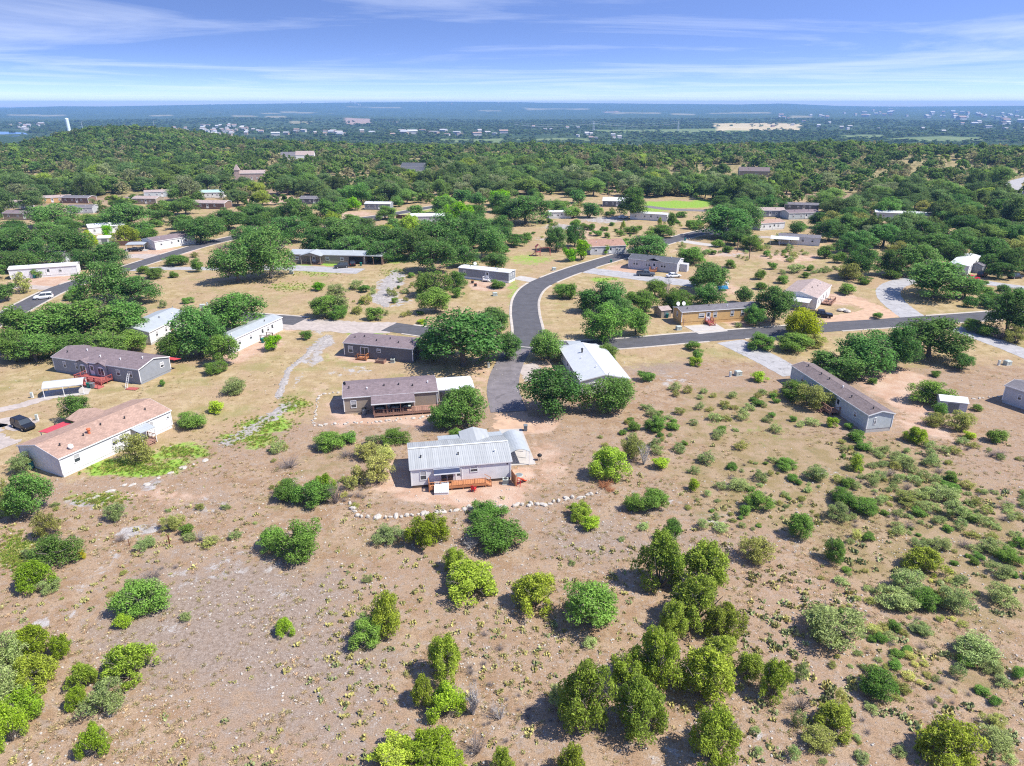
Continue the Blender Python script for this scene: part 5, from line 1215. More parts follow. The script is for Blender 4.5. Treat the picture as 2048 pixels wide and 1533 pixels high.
# limestone ledges of the dry creek
LEDGE = []
for m_ in STONES[:4]:
    c_ = m_.copy(); c_.materials.clear(); c_.materials.append(M['rock_bed']); LEDGE.append(c_)
def creek(px, w):
    pts = smooth([G(*p) for p in px], 8); mb = MB(); n = len(pts)
    for i, p in enumerate(pts):
        t_ = (pts[min(i + 1, n - 1)] - pts[max(i - 1, 0)]).normalized(); nn = Vector((-t_.y, t_.x))
        ww = w * (.45 + .9 * random.random()) * (.4 if i in (0, n - 1) else 1)
        for s in (-1, -.4, .3, 1):
            q_ = p + nn * (ww * s); mb.v.append((q_.x, q_.y, .012 if abs(s) == 1 else .05 + .05 * random.random()))
    for i in range(n - 1):
        for k in range(3):
            a_ = i * 4 + k; mb.f.append((a_, a_ + 1, a_ + 5, a_ + 4)[::-1])
    o = mb.build('dry_creek_bed', M['rock_bed']); tag(o, kind='structure')
    for i, p in enumerate(pts):
        for k in range(3):
            s = random.uniform(.2, .55)
            link('stone', random.choice(LEDGE), o, (p.x + random.uniform(-w, w) * .8, p.y + random.uniform(-w, w) * .9, 0), random.uniform(0, 6), (s * 1.5, s, .25 * s))
creek([(450, 890), (480, 872), (515, 852), (545, 832), (580, 808)], 1.5)
creek([(556, 796), (562, 780), (570, 760), (578, 740), (592, 728), (612, 712), (622, 700)], .7)
creek([(622, 702), (635, 690), (648, 680), (658, 672)], 1.3)
creek([(775, 615), (762, 600), (768, 585), (782, 570), (785, 555), (795, 540)], 1.6)
# ---------------------------------------------------------------- foliage kit
def leaf_mat(name, col=None):
    m = bpy.data.materials.new(name); m.use_nodes = True
    t = m.node_tree; t.nodes.clear(); N = t.nodes.new; L = t.links.new
    out = N('ShaderNodeOutputMaterial'); mix = N('ShaderNodeMixShader'); df = N('ShaderNodeBsdfDiffuse'); tr = N('ShaderNodeBsdfTranslucent')
    oi = N('ShaderNodeObjectInfo')
    if col is None: src = oi.outputs['Color']
    else:
        c = N('ShaderNodeRGB'); c.outputs[0].default_value = (*col, 1); src = c.outputs[0]
    ge = N('ShaderNodeNewGeometry')
    v = N('ShaderNodeMapRange'); v.inputs['To Min'].default_value = .55; v.inputs['To Max'].default_value = 1.45; L(ge.outputs['Random Per Island'], v.inputs['Value'])
    h = N('ShaderNodeMapRange'); h.inputs['To Min'].default_value = .485; h.inputs['To Max'].default_value = .512
    L(oi.outputs['Random'], h.inputs['Value'])
    v2 = N('ShaderNodeMapRange'); v2.inputs['To Min'].default_value = .8; v2.inputs['To Max'].default_value = 1.2; 
    f = N('ShaderNodeMath'); f.operation = 'FRACT'; g = N('ShaderNodeMath'); g.operation = 'MULTIPLY'; g.inputs[1].default_value = 7.31
    L(oi.outputs['Random'], g.inputs[0]); L(g.outputs[0], f.inputs[0]); L(f.outputs[0], v2.inputs['Value'])
    vv = N('ShaderNodeMath'); vv.operation = 'MULTIPLY'; L(v.outputs[0], vv.inputs[0]); L(v2.outputs[0], vv.inputs[1])
    tc_ = N('ShaderNodeTexCoord'); no = N('ShaderNodeTexNoise'); no.inputs['Scale'].default_value = 4.5; no.inputs['Detail'].default_value = 4; L(tc_.outputs['Object'], no.inputs['Vector'])
    br_ = N('ShaderNodeMapRange'); br_.inputs['From Min'].default_value = .52; br_.inputs['From Max'].default_value = .72; br_.inputs['To Max'].default_value = .5; L(no.outputs['Fac'], br_.inputs['Value'])
    mxb = N('ShaderNodeMix'); mxb.data_type = 'RGBA'; mxb.inputs['B'].default_value = (.17, .19, .09, 1); L(br_.outputs[0], mxb.inputs['Factor']); L(src, mxb.inputs['A'])
    gt_ = N('ShaderNodeMath'); gt_.operation = 'GREATER_THAN'; gt_.inputs[1].default_value = .965; fr2 = N('ShaderNodeMath'); fr2.operation = 'FRACT'; m2 = N('ShaderNodeMath'); m2.operation = 'MULTIPLY'; m2.inputs[1].default_value = 13.7
    L(ge.outputs['Random Per Island'], m2.inputs[0]); L(m2.outputs[0], fr2.inputs[0]); L(fr2.outputs[0], gt_.inputs[0])
    mxt = N('ShaderNodeMix'); mxt.data_type = 'RGBA'; mxt.inputs['B'].default_value = (.22, .19, .13, 1); L(gt_.outputs[0], mxt.inputs['Factor']); L(mxb.outputs['Result'], mxt.inputs['A'])
    src = mxt.outputs['Result']
    hs = N('ShaderNodeHueSaturation'); L(src, hs.inputs['Color']); L(h.outputs[0], hs.inputs['Hue']); L(vv.outputs[0], hs.inputs['Value'])
    L(hs.outputs[0], df.inputs['Color']); L(hs.outputs[0], tr.inputs['Color'])
    mix.inputs['Fac'].default_value = .45; L(df.outputs[0], mix.inputs[1]); L(tr.outputs[0], mix.inputs[2]); L(mix.outputs[0], out.inputs['Surface'])
    return m
LEAF = leaf_mat('leaves')
def unit(v): return v / np.maximum(np.linalg.norm(v, axis=-1, keepdims=True), 1e-9)
def leaves_mesh(name, P, Nn, Tn, l, w, m):
    B = np.cross(Nn, Tn)
    l = l[:, None]; w = w[:, None]
    bend = Nn * l * .25
    V = np.stack([P - Tn * l - bend, P + B * w, P + Tn * l - bend, P - B * w], 1).reshape(-1, 3)
    n = len(P)
    me = bpy.data.meshes.new(name)
    me.vertices.add(n * 4); me.vertices.foreach_set('co', V.astype(np.float32).ravel())
    me.loops.add(n * 4); me.loops.foreach_set('vertex_index', np.arange(n * 4))
    me.polygons.add(n); me.polygons.foreach_set('loop_start', np.arange(n) * 4)
    me.materials.append(m); me.update(calc_edges=True)
    return me
def crown(seed, n, leaf, shape='oak', m=None, name='crown', clumps=None):
    """crown in a unit box: x, y in -.5...5, z in 0..1"""
    g = np.random.default_rng(seed)
    if shape == 'oak': nc, cr, zlo, pow_ = clumps or 60, (.08, .17), -.85, 1.0
    elif shape == 'jun': nc, cr, zlo, pow_ = clumps or 70, (.06, .125), -.97, 1.0
    elif shape == 'mes': nc, cr, zlo, pow_ = clumps or 34, (.08, .17), -.9, 1.0
    else: nc, cr, zlo, pow_ = clumps or 22, (.14, .22), -.95, 1.0
    d = unit(g.normal(size=(nc * 4, 3))); d = d[d[:, 2] > zlo][:nc]; nc = len(d)
    rad = g.uniform(*cr, nc)
    lo_ = d[:, 2] < 0; hn = np.maximum(np.hypot(d[:, 0], d[:, 1]), 1e-3); wid = np.where(lo_, np.minimum(1 / hn, 3) * (1 + .25 * d[:, 2]), 1.0)
    d[:, 0] *= wid; d[:, 1] *= wid
    az = np.arctan2(d[:, 1], d[:, 0])
    lob = 1 + .18 * np.sin(az * 2 + g.uniform(0, 6)) + .15 * np.sin(az * 3 + g.uniform(0, 6)) + .13 * np.sin(az * 5 + g.uniform(0, 6)) + g.uniform(-.08, .08, nc)
    dep = np.where(g.random(nc) < .75, g.uniform(.78, 1.0, nc), g.uniform(.25, .75, nc))
    ex = (.5 - rad * .9) * dep
    C = np.stack([d[:, 0] * ex * lob, d[:, 1] * ex * lob, d[:, 2] * (.5 - rad * .8) * dep + .5], 1)
    if shape == 'jun':
        taper = 1.12 - .75 * np.clip(C[:, 2], 0, 1) ** 1.5
        C[:, 0] *= taper; C[:, 1] *= taper
    C[:, 2] += g.uniform(-.09, .05, nc)
    wt = rad ** 2; k = g.choice(nc, n, p=wt / wt.sum())
    dd = unit(g.normal(size=(n, 3)) + np.array([0, 0, .35]))
    rr_ = rad[k] * np.where(g.random(n) < .8, g.uniform(.72, 1.12, n), np.where(g.random(n) < .45, g.uniform(1.05, 1.45, n), g.uniform(.1, .8, n)))
    st = np.array([1, 1, .8]) if shape != 'jun' else np.array([.85, .85, 1.5])
    P = C[k] + dd * rr_[:, None] * st
    Nn = unit(dd * 1.0 + g.normal(size=(n, 3)) * .62 + np.array([.15, 0, .6]))
    ref = g.normal(size=(n, 3))
    if shape == 'jun': ref = ref * .5 + dd * .9 + np.array([0, 0, 1.0])
    if shape == 'mes': ref = ref * .8 + dd + np.array([0, 0, .3])
    Tn = unit(ref - Nn * (ref * Nn).sum(1, keepdims=True))
    if shape in ('jun', 'mes'):
        Nn2 = unit(np.cross(Tn, g.normal(size=(n, 3)))) * .6 + Nn * .5; Nn = unit(Nn2 - Tn * (Nn2 * Tn).sum(1, keepdims=True))
    l = leaf * g.uniform(.7, 1.35, n); w = l * (.62 if shape in ('oak', 'bush') else .36)
    P[:, 2] = np.clip(P[:, 2], .01, 1.08)
    return leaves_mesh(name, P, Nn, Tn, l, w, m or LEAF)
def limbs(seed, kind='oak', m=None):
    """trunk and limbs for a unit tree (height 1, width 1)"""
    g = random.Random(seed); mb = MB()
    if kind == 'oak':
        tw = (g.uniform(-.04, .04), g.uniform(-.04, .04))
        fk = Vector((tw[0], tw[1], .30))
        mb.tube([(0, 0, -.03), (0, 0, .06), fk * .6, fk], [.045, .034, .03, .028], 7)
        for i in range(6):
            a = i * 1.05 + g.uniform(-.3, .3); e = g.uniform(.24, .40)
            end = Vector((math.cos(a) * e, math.sin(a) * e, g.uniform(.55, .85)))
            mid = fk.lerp(end, .5) + Vector((0, 0, g.uniform(-.06, .04)))
            mb.tube([fk * .93, mid, end], [.02, .014, .005], 5)
            for s in (-1, 1):
                q = mid + Vector((math.cos(a + s) * .16, math.sin(a + s) * .16, g.uniform(.05, .2)))
                mb.tube([mid, q], [.011, .004], 4)
    else:
        for i in range(7):
            a = i * .9 + g.uniform(-.3, .3); e = g.uniform(.15, .4)
            end = Vector((math.cos(a) * e, math.sin(a) * e, g.uniform(.45, .85)))
            mb.tube([(math.cos(a) * .02, math.sin(a) * .02, -.03), end * .5 + Vector((0, 0, -.05)), end], [.022, .014, .004], 5)
    for i in range(16 if kind != 'oak' else 8):
        a = g.uniform(0, 6.28); e = g.uniform(.3, .5); zt = g.uniform(.3, .98); p2 = Vector((math.cos(a) * e * (1.1 - .5 * zt), math.sin(a) * e * (1.1 - .5 * zt), zt)); p0 = Vector((p2.x * .3, p2.y * .3, p2.z * .55))
        mb.tube([p0, p0.lerp(p2, .6) + Vector((0, 0, .02)), p2], [.009, .006, .003], 3)
        for k in range(3):
            q = p0.lerp(p2, g.uniform(.5, .95)); mb.tube([q, q + Vector((g.uniform(-.09, .09), g.uniform(-.09, .09), g.uniform(0, .09)))], [.004, .002], 3)
    return mb.mesh('trunk' if kind == 'oak' else 'stems', m or M['bark'])
def dead_mesh(seed, n=16, fan=.5, up=1.0, thick=.016, m=None):
    g = random.Random(seed); mb = MB()
    for i in range(n):
        a = g.uniform(0, 6.28); e = g.uniform(.1, fan); h = g.uniform(.5, 1.0) * up
        p0 = Vector((g.uniform(-.03, .03), g.uniform(-.03, .03), -.03)); p2 = Vector((math.cos(a) * e, math.sin(a) * e, h))
        p1 = p0.lerp(p2, .5) + Vector((g.uniform(-.06, .06), g.uniform(-.06, .06), g.uniform(-.05, .05)))
        mb.tube([p0, p1, p2], [thick, thick * .65, thick * .2], 4)
        for k in range(4):
            s = p1.lerp(p2, g.uniform(-.3, .8)); d_ = Vector((g.uniform(-.22, .22), g.uniform(-.22, .22), g.uniform(.0, .22)))
            mb.tube([s, s + d_], [thick * .45, thick * .15], 3)
    return mb.mesh('branches', m or M['deadwood'])
K = {}
K['oak'] = [(crown(100 + i, 9500, .019, 'oak'), limbs(i, 'oak')) for i in range(6)]
K['jun'] = [(crown(200 + i, 9500, .024, 'jun'), limbs(20 + i, 'jun')) for i in range(5)]
K['mes'] = [(crown(300 + i, 5200, .026, 'mes'), limbs(40 + i, 'jun')) for i in range(5)]
K['bush'] = [(crown(400 + i, 3200, .032, 'bush'), limbs(60 + i, 'jun')) for i in range(5)]
K['sj'] = [(crown(450 + i, 2400, .042, 'jun'), limbs(70 + i, 'jun')) for i in range(4)]
K['sm'] = [(crown(500 + i, 1100, .045, 'mes'), limbs(80 + i, 'jun')) for i in range(5)]
K['dead'] = [(dead_mesh(i, 20, .5), None) for i in range(3)]
K['fan'] = [(dead_mesh(30, 34, .34, 1.0, .02), None)]
M['rustbrush'] = mat('dry_rust_brush', (.36, .16, .08), .95, .05, var=.2, scale=3)
K['rustbrush'] = [(dead_mesh(70 + i, 50, .5, .5, .014, M['rustbrush']), None) for i in range(2)]
K['twig'] = [(dead_mesh(50 + i, 40, .5, .8, .009, M['darkwood']), None) for i in range(3)]
# kind code -> (mesh family, small family, colour, colour word, noun)
KIND = {
 'o': ('oak', 'bush', (.128, .258, .064), 'dark green', 'live oak', 'tree'),
 'g': ('oak', 'bush', (.162, .305, .066), 'green', 'oak', 'tree'),
 'j': ('jun', 'sj', (.400, .520, .068), 'green', 'juniper', 'bush'),
 'd': ('jun', 'sj', (.350, .455, .070), 'dark green', 'juniper', 'bush'),
 'l': ('jun', 'bush', (.36, .51, .045), 'lime-green', 'bush', 'bush'),
 'b': ('oak', 'bush', (.185, .330, .062), 'green', 'rounded bush', 'bush'),
 'm': ('mes', 'sm', (0.376, 0.468, 0.171), 'gray-green', 'mesquite bush', 'bush'),
 'a': ('mes', 'sm', (0.385, 0.416, 0.116), 'olive', 'airy shrub', 'bush'),
 'y': ('mes', 'bush', (0.600, 0.578, 0.046), 'yellow', 'shrub', 'bush'),
 'w': ('mes', 'sm', (0.600, 0.620, 0.186), 'yellow-olive', 'weed shrub', 'weed'),
 'n': ('oak', 'bush', (0.228, 0.510, 0.016), 'vivid green', 'round tree', 'tree'),
 'Y': ('oak', 'bush', (0.438, 0.561, 0.025), 'yellow-green', 'tree', 'tree'),
 'D': ('dead', 'dead', None, 'bleached', 'dead bush', 'dead bush'),
 'F': ('fan', 'fan', None, 'bleached', 'fanned dead bush', 'dead bush'),
 'R': ('rustbrush', 'rustbrush', None, 'rust-orange', 'cut brush pile', 'brush pile'),
 'T': ('twig', 'twig', None, 'brown', 'leafless brush', 'dead bush'),
}
PL = []   # every placed plant: dict
def plant(cx, cy, w, h, k):
    """crown centre and apparent size in the photograph -> a real plant standing on the ground"""
    e = PITCH - math.atan((766.5 - cy) / FPX)
    mp_ = mpp(cy + h * .35)
    Wm = w * mp_
    ha = h * mp_
    Hm = math.sqrt(max((ha / math.cos(e)) ** 2 - (Wm * math.sin(e) / math.cos(e)) ** 2, (.45 * Wm) ** 2))
    Hm = min(max(Hm, .5 * Wm), 1.55 * Wm)
    tree = KIND[k][5] == 'tree'
    lift = .07 if tree and w > 35 else .0
    p = G(cx, cy, Hm * (.5 + lift * .5))
    PL.append(dict(x=p.x, y=p.y, W=Wm, H=Hm * (1 + lift * .35), k=k, px=w, lift=lift))
def plants(s):
    for ln in s.strip().split(';'):
        v = ln.split()
        if v: plant(*[float(q) for q in v[:4]], v[4])
plants('''
60 1285 84 78 l;118 1290 40 50 l;14 1300 66 92 m;65 1342 92 84 j;8 1370 72 84 m;45 1402 82 72 l;12 1445 62 84 l;252 1322 102 90 j;163 1350 56 58 j;152 1395 42 46 l;205 1393 74 72 m;
185 1478 60 66 l;243 1243 36 32 l;370 1232 26 22 m;278 1192 90 78 b;306 1180 46 60 m;300 1150 66 46 T;568 1252 43 38 l;772 1222 72 88 j;728 1262 70 62 b;888 1312 78 92 j;845 1378 50 64 j;
892 1398 78 74 l;945 1396 54 80 F;955 1478 56 62 T;1000 1420 40 44 D;790 1508 104 84 j;852 1492 112 92 l;892 1524 84 72 l;1005 1524 54 64 j;1068 1180 98 84 j;1180 1208 112 104 b;1178 1284 36 26 m;
1325 1115 94 122 d;1345 1058 40 50 b;1412 1128 104 110 d;1395 1195 108 108 d;1452 1238 76 78 d;1350 1232 64 72 d;1318 1310 104 122 j;1418 1348 124 116 j;1442 1296 72 64 d;1500 1330 62 62 d;1552 1355 64 84 j;
1606 1340 32 42 m;1176 1385 114 140 d;1256 1345 78 84 j;1284 1412 112 122 d;1116 1390 42 46 m;1430 1465 108 118 j;1146 1522 68 72 j;1670 1242 126 98 m;1758 1364 74 66 b;1672 1433 86 72 d;1638 1475 66 56 a;
1600 1432 30 38 m;1590 1502 30 34 m;1682 1390 30 46 w;1908 1484 128 114 j;1608 1396 52 56 T;1760 1275 26 22 b;1842 1255 42 30 m;1955 1296 86 32 m;1930 1320 36 30 b;1980 1330 46 34 m;2006 1360 36 30 m;2036 1343 28 26 b;
1966 1380 30 24 b;1990 1400 26 22 b;1918 1335 30 40 m;1996 1476 62 50 m;1990 1440 42 36 w;1725 1512 36 30 m;1573 927 42 26 b;1715 924 30 36 j;1632 943 42 36 m;1695 963 28 22 b;1690 992 50 38 b;1733 1012 54 38 b;1677 1022 46 40 m;
1604 1049 50 54 b;1671 1098 40 52 b;1738 1073 27 22 b;1715 1067 26 25 w;1850 1118 80 60 d;1865 918 32 32 m;1873 955 26 24 m;1903 952 28 24 b;1888 985 56 35 m;1918 1018 46 42 m;1945 1032 28 24 b;1920 1046 30 30 m;1838 1022 28 22 b;
1815 997 46 26 a;1822 1160 62 52 m;1792 1195 72 52 m;1850 1195 58 48 b;1910 1194 62 60 m;1882 1184 32 30 w;2006 1190 58 50 m;1965 1040 30 26 m;1985 1090 46 34 m;2020 1110 48 36 b;2005 1140 44 34 m;1930 1085 34 26 T;1880 1085 40 30 m;
1220 924 80 72 j;1266 893 48 52 a;1290 905 36 50 D;1322 923 36 30 l;1413 912 36 32 m;1388 938 26 20 m;1390 968 24 28 l;1442 970 25 20 m;1478 968 42 28 m;1523 948 32 30 m;1415 986 18 16 m;1270 1003 42 40 b;1308 997 58 50 b;
1160 1020 55 40 j;1182 1046 37 34 l;1287 1051 28 14 m;1405 1047 28 24 m;1441 1053 35 18 m;1432 1033 18 15 m;1485 1049 17 14 m;1243 1077 17 12 m;1144 1125 18 13 m;1518 1000 52 42 b;1490 1020 24 24 b;1514 1096 68 60 a;
578 978 62 46 b;625 985 72 56 b;648 968 46 46 l;668 978 42 66 T;596 1078 84 86 b;544 1076 58 52 b;778 1068 56 42 m;853 1057 82 72 l;974 1020 72 46 b;994 1065 108 76 b;942 1088 44 30 D;909 1118 52 52 j;938 1158 122 88 j;
755 935 54 66 w;716 945 38 46 w;770 905 44 36 w;735 900 54 40 w;700 965 34 30 w;578 922 58 36 T;735 1155 24 20 m;690 905 40 26 T;53 983 78 92 g;16 1010 42 72 b;6 975 32 52 a;38 925 42 46 m;92 1045 46 62 a;108 1098 84 72 g;65 1148 80 66 l;
58 1105 36 30 m;162 1108 18 20 y;160 1085 26 25 m;96 1170 42 34 m;228 1022 42 40 m;343 1042 40 36 a;371 1055 31 28 b;288 1086 40 28 m;240 1075 36 24 T;378 1073 30 22 m;420 1082 36 15 a;470 1070 29 22 m;451 1012 21 16 m;400 1068 26 30 D;
268 893 62 66 a;148 815 57 60 g;382 838 56 38 b;325 766 13 14 b;42 655 110 88 g;112 648 116 88 g;182 643 116 88 g;246 640 92 78 g;66 695 84 58 g;150 690 92 50 g;214 688 72 54 g;262 682 60 48 b;20 690 70 66 g;
392 660 92 96 o;346 692 60 60 b;466 625 106 84 g;415 672 62 78 o;442 698 58 64 b;430 735 40 27 b;467 772 50 33 m;434 812 33 29 l;545 683 34 36 n;611 670 25 20 b;658 880 58 42 b;696 875 38 28 b;554 888 32 36 m;790 872 56 32 b;745 880 34 26 m;
926 676 160 112 o;1014 690 58 52 o;868 690 70 60 o;985 640 64 54 o;890 826 62 62 g;930 806 90 84 g;912 864 26 20 b;1104 775 116 102 o;1218 781 94 82 g;1096 688 72 60 g;1213 706 48 38 b;1293 751 35 24 b;1208 645 84 74 b;1273 645 54 52 b;
1305 826 32 20 m;1312 846 42 34 b;1386 690 29 22 b;1397 707 25 24 b;1392 722 27 20 l;1520 683 58 26 b;1590 684 68 38 b;1610 645 78 62 Y;1625 680 50 24 a;1552 606 78 72 o;1509 630 40 42 g;1416 590 62 48 o;1487 590 36 33 o;1346 598 50 42 b;1477 650 17 10 m;1518 753 32 22 l;
1590 777 58 42 b;1631 788 64 58 a;1690 724 112 60 o;1745 702 112 88 o;1800 692 74 82 o;1866 674 124 82 o;1650 722 52 40 b;1746 762 19 15 b;1625 842 32 20 m;1665 842 24 24 l;1697 850 20 18 b;1712 870 37 26 b;1726 890 33 22 b;
1926 722 47 35 o;1872 747 21 14 b;1866 784 80 54 b;1880 818 32 30 b;1920 838 48 46 a;1835 870 47 36 l;1870 838 42 30 a;1955 815 22 16 b;1940 868 26 20 l;1992 870 38 30 b;2008 868 26 22 m;2026 622 94 86 o;1945 650 42 25 b;1975 660 42 25 b;2002 666 42 28 T;2036 668 42 38 a;
1878 556 124 76 o;1935 572 50 44 o;1970 581 30 20 b;2008 580 32 22 o;2040 583 27 20 o;1697 578 36 23 b;1755 630 21 16 b;1731 560 31 18 b;1565 558 27 18 b;1612 550 19 12 b;1726 522 58 60 o;1780 525 54 50 o;1702 542 52 36 a;1785 549 34 18 b;1838 518 84 60 o;1652 502 34 30 b;1545 530 20 18 b;1592 537 36 16 m;
1140 506 28 34 n;1164 500 34 40 n;1222 488 27 30 n;1210 497 24 22 n;1246 493 20 18 n;1113 476 48 46 o;1150 470 42 44 o;1052 418 90 54 o;1033 480 42 24 g;1055 475 24 20 b;1295 492 84 50 o;1248 482 24 14 b;1124 411 36 22 b;1145 425 36 22 b;1195 465 23 14 b;1213 470 15 12 b;1240 467 15 12 b;1265 460 27 16 b;
1300 468 26 14 b;1326 462 46 22 b;1246 450 11 18 j;1170 452 23 14 b;1184 454 15 14 b;1212 457 13 10 b;1225 448 13 8 b;1320 443 11 20 j;1343 440 21 30 b;1381 448 23 20 b;1400 445 29 16 b;1363 428 25 14 b;1449 442 98 60 o;1490 430 64 60 o;1488 467 36 30 o;1506 485 46 30 b;1265 405 58 56 g;
1125 582 42 30 b;1142 583 34 30 b;1208 594 94 60 o;1283 602 62 46 b;1311 577 46 36 b;1419 552 76 58 o;1386 510 62 30 b;1436 487 26 15 b;1457 498 25 14 b;1460 527 26 18 b;1520 549 25 20 b;1523 572 28 14 b;1365 490 16 18 m;1332 572 26 44 D;
667 470 96 62 o;742 474 84 58 o;795 480 66 54 o;885 460 94 62 o;935 455 76 60 o;985 482 64 62 o;864 510 80 62 o;930 512 54 42 o;990 522 50 36 o;822 450 54 42 j;470 522 84 78 o;536 502 98 96 o;576 456 64 52 o;587 422 64 46 o;655 420 58 42 g;637 573 27 18 n;672 582 42 30 m;712 568 32 22 m;
728 576 24 18 b;650 612 64 46 b;682 610 38 42 m;674 622 42 30 b;732 595 32 25 a;714 617 26 22 a;750 626 38 28 b;783 582 26 20 a;789 600 15 12 b;864 566 64 52 b;912 560 44 36 b;870 600 62 52 b;913 585 27 20 b;840 625 16 10 b;842 642 22 12 l;995 567 35 20 b;
205 558 84 84 o;273 578 78 52 o;215 508 68 46 o;140 482 86 58 o;95 470 74 50 o;38 482 84 58 o;250 468 48 38 j;298 470 36 24 b;400 458 84 50 o;455 437 64 40 o;180 476 28 44 Y;214 462 20 36 n;350 521 42 20 b;368 521 18 18 b;394 530 25 28 b;390 509 20 12 a;285 538 24 20 b;310 546 40 22 b;347 548 21 15 b;440 492 32 22 T;
375 600 25 14 b;325 607 19 18 m;40 565 38 42 a;10 581 36 40 o;105 428 84 32 o;252 432 92 34 o;240 412 42 26 o;320 432 40 26 o;330 408 30 22 b;510 448 50 36 o;560 470 40 30 o;1395 560 30 24 b;1440 560 24 20 b;30 520 60 44 o;75 545 30 20 b;25 455 60 30 o;180 440 46 26 b;520 425 50 28 o;700 440 40 22 b;770 425 46 26 g;
700 455 50 34 o;640 495 26 18 b;1010 500 20 18 b;1010 470 30 34 o;1660 460 60 40 o;1700 450 64 44 o;1640 440 40 30 o;1600 455 30 16 b;1720 480 60 40 o;1770 470 66 44 o;1820 480 66 44 o;1870 490 70 44 o;1920 480 66 44 o;1980 500 70 50 o;2030 520 60 50 o;1800 500 50 36 a;1690 490 44 30 o;1680 515 30 22 b;1850 460 60 40 o;1930 450 64 40 o;
1990 460 66 44 o;2040 470 50 40 o;2000 540 50 34 o;1208 964 44 18 R;1220 976 26 14 R;1980 525 44 34 o;632 482 62 50 o;702 492 60 46 o;770 500 62 44 o;830 488 62 58 o;905 492 64 56 o;962 468 62 58 o;1002 452 44 40 o;622 450 52 40 g;1360 600 50 44 b;1240 620 60 50 o;1180 600 44 44 o;80 505 70 50 o;170 515 60 40 o;1150 445 26 18 b;500 470 60 44 o
''')
# ---------------------------------------------------------------- scattered shrubs of the eastern slope
def clear_of(x, y, r_, lst):
    return all((x - a) ** 2 + (y - b) ** 2 > (r_ + c_) ** 2 for a, b, c_ in lst)
road_pts = [(p.x, p.y, w_ / 2 + .5) for o, c_, w_, l_, r_2 in ROADS for p in c_]
house_c = [(h_[0], h_[1], h_[2] * .8) for h_ in HOUSES]
occ = [(p['x'], p['y'], p['W'] * .42) for p in PL]
# each scatter zone: px polygon box, number, size range px, kinds
ZN = [((1240, 770, 1600, 900), 55, (14, 34), 'mmbabm'), ((1340, 880, 1700, 1060), 60, (10, 26), 'mmmbaT'), ((1680, 880, 2060, 1120), 190, (12, 34), 'mmmbmaTm'), ((1640, 1100, 2060, 1330), 70, (12, 36), 'mmbaTw'),
      ((1500, 1330, 2060, 1533), 36, (12, 34), 'mmaTw'), ((540, 880, 740, 1010), 26, (12, 24), 'mawT'), ((0, 1000, 540, 1200), 16, (10, 22), 'maT'), ((1560, 530, 1760, 570), 34, (8, 20), 'mmb'), ((1400, 470, 1620, 520), 46, (8, 20), 'mmba'),
      ((1040, 440, 1420, 480), 46, (7, 15), 'bbma'), ((980, 1280, 1140, 1533), 8, (14, 26), 'Tm'), ((700, 540, 860, 640), 22, (8, 18), 'mab'), ((1080, 400, 1260, 440), 26, (7, 16), 'bma'), ((1200, 850, 1340, 900), 8, (12, 24), 'ma'), ((930, 1240, 1020, 1480), 10, (14, 30), 'TT')]
for (x0, y0, x1, y1), n, (s0, s1), ks in ZN:
    for _ in range(n):
        for t_ in range(30):
            px, py = random.uniform(x0, x1), random.uniform(y0, y1)
            p = G(px, py); wpx = s0 + (s1 - s0) * random.random() ** 1.8
            wm = wpx * mpp(py)
            if float(fbm(np.array(p.x / 9), np.array(p.y / 9), 88, 3)) < random.uniform(.40, .62): continue
            if clear_of(p.x, p.y, wm * .12, occ) and clear_of(p.x, p.y, wm * .3, house_c) and clear_of(p.x, p.y, .2, road_pts):
                break
        else: continue
        plant(px, py, wpx, wpx * random.uniform(.6, .85), random.choice(ks)); occ.append((p.x, p.y, wm * .42))
# trees filling the gaps between the homes: never between the camera and a home or on a road
def bbox_house(h_):
    xs, ys = [], []
    ca, sa = math.cos(h_[3]), math.sin(h_[3])
    for u in (0, h_[6]):
        for v in (0, h_[7]):
            for z_ in (0, 3.2):
                a_, b_ = PX(h_[4] + u * ca - v * sa, h_[5] + u * sa + v * ca, z_); xs.append(a_); ys.append(b_)
    return min(xs), min(ys), max(xs), max(ys), h_[1]
HB = [bbox_house(h_) for h_ in HOUSES]
TZ = [((-20, 415, 250, 470), 14, (26, 56), 'oog'), ((-20, 470, 240, 545), 9, (34, 66), 'oog'), ((250, 415, 620, 470), 15, (28, 56), 'ogg'), ((620, 385, 1010, 430), 22, (26, 56), 'ogggn'), ((610, 430, 1010, 505), 14, (34, 60), 'ooj'), ((1000, 380, 1200, 425), 14, (22, 46), 'og'), ((1430, 405, 1600, 475), 16, (26, 54), 'oo'), ((1620, 405, 2070, 500), 34, (28, 58), 'oooag'), ((1900, 490, 2070, 540), 8, (28, 50), 'oo'), ((0, 545, 200, 610), 5, (18, 34), 'ob'), ((1900, 560, 2060, 620), 7, (24, 46), 'ob')]
for (x0, y0, x1, y1), n, (s0, s1), ks in TZ:
    for _ in range(n):
        for t_ in range(14):
            px, py = random.uniform(x0, x1), random.uniform(y0, y1); wpx = random.uniform(s0, s1); hp = wpx * random.uniform(.62, .8)
            p = G(px, py + hp * .45); wm = wpx * mpp(py)
            if not (clear_of(p.x, p.y, wm * .22, occ) and clear_of(p.x, p.y, wm * .2, house_c) and clear_of(p.x, p.y, wm * .42, road_pts)): continue
            if any(px + wpx * .55 > b[0] and px - wpx * .55 < b[2] and py + hp * .5 > b[1] and py - hp * .6 < b[3] and p.y < b[4] + 3 for b in HB): continue
            break
        else: continue
        plant(px, py, wpx, hp, random.choice(ks)); occ.append((p.x, p.y, wm * .42))
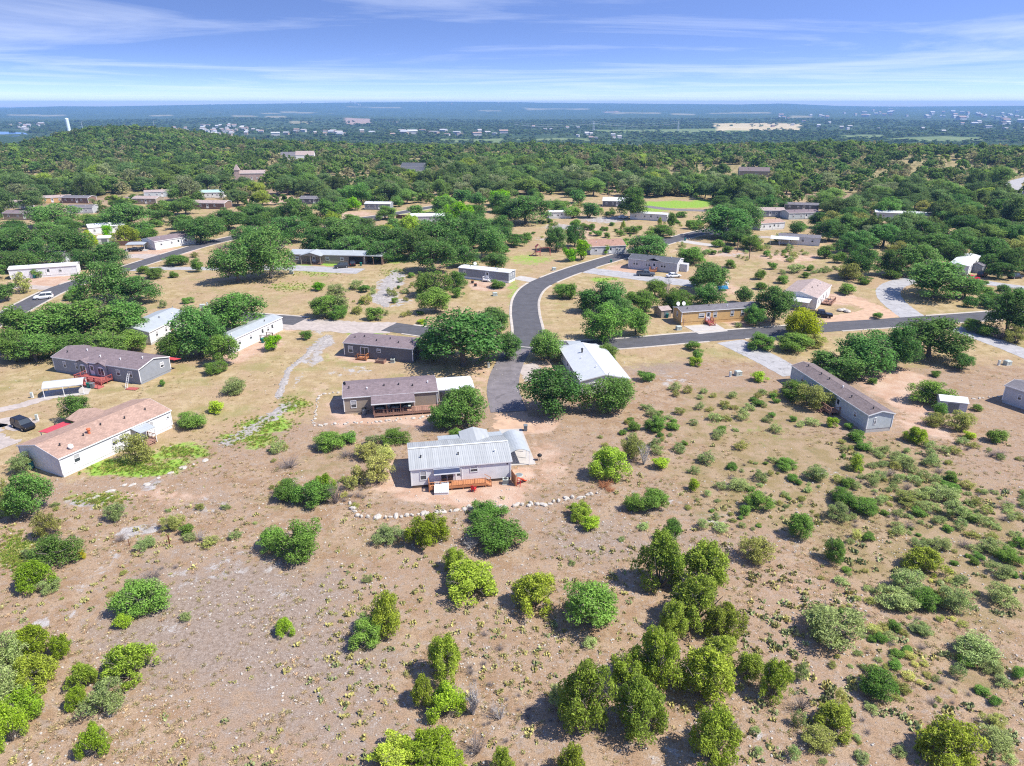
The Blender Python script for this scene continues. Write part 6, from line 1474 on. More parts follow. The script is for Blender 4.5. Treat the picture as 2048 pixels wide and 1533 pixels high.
# ---------------------------------------------------------------- labels that single out
LANDMARKS += [('juniper thicket in the scrub', G(1330, 1340).x, G(1330, 1340).y), ('fanned dead bush', G(945, 1430).x, G(945, 1430).y), ('big oak at the intersection', G(915, 745).x, G(915, 745).y), ('bend of the street', G(1050, 600).x, G(1050, 600).y),
              ('western road', G(240, 541).x, G(240, 541).y), ('eastern scrub slope', G(1850, 1080).x, G(1850, 1080).y), ('bare gravel slope', G(450, 1230).x, G(450, 1230).y), ('chipseal side road', G(1780, 590).x, G(1780, 590).y), ('lower right corner', G(2048, 1533).x, G(2048, 1533).y), ('lower left corner', G(0, 1533).x, G(0, 1533).y)]
LANDMARKS.append(('oak beside chipseal road', G(1880, 590).x, G(1880, 590).y))
ORD = 'first second third fourth fifth sixth seventh eighth ninth tenth eleventh twelfth thirteenth fourteenth fifteenth sixteenth seventeenth eighteenth nineteenth twentieth'.split()
ORD += ['twenty-' + q for q in ORD[:9]] + ['thirtieth'] + ['thirty-' + q for q in ORD[:9]]
def size_word(W_): return 'tiny' if W_ < 1.3 else 'small' if W_ < 2.2 else 'mid-sized' if W_ < 4 else 'large' if W_ < 7.5 else 'huge'
def single_out(items):
    """label each item by its look, the landmark it stands nearest to, and its rank from that landmark"""
    groups = {}
    for p in items:
        best = min(LANDMARKS, key=lambda l: (l[1] - p['x']) ** 2 + (l[2] - p['y']) ** 2)
        dx_, dy_ = p['x'] - best[1], p['y'] - best[2]
        rel = ('right of' if dx_ > 0 else 'left of') if abs(dx_) > abs(dy_) * .8 else ('behind' if dy_ > 0 else 'below')
        groups.setdefault(f"{p['desc']} {rel} the {best[0]}", []).append((math.hypot(dx_, dy_), id(p), p))
    for lb, ps in groups.items():
        ps.sort(key=lambda q: q[:2])
        for i, (_, _, p) in enumerate(ps):
            p['label'] = lb if len(ps) == 1 else f'{lb}, {ORD[i]} from it' if i < len(ORD) else f'{lb}, farther off'
            p['label'] = ' '.join(p['label'].split()[:16])
for p in PL: p['desc'] = f"{size_word(p['W'])} {KIND[p['k']][3]} {KIND[p['k']][4]}"
single_out(PL)
NAME = {'o': 'live_oak_tree', 'g': 'oak_tree', 'j': 'juniper_bush', 'd': 'juniper_bush', 'l': 'lime_green_bush', 'b': 'rounded_bush', 'm': 'mesquite_bush', 'a': 'airy_shrub', 'y': 'yellow_shrub', 'w': 'weed_shrub', 'n': 'round_tree', 'Y': 'yellow_green_tree', 'D': 'dead_bush', 'F': 'dead_bush', 'T': 'leafless_brush', 'R': 'brush_pile'}
GRP = {'o': 'live oaks about the settlement', 'g': 'live oaks about the settlement', 'j': 'junipers in the scrub', 'd': 'junipers in the scrub', 'l': 'lime-green bushes', 'b': 'rounded green bushes', 'm': 'mesquite bushes in the scrub', 'a': 'airy shrubs', 'y': 'yellow shrubs', 'w': 'weed shrubs', 'n': 'vivid green garden trees', 'Y': 'yellow-green trees', 'D': 'dead bushes', 'F': 'dead bushes', 'T': 'leafless brush', 'R': 'brush piles'}
def put_plant(p, i):
    fam, sfam, col, cw, noun, cat = KIND[p['k']]
    rs = random.Random(i * 13 + 5)
    f = fam if (p['px'] >= 40) else sfam
    cm, tm = rs.choice(K[f])
    z0 = float(p.get('z', 0.0))
    rz = rs.uniform(0, 6.28)
    sw = p['W'] * {'jun': 1.14, 'sj': 1.1, 'oak': 1.1, 'mes': 1.14}.get(f, 1.06); H_ = p['H'] * (.98 if f == 'jun' else .94 if p['y'] < 120 else 1.02)
    v = rs.uniform(.88, 1.14)
    if p['px'] >= 34 and tm is not None:
        r = empty(NAME[p['k']], (p['x'], p['y'], z0), rz)
        lf = p['lift'] * .8
        a_ = link('crown' if cat == 'tree' else 'foliage', cm, r, (0, 0, H_ * lf * .5), 0, (sw, sw, H_ * (1 - lf * .42)))
        link('trunk' if cat == 'tree' else 'stems', tm, r, (0, 0, 0), 0, (sw, sw, H_ * .96))
        a_.color = (col[0] * v, col[1] * v, col[2] * v, 1)
    else:
        r = link(NAME[p['k']], cm, None, (p['x'], p['y'], z0 - .04 * H_), rz, (sw, sw, H_ * 1.02))
        if col: r.color = (col[0] * v, col[1] * v, col[2] * v, 1)
    tag(r, p['label'], cat, p.get('group') or GRP[p['k']])
for i, p in enumerate(PL): put_plant(p, i)
# ---------------------------------------------------------------- scattering with geometry nodes
def scatter(name, pts, scl, rot, protos, seed=1, parent=None):
    """one object: every proto mesh instanced on its share of the points"""
    n = len(pts); me = bpy.data.meshes.new(name)
    me.vertices.add(n); me.vertices.foreach_set('co', np.asarray(pts, np.float32).ravel())
    a = me.attributes.new('scl', 'FLOAT_VECTOR', 'POINT'); a.data.foreach_set('vector', np.asarray(scl, np.float32).ravel())
    a = me.attributes.new('rot', 'FLOAT_VECTOR', 'POINT'); a.data.foreach_set('vector', np.asarray(rot, np.float32).ravel())
    g = np.random.default_rng(seed)
    a = me.attributes.new('pick', 'INT', 'POINT'); a.data.foreach_set('value', g.integers(0, len(protos), n).astype(np.int32))
    me.update()
    o = link(name, me)
    ng = bpy.data.node_groups.new(name, 'GeometryNodeTree')
    ng.interface.new_socket('Geometry', in_out='INPUT', socket_type='NodeSocketGeometry'); ng.interface.new_socket('Geometry', in_out='OUTPUT', socket_type='NodeSocketGeometry')
    N = ng.nodes.new; L = ng.links.new
    gi, go = N('NodeGroupInput'), N('NodeGroupOutput')
    g2i = N('GeometryNodeGeometryToInstance')
    for i, pm in enumerate(protos):
        po = bpy.data.objects.new(name + '_source', pm)          # not linked to the scene: only its geometry is read
        oi = N('GeometryNodeObjectInfo'); oi.inputs['Object'].default_value = po
        L(oi.outputs['Geometry'], g2i.inputs[0])
    def at(nm, ty):
        q = N('GeometryNodeInputNamedAttribute'); q.data_type = ty; q.inputs['Name'].default_value = nm; return q.outputs['Attribute']
    iop = N('GeometryNodeInstanceOnPoints'); iop.inputs['Pick Instance'].default_value = True
    L(gi.outputs[0], iop.inputs['Points']); L(g2i.outputs[0], iop.inputs['Instance'])
    L(at('pick', 'INT'), iop.inputs['Instance Index']); L(at('scl', 'FLOAT_VECTOR'), iop.inputs['Scale'])
    e2r = N('FunctionNodeEulerToRotation'); L(at('rot', 'FLOAT_VECTOR'), e2r.inputs[0]); L(e2r.outputs[0], iop.inputs['Rotation'])
    L(iop.outputs[0], go.inputs[0])
    md = o.modifiers.new('scatter', 'NODES'); md.node_group = ng
    return o
# ---------------------------------------------------------------- the woods
# open patches seen among the far trees: (px, py, half width px, half height px)
OPEN = [(560, 402, 80, 6), (1310, 344, 55, 6), (1230, 350, 60, 5), (1430, 358, 25, 12), (1352, 408, 60, 9), (1420, 420, 70, 8), (1800, 368, 46, 8), (1622, 318, 22, 6), (1850, 325, 22, 5), (688, 296, 9, 8), (280, 327, 45, 5), (1150, 418, 110, 10), (880, 415, 40, 6),
        (500, 358, 36, 12), (470, 380, 40, 6), (590, 322, 40, 9), (822, 345, 34, 9), (1500, 352, 45, 10), (1600, 438, 60, 14), (1790, 440, 60, 10), (1520, 430, 60, 12), (1530, 460, 60, 10),
        (1880, 440, 40, 6), (1990, 440, 50, 8), (2035, 375, 16, 24), (2010, 430, 30, 10), (420, 475, 120, 16), (100, 540, 140, 26), (300, 530, 160, 30), (60, 500, 40, 16), (1700, 325, 70, 5), (1760, 318, 90, 4), (820, 350, 30, 6), (110, 268, 10, 8), (120, 278, 14, 8), (2, 292, 8, 12), (205, 330, 12, 4), (380, 330, 14, 4), (130, 330, 20, 5),
        (1700, 395, 60, 7), (1560, 375, 30, 8), (1900, 375, 40, 6), (1950, 410, 40, 6), (2000, 345, 50, 5), (1650, 355, 30, 5), (1780, 345, 60, 4), (1900, 330, 60, 4), (330, 375, 30, 5), (700, 400, 30, 5), (1150, 450, 180, 22), (1350, 450, 120, 20), (960, 540, 700, 60), (1600, 560, 300, 50)]
OPN = [(GT(a, b), c_ * (GT(a, b).y * math.cos(PITCH) + 18) / FPX, abs(GT(a, b - d_).y - GT(a, b + d_).y) / 2) for a, b, c_, d_ in OPEN]
def wood_points(rmin, rmax, step, jitter, seed, bound=.80):
    g = np.random.default_rng(seed)
    ny = int((rmax - rmin) / step); pts = []
    ys = np.arange(rmin * .7, rmax, step)
    for y in ys:
        half = y * .80 + 30
        xs = np.arange(-half, half, step)
        pts.append(np.stack([xs, np.full(len(xs), y)], 1))
    P = np.concatenate(pts); P += g.uniform(-jitter, jitter, P.shape) * step
    return P[(np.hypot(P[:, 0], P[:, 1]) < rmax)]
# middle woods, 300 m to the edge of the plateau
P = wood_points(290, 1500, 7.2, .48, 5)
r_ = np.hypot(P[:, 0], P[:, 1])
pya = 766.5 - FPX * (P[:, 1] * math.sin(PITCH) - CAM_H * math.cos(PITCH)) / (P[:, 1] * math.cos(PITCH) + CAM_H * math.sin(PITCH))
pxa = 1024 + FPX * P[:, 0] / (P[:, 1] * math.cos(PITCH) + CAM_H * math.sin(PITCH))
dens = np.interp(r_, [300, 430, 600, 900, 1500], [.6, .66, .72, .78, .8])
lim = np.interp(pxa, [-200, 0, 120, 400, 560, 700, 900, 1000, 1100, 1250, 1420, 1500, 1560, 1700, 2048, 2300], [500, 500, 460, 430, 412, 424, 412, 404, 392, 394, 402, 420, 448, 490, 505, 505])
keep = (pya < lim) & (rng.random(len(P)) < dens)
n1 = fbm(P[:, 0] / 55, P[:, 1] / 55, 77, 3)
keep &= ~((n1 < .42) & (rng.random(len(P)) < .88) & ~((pxa > 880) & (pxa < 1330) & (pya > 318) & (pya < 402)))
for c_, a_, b_ in OPN: keep &= ((P[:, 0] - c_.x) / a_) ** 2 + ((P[:, 1] - c_.y) / b_) ** 2 > 1
for h_ in HOUSES:
    if h_[1] < 250: continue
    dy_ = h_[1] - P[:, 1]; dx_ = np.abs(P[:, 0] - h_[0] - (P[:, 1] - h_[1]) * h_[0] / h_[1])
    front = np.clip(h_[1] / 9.0, 22, 80)
    keep &= ~((dx_ < h_[2] * .85) & (dy_ > -h_[2] * .9) & (dy_ < front)) | (rng.random(len(P)) < .06)
    keep &= np.hypot(P[:, 0] - h_[0], P[:, 1] - h_[1]) > h_[2] + 2
_tx = (126 - 1024) / 1508 * 1180
keep &= ~((np.abs(P[:, 0] - _tx * P[:, 1] / 1180 + 9) < 24) & (P[:, 1] > 1090) & (P[:, 1] < 1215))
rp = np.array(road_pts)
for x, y, w_ in rp[rp[:, 1] > 250]: keep &= np.hypot(P[:, 0] - x, P[:, 1] - y) > w_ + 3.0
for p in PL:
    if p['y'] > 240: keep &= np.hypot(P[:, 0] - p['x'], P[:, 1] - p['y']) > p['W'] * .45 + 2
P = P[keep]; r_ = np.hypot(P[:, 0], P[:, 1])
pya = 766.5 - FPX * (P[:, 1] * math.sin(PITCH) - CAM_H * math.cos(PITCH)) / (P[:, 1] * math.cos(PITCH) + CAM_H * math.sin(PITCH))
pxa = 1024 + FPX * P[:, 0] / (P[:, 1] * math.cos(PITCH) + CAM_H * math.sin(PITCH))
Z = terrain(P[:, 0], P[:, 1])
Wd = rng.uniform(4.5, 13.0, len(P)) * (.85 + .5 * fbm(P[:, 0] / 90, P[:, 1] / 90, 12, 2)); Hh = Wd * rng.uniform(.62, .92, len(P))
order = np.argsort(r_ / Wd)
inv = np.nonzero((pxa > -30) & (pxa < 2080))[0]
order = np.array([i for i in order if -25 < pxa[i] < 2073])
nearest = order[:290]
WL = [('dark green woodland oak', (0.156, 0.247, 0.081), 'o'), ('mid green woodland oak', (0.212, 0.338, 0.081), 'g'), ('gray-green woodland mesquite', (0.323, 0.380, 0.180), 'm'), ('yellow-green woodland elm', (0.340, 0.446, 0.075), 'Y'), ('dark woodland juniper', (0.162, 0.247, 0.072), 'd')]
LANDMARKS += [('western hill woods', GT(150, 380).x, GT(150, 380).y), ('far middle woods', GT(900, 380).x, GT(900, 380).y), ('far eastern woods', GT(1800, 400).x, GT(1800, 400).y)]
wt = [dict(i=int(i), t=int(rng.choice(5, p=[.5, .22, .1, .06, .12])), x=float(P[i, 0]), y=float(P[i, 1])) for i in nearest]
for q in wt: q['desc'] = f"{size_word(Wd[q['i']])} {WL[q['t']][0]}"
single_out(wt)
for q in wt:
    i = q['i']; nm, col, kk = WL[q['t']]
    fam = {'o': 'oak', 'g': 'oak', 'm': 'mes', 'Y': 'oak', 'd': 'jun'}[kk]
    r = empty({'o': 'live_oak_tree', 'g': 'oak_tree', 'm': 'mesquite_tree', 'Y': 'elm_tree', 'd': 'juniper_tree'}[kk], (P[i, 0], P[i, 1], Z[i]), rng.uniform(0, 6.28))
    cm, tm = random.choice(K[fam]); v = rng.uniform(.85, 1.15)
    a_ = link('crown', cm, r, (0, 0, Hh[i] * .06), 0, (Wd[i] * 1.15, Wd[i] * 1.15, Hh[i])); a_.color = (col[0] * v, col[1] * v, col[2] * v, 1)
    link('trunk', tm, r, (0, 0, 0), 0, (Wd[i], Wd[i], Hh[i] * .95))
    tag(r, q['label'], 'tree', f'{nm} trees at the wood edge')
rest = np.setdiff1d(np.arange(len(P)), nearest)
def cols(seed, col, n=420, leaf=.072, shape='oak'): return crown(seed, n, leaf, shape, leaf_mat('woods_leaves', col), 'wood_crown', 16)
PROT = [cols(600 + i, c_, 520, .066, s_) for i, (c_, s_) in enumerate([((0.128, 0.222, 0.050), 'oak'), ((0.150, 0.248, 0.054), 'oak'), ((0.183, 0.301, 0.059), 'oak'), ((0.137, 0.222, 0.050), 'jun'), ((0.155, 0.241, 0.059), 'oak'), ((0.273, 0.311, 0.118), 'mes'), ((0.146, 0.245, 0.056), 'bush'), ((0.124, 0.211, 0.050), 'oak'), ((0.227, 0.330, 0.062), 'oak'), ((0.364, 0.348, 0.169), 'mes'), ((0.116, 0.204, 0.050), 'bush')])]
W2, H2 = Wd[rest], Hh[rest]
tag(scatter('woods', np.stack([P[rest, 0], P[rest, 1], Z[rest] - .02 * H2], 1), np.stack([W2, W2, H2], 1), np.stack([np.zeros(len(rest)), np.zeros(len(rest)), rng.uniform(0, 6.28, len(rest))], 1), PROT, 3), 'dense green oak and juniper woods covering the plateau beyond the homes', 'woods', kind='stuff')
# valley woods
P = wood_points(1150, 5200, 26, .5, 8)
r_ = np.hypot(P[:, 0], P[:, 1]); pv = 1024 + FPX * P[:, 0] / np.maximum(P[:, 1] * math.cos(PITCH) + 40, 5)
ed = np.interp(pv, EDG_X, EDG_R)
keep = (r_ > ed + 150) & (pv > -150) & (pv < 2200) & (rng.random(len(P)) < np.interp(r_, [1200, 3000, 5200], [.95, .62, .35]))
keep &= ~((fbm(P[:, 0] / 260, P[:, 1] / 420, 91, 3) < .36) & (rng.random(len(P)) < .8))
def in_patch(x0, x1, y0, y1):
    a, b = GT((x0 + x1) / 2, y1), GT((x0 + x1) / 2, y0)
    return (pv > x0) & (pv < x1) & (P[:, 1] > a.y) & (P[:, 1] < b.y)
for q in [(1425, 1600, 247, 262), (1180, 1500, 259, 266), (1680, 1760, 271, 278), (1770, 1960, 273, 283), (1020, 1180, 277, 283), (880, 1010, 279, 285), (692, 742, 236, 249), (-150, 60, 258, 290)]: keep &= ~(in_patch(*q) & (rng.random(len(P)) < .94))
P = P[keep]; Z = terrain(P[:, 0], P[:, 1]); n = len(P)
W2 = rng.uniform(11, 26, n); H2 = W2 * rng.uniform(.3, .5, n)
PROT2 = [crown(700 + i, 90, .16, 'bush', leaf_mat('valley_leaves', c_), 'valley_crown', 9) for i, c_ in enumerate([(0.086, 0.156, 0.045), (0.103, 0.180, 0.050), (0.132, 0.204, 0.060), (0.083, 0.144, 0.045), (0.149, 0.216, 0.075)])]
tag(scatter('valley_woods', np.stack([P[:, 0], P[:, 1], Z], 1), np.stack([W2, W2 * rng.uniform(.7, 1.2, n), H2], 1), np.stack([np.zeros(n), np.zeros(n), rng.uniform(0, 6.28, n)], 1), PROT2, 4), 'blue-green far woods filling the valley below the plateau', 'woods', kind='stuff')

# ---------------------------------------------------------------- ground cover of the scrub
def pear_mesh(seed, n):
    g = random.Random(seed); mb = MB()
    for i in range(n):
        a = g.uniform(0, 6.28); d_ = .42 * math.sqrt(g.random()); tilt = g.uniform(-.7, .7); yaw = g.uniform(0, 3.14)
        s = g.uniform(.13, .2); lvl = 0 if g.random() < .6 else g.uniform(.15, .32)
        c = Vector((math.cos(a) * d_, math.sin(a) * d_, s * .9 + lvl))
        mtx = Matrix.Translation(c) @ Matrix.Rotation(yaw, 4, 'Z') @ Matrix.Rotation(tilt, 4, 'X')
        rim = [mtx @ Vector((s * .8 * math.cos(k * .785), 0, s * 1.15 * math.sin(k * .785))) for k in range(8)]
        b = len(mb.v); mb.v += [tuple(v) for v in rim] + [tuple(mtx @ Vector((0, .035, 0))), tuple(mtx @ Vector((0, -.035, 0)))]
        for k in range(8):
            mb.f.append((b + k, b + (k + 1) % 8, b + 8)); mb.f.append((b + (k + 1) % 8, b + k, b + 9))
    return mb.mesh('pads', M['pear'])
M['pear'] = mat('prickly_pear', (.3, .3, .1), .6, .2, obj=True, isl=.35)
M['pear2'] = mat('prickly_pear_far', (.29, .275, .10), .6, .2, isl=.4)
PEAR = [pear_mesh(i, 9 + i * 3) for i in range(5)]
pp = []
g = np.random.default_rng(21)
tries = 0
while len(pp) < 1000 and tries < 40000:
    tries += 1
    px, py = g.uniform(-10, 2060), g.uniform(1000, 1540) if g.random() < .85 else g.uniform(880, 1010)
    p = G(px, py)
    dn = float(fbm(np.array(p.x / 7), np.array(p.y / 7), 61, 3))
    base = .30 if px < 520 and py > 1080 else .8
    if 230 < px < 640 and 1120 < py < 1533: base = .16
    if py < 1010 and not (560 < px < 740 or px > 1250): base = .05
    if dn < .44 or g.random() > base * (dn - .40) * 7: continue
    if not clear_of(p.x, p.y, .3, occ) or not clear_of(p.x, p.y, .6, house_c): continue
    pp.append((p.x, p.y, g.uniform(.4, .95) * (1.3 if px > 1500 else 1), px, py))
pp.sort(key=lambda q: -q[2] * mpp(1200) / mpp(q[4]))
prs = [dict(x=q[0], y=q[1], s=q[2], yl=bool(g.random() < (.75 if q[3] < 1500 else .35))) for q in pp[:290]]
for q in prs: q['desc'] = ('yellow' if q['yl'] else 'green') + ' prickly pear clump'
single_out(prs)
for q in prs:
    o = link('prickly_pear', PEAR[g.integers(5)], None, (q['x'], q['y'], -.02), g.uniform(0, 6.28), (q['s'], q['s'], q['s'] * .75))
    v = g.uniform(.8, 1.2); c_ = (.36, .325, .11) if q['yl'] else (.22, .25, .10)
    o.color = (c_[0] * v, c_[1] * v, c_[2] * v, 1)
    tag(o, q['label'], 'cactus', 'prickly pears in the scrub')
q = pp[290:]; n = len(q); a = np.array(q)
PEAR2 = []
for m_ in PEAR:
    c_ = m_.copy(); c_.materials.clear(); c_.materials.append(M['pear2']); PEAR2.append(c_)
tag(scatter('prickly_pear_ground_cover', np.stack([a[:, 0], a[:, 1], np.full(n, -.02)], 1), np.stack([a[:, 2], a[:, 2], a[:, 2] * .75], 1), np.stack([np.zeros(n), np.zeros(n), g.uniform(0, 6.28, n)], 1), PEAR2, 6), 'small yellowish prickly pears sprinkled over the scrub', 'cactus', kind='stuff')
# dry tufts and loose stones
def tuft_mesh(seed, n, m):
    g_ = np.random.default_rng(seed)
    a = g_.uniform(0, 6.28, n); d_ = g_.uniform(0, .22, n)
    Pp = np.stack([np.cos(a) * d_, np.sin(a) * d_, np.full(n, .10)], 1)
    out = np.stack([np.cos(a) * g_.uniform(.2, .9, n), np.sin(a) * g_.uniform(.2, .9, n), np.ones(n)], 1)
    Tn = unit(out); Nn = unit(np.cross(Tn, g_.normal(size=(n, 3))))
    return leaves_mesh('tuft', Pp, Nn, Tn, np.full(n, .15) * g_.uniform(.6, 1.2, n), np.full(n, .022), m)
T1 = [tuft_mesh(i, 26, leaf_mat('dry_grass', c_)) for i, c_ in enumerate([(.62, .48, .28), (.58, .44, .27), (.52, .44, .22), (.66, .54, .36), (.48, .43, .20)])]
def field(n, boxes, seed, avoid=True):
    g_ = np.random.default_rng(seed); out = []
    for (x0, y0, x1, y1), wt in boxes:
        c0, c1 = G(x0, y1), G(x1, y0)
        k = int(n * wt); yy = g_.uniform(c0.y, c1.y, k * 3)
        mp_ = (yy * math.cos(PITCH) + CAM_H * math.sin(PITCH)) / FPX
        xx = (g_.uniform(x0, x1, k * 3) - 1024) * mp_
        w_ = fbm(xx / 6, yy / 6, seed, 3); s = w_ + g_.uniform(-.12, .12, k * 3) > .47
        out.append(np.stack([xx[s], yy[s]], 1)[:k])
    return np.concatenate(out)
F = field(9000, [((-20, 860, 2070, 1540), .72), ((-20, 520, 2070, 860), .28)], 33)
ok = np.ones(len(F), bool)
for h_ in HOUSES:
    if h_[1] < 260:
        ca, sa = math.cos(h_[3]), math.sin(h_[3]); u = (F[:, 0] - h_[4]) * ca + (F[:, 1] - h_[5]) * sa; v = -(F[:, 0] - h_[4]) * sa + (F[:, 1] - h_[5]) * ca
        ok &= ~((u > -1) & (u < h_[6] + 1) & (v > -3) & (v < h_[7] + 1))
for x, y, w_ in rp[rp[:, 1] < 260]: ok &= np.hypot(F[:, 0] - x, F[:, 1] - y) > w_ + .3
for pl_ in ([(1022, 932), (1072, 929), (1043, 858), (998, 860)], [(1368, 653), (1432, 648), (1456, 663), (1398, 669)]):
    c_ = sum((G(*q_) for q_ in pl_), Vector()) / 4; ok &= np.hypot(F[:, 0] - c_.x, F[:, 1] - c_.y) > 6
for kz, lim_ in (('red', .5), ('green', .6)): ok &= zone_w(kz, F[:, 0], F[:, 1]) < lim_
F = F[ok]; n = len(F); sc_ = rng.uniform(.5, 1.3, n)
tag(scatter('dry_grass', np.stack([F[:, 0], F[:, 1], np.zeros(n)], 1), np.stack([sc_ * 1.3, sc_ * 1.3, sc_ * .55], 1), np.stack([np.zeros(n), np.zeros(n), rng.uniform(0, 6.28, n)], 1), T1, 9), 'tufts of dry tan grass over the scrub and lots', 'grass', kind='stuff')
# green weeds where the ground is green
gg = []
for (px, py, hw, hh, s) in ZONES['green'][:8] + ZONES['green'][15:22]:
    for _ in range(int(hw * hh * .28)):
        u, v = rng.normal(size=2) * .5; p = G(px + u * hw, py + v * hh)
        if p.y < 260 and clear_of(p.x, p.y, .3, road_pts): gg.append((p.x, p.y))
gg = np.array(gg)
ok = np.ones(len(gg), bool)
for h_ in HOUSES:
    ca, sa = math.cos(h_[3]), math.sin(h_[3]); u = (gg[:, 0] - h_[4]) * ca + (gg[:, 1] - h_[5]) * sa; v = -(gg[:, 0] - h_[4]) * sa + (gg[:, 1] - h_[5]) * ca
    ok &= ~((u > -.4) & (u < h_[6] + .4) & (v > -.4) & (v < h_[7] + .4))
gg = gg[ok]; n = len(gg); sc_ = rng.uniform(.6, 1.5, n)
T2 = [tuft_mesh(20 + i, 30, leaf_mat('green_weeds', c_)) for i, c_ in enumerate([(.26, .40, .05), (.36, .44, .09), (.50, .48, .14)])]
tag(scatter('green_weeds', np.stack([gg[:, 0], gg[:, 1], np.zeros(n)], 1), np.stack([sc_, sc_, sc_ * .9], 1), np.stack([np.zeros(n), np.zeros(n), rng.uniform(0, 6.28, n)], 1), T2, 10), 'green grass and weeds along the wet run by the western homes', 'grass', kind='stuff')
F = field(8500, [((-20, 950, 2070, 1540), .9), ((-20, 700, 2070, 950), .1)], 57)
ok = np.ones(len(F), bool)
for h_ in HOUSES:
    if h_[1] < 260: ok &= np.hypot(F[:, 0] - h_[0], F[:, 1] - h_[1]) > h_[2]
F = F[ok]; n = len(F); sc_ = .05 + .2 * rng.random(n) ** 3
S2 = []
for m_ in STONES[:4]: S2.append(m_)
tag(scatter('loose_limestone_gravel', np.stack([F[:, 0], F[:, 1], np.zeros(n)], 1), np.stack([sc_ * rng.uniform(.8, 1.6, n), sc_, sc_ * .5], 1), np.stack([np.zeros(n), np.zeros(n), rng.uniform(0, 6.28, n)], 1), S2, 12), 'pale loose limestone chips littering the scrub', 'gravel', kind='stuff')

# ---------------------------------------------------------------- far things
az_ = (126 - 1024) / 1508; TW = Vector((az_ * 1180, 1180, float(terrain(az_ * 1180, 1180)))); TH = CAM_H - 1180 * .0186 - TW.z
r = empty('water_tower', TW); tag(r, 'tall pale blue standpipe water tower on the wooded western hill', 'water tower')
MB().tube([(0, 0, -1), (0, 0, TH - 1.6)], 2.7, 20).build('shaft', M['tank'], r, smooth=False)
MB().tube([(0, 0, TH - 1.6), (0, 0, TH - 1), (0, 0, TH)], [2.8, 2.5, .5], 20).build('cap', M['tank'], r)
for z_ in (.3, .55, .8): MB().tube([(0, 0, TH * z_), (0, 0, TH * z_ + .5)], 2.76, 20).build('weld_band', M['tank'], r)
for i in range(2): MB().bar((2.8, -.25 + i * .5, 0), (2.8, -.25 + i * .5, TH - 1.6), .12).build('ladder_rail', M['steel'], r)
for i, (px, py, w_, h_) in enumerate([(104, 268, 10, 7), (112, 264, 8, 5)]):
    p = TW + Vector((-17 - 9 * i, 6, 0)); p.z = float(terrain(p.x, p.y)) + 3; o = MB().box(-w_/2, w_/2, -4, 4, -5, h_).build('wall', M['white'], None, p); o.name = 'pump_building'
    MB().loft([[(-w_/2 - .4, -4.4, h_), (w_/2 + .4, -4.4, h_), (w_/2 + .4, 4.4, h_), (-w_/2 - .4, 4.4, h_)], [(-w_/2 + 2, -.2, h_ + 2), (w_/2 - 2, -.2, h_ + 2), (w_/2 - 2, .2, h_ + 2), (-w_/2 + 2, .2, h_ + 2)]]).build('roof', M['sh_tan'], o)
    tag(o, ['pale block building beside the water tower', 'smaller pale building between block building and water tower'][i], 'building')
# pylons and their wires
def pylon(label, px, py, h):
    p = GT(px, py); r = empty('power_pylon', p, .9); tag(r, label, 'power pylon', 'lattice pylons in the valley')
    lv = [(0, 4.2), (h * .3, 3.0), (h * .55, 1.9), (h * .78, 1.0), (h, .35)]
    for sx, sy in ((-1, -1), (1, -1), (1, 1), (-1, 1)):
        MB().tube([(sx * w_, sy * w_, z_) for z_, w_ in lv], .42, 4).build('leg', M['steel'], r)
    for k in range(4):
        (z0, w0), (z1, w1) = lv[k], lv[k + 1]
        for a_, b_ in (((-1, -1), (1, -1)), ((1, -1), (1, 1)), ((1, 1), (-1, 1)), ((-1, 1), (-1, -1))):
            MB().bar((a_[0] * w0, a_[1] * w0, z0), (b_[0] * w1, b_[1] * w1, z1), .3).build('brace', M['steel'], r)
            MB().bar((b_[0] * w0, b_[1] * w0, z0), (a_[0] * w1, a_[1] * w1, z1), .3).build('brace', M['steel'], r)
    for z_, w_ in ((h * .72, 7), (h * .84, 6), (h * .95, 5)): MB().bar((-w_, 0, z_), (w_, 0, z_), .5).build('crossarm', M['steel'], r)
    return r
pa = pylon('lattice power pylon in the valley, nearer to the western side', 1187, 262, 38); pb = pylon('lattice power pylon in the valley near the tan field', 1356, 262, 38)
pc = GT(1124, 258); pd = GT(1010, 258)
for z_, s in ((28, -6), (28, 6), (36, 0)):
    A_ = pa.location + Vector((s * .6, s * .7, z_)); B_ = pb.location + Vector((s * .6, s * .7, z_))
    o = MB().tube([A_.lerp(B_, k / 14) - Vector((0, 0, 11 * 4 * (k / 14) * (1 - k / 14))) for k in range(15)], .22, 4).build('power_line', M['wire']); tag(o, ['lower near power line sagging between two pylons', 'lower far power line sagging between two pylons', 'top power line sagging between two pylons'][[(28, -6), (28, 6), (36, 0)].index((z_, s))], 'power line', 'power lines')
    C_ = A_ + (A_ - B_) * 1.0; C_.z -= 4
    o = MB().tube([A_.lerp(C_, k / 14) - Vector((0, 0, 11 * 4 * (k / 14) * (1 - k / 14))) for k in range(15)], .22, 4).build('power_line', M['wire']); tag(o, ['lower near power line leaving the western pylon', 'lower far power line leaving the western pylon', 'top power line leaving the western pylon'][[(28, -6), (28, 6), (36, 0)].index((z_, s))], 'power line', 'power lines')
def mast(label, px, py, h):
    p = GT(px, py); r = empty('radio_mast', p); tag(r, label, 'mast')
    MB().tube([(0, 0, 0), (0, 0, h)], [.9, .5], 5).build('shaft', M['steel'], r); MB().bar((-1.6, 0, h * .96), (1.6, 0, h * .96), .6).build('aerial', M['steel'], r)
mast('thin white radio mast right of the water tower', 166, 262, 34); mast('thin pale mast beyond the western hill', 310, 262, 36)
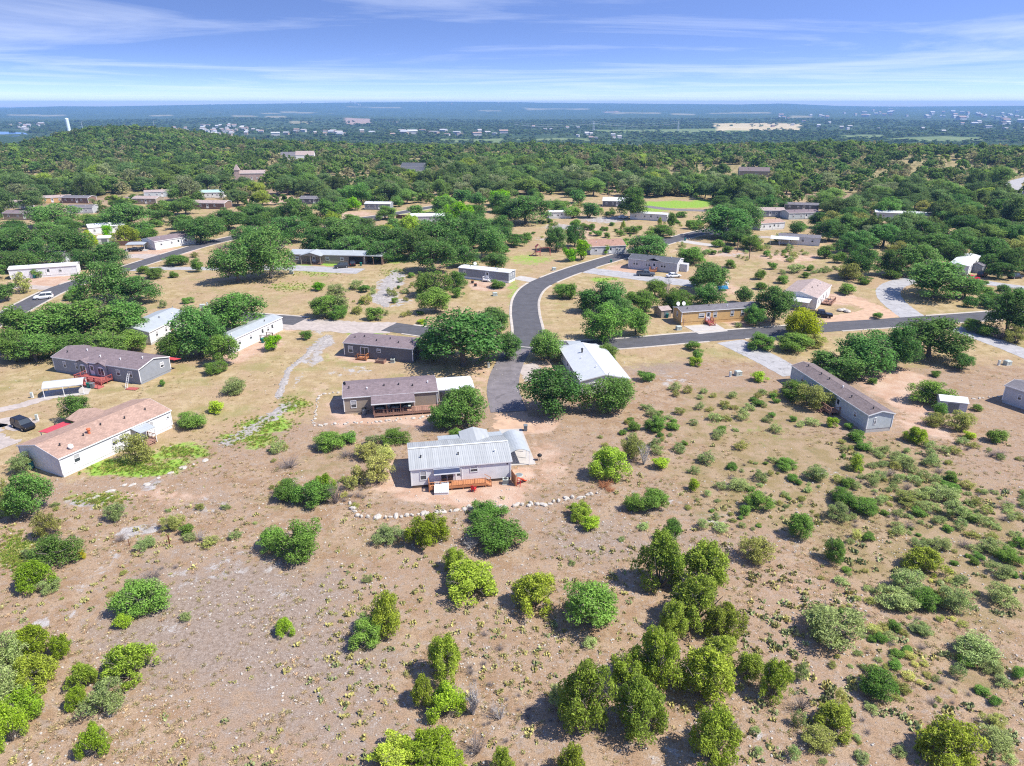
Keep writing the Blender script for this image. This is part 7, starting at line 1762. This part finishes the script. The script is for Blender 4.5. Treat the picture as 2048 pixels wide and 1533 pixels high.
# lake
a, b = GT(-200, 271), GT(-200, 263); a2, b2 = GT(46, 270), GT(38, 263.5)
zz = -48.6
o = MB().poly([tuple(G(*q_, zz)) for q_ in ((-420, 273), (34, 273), (56, 269), (50, 266), (20, 264), (-420, 261))]).build('lake', M['lake']); tag(o, kind='structure')
# the far towns: every building a small gabled block with its roof
def far_building(px, py, w_, d_, h_, col, rcol, label, grp):
    p = GT(px, py); o = empty('far_building', p, random.uniform(-.5, .5)); tag(o, label, 'building', grp)
    k = ('fb', random.randrange(3))
    if k not in _cache:
        _cache[k] = (MB().box(-.5, .5, -.5, .5, -.6, 1).mesh('wall', M['far_wall']), MB().loft([[(x, -.56, .98), (x, 0, 1.0 + (.15, .35, .5)[k[1]]), (x, .56, .98)] for x in (-.55, .55)]).mesh('roof', M['far_wall']))
    a_ = link('wall', _cache[k][0], o, sc=(w_, d_, h_)); b_ = link('roof', _cache[k][1], o, sc=(w_, d_, h_))
    a_.color = (*col, 1); b_.color = (*rcol, 1)
TOWN = [((1850, 226, 2050, 238), 34, 'pale building of the far eastern town', 'far eastern town'), ((1680, 222, 1830, 236), 16, 'small bright building of the far town edge', 'far town edge'), ((1910, 238, 2050, 262), 15, 'bright warehouse on the valley floor near the eastern town', 'valley warehouses'), ((400, 252, 515, 272), 44, 'pale building of the hillside village by the western woods', 'hillside village'),
        ((512, 264, 1010, 274), 34, 'white building in the row along the valley highway', 'highway buildings'), ((1150, 268, 1240, 281), 8, 'white farm building in the middle valley', 'farm buildings'), ((1540, 232, 1660, 256), 14, 'white barn near the tan field', 'barns near the tan field'), ((1660, 256, 1900, 268), 6, 'lone white house in the blue valley woods', 'lone valley houses'),
        ((320, 258, 375, 268), 10, 'tan building left of the hillside village', 'tan village buildings'), ((0, 250, 90, 262), 14, 'white lake shore building', 'lake shore buildings'), ((1060, 256, 1160, 262), 5, 'white ranch building before the pylon', 'ranch buildings'), ((560, 205, 1000, 212), 9, 'white house specks on the far ridge', 'ridge houses')]
for (x0, y0, x1, y1), n, lab, grp in TOWN:
    for i in range(n):
        px, py = random.uniform(x0, x1), random.uniform(y0, y1)
        d_ = GT(px, py).y
        s = max(9.0, d_ / 1400 * random.uniform(3.0, 7.0) * (1.5 if 'warehouse' in lab or 'highway' in lab else .3 if 'ridge' in lab else .8))
        tan_ = random.random() < (.5 if 'village' in lab else .2)
        wc = (.36, .28, .22) if tan_ else (.44, .43, .42)
        rc = random.choice([(.44, .44, .44), (.32, .23, .19), (.40, .38, .36)])
        far_building(px, py, s * random.uniform(1, 1.8), s, max(4.5, s * .35) + d_ * .0012, wc, rc, lab, grp)

# ---------------------------------------------------------------- the air
hz = MB().box(-17000, 17000, -900, 15500, -140, 82).build('haze', None)
hm = bpy.data.materials.new('summer_haze'); hm.use_nodes = True
t = hm.node_tree; t.nodes.clear()
ho = t.nodes.new('ShaderNodeOutputMaterial'); pv_ = t.nodes.new('ShaderNodeVolumePrincipled')
pv_.inputs['Color'].default_value = (.30, .57, 1.0, 1); pv_.inputs['Density'].default_value = 9.0e-5; pv_.inputs['Anisotropy'].default_value = 0.0
t.links.new(pv_.outputs[0], ho.inputs['Volume'])
hz.data.materials.append(hm); tag(hz, 'thin blue summer haze over the valley', 'haze', kind='stuff')
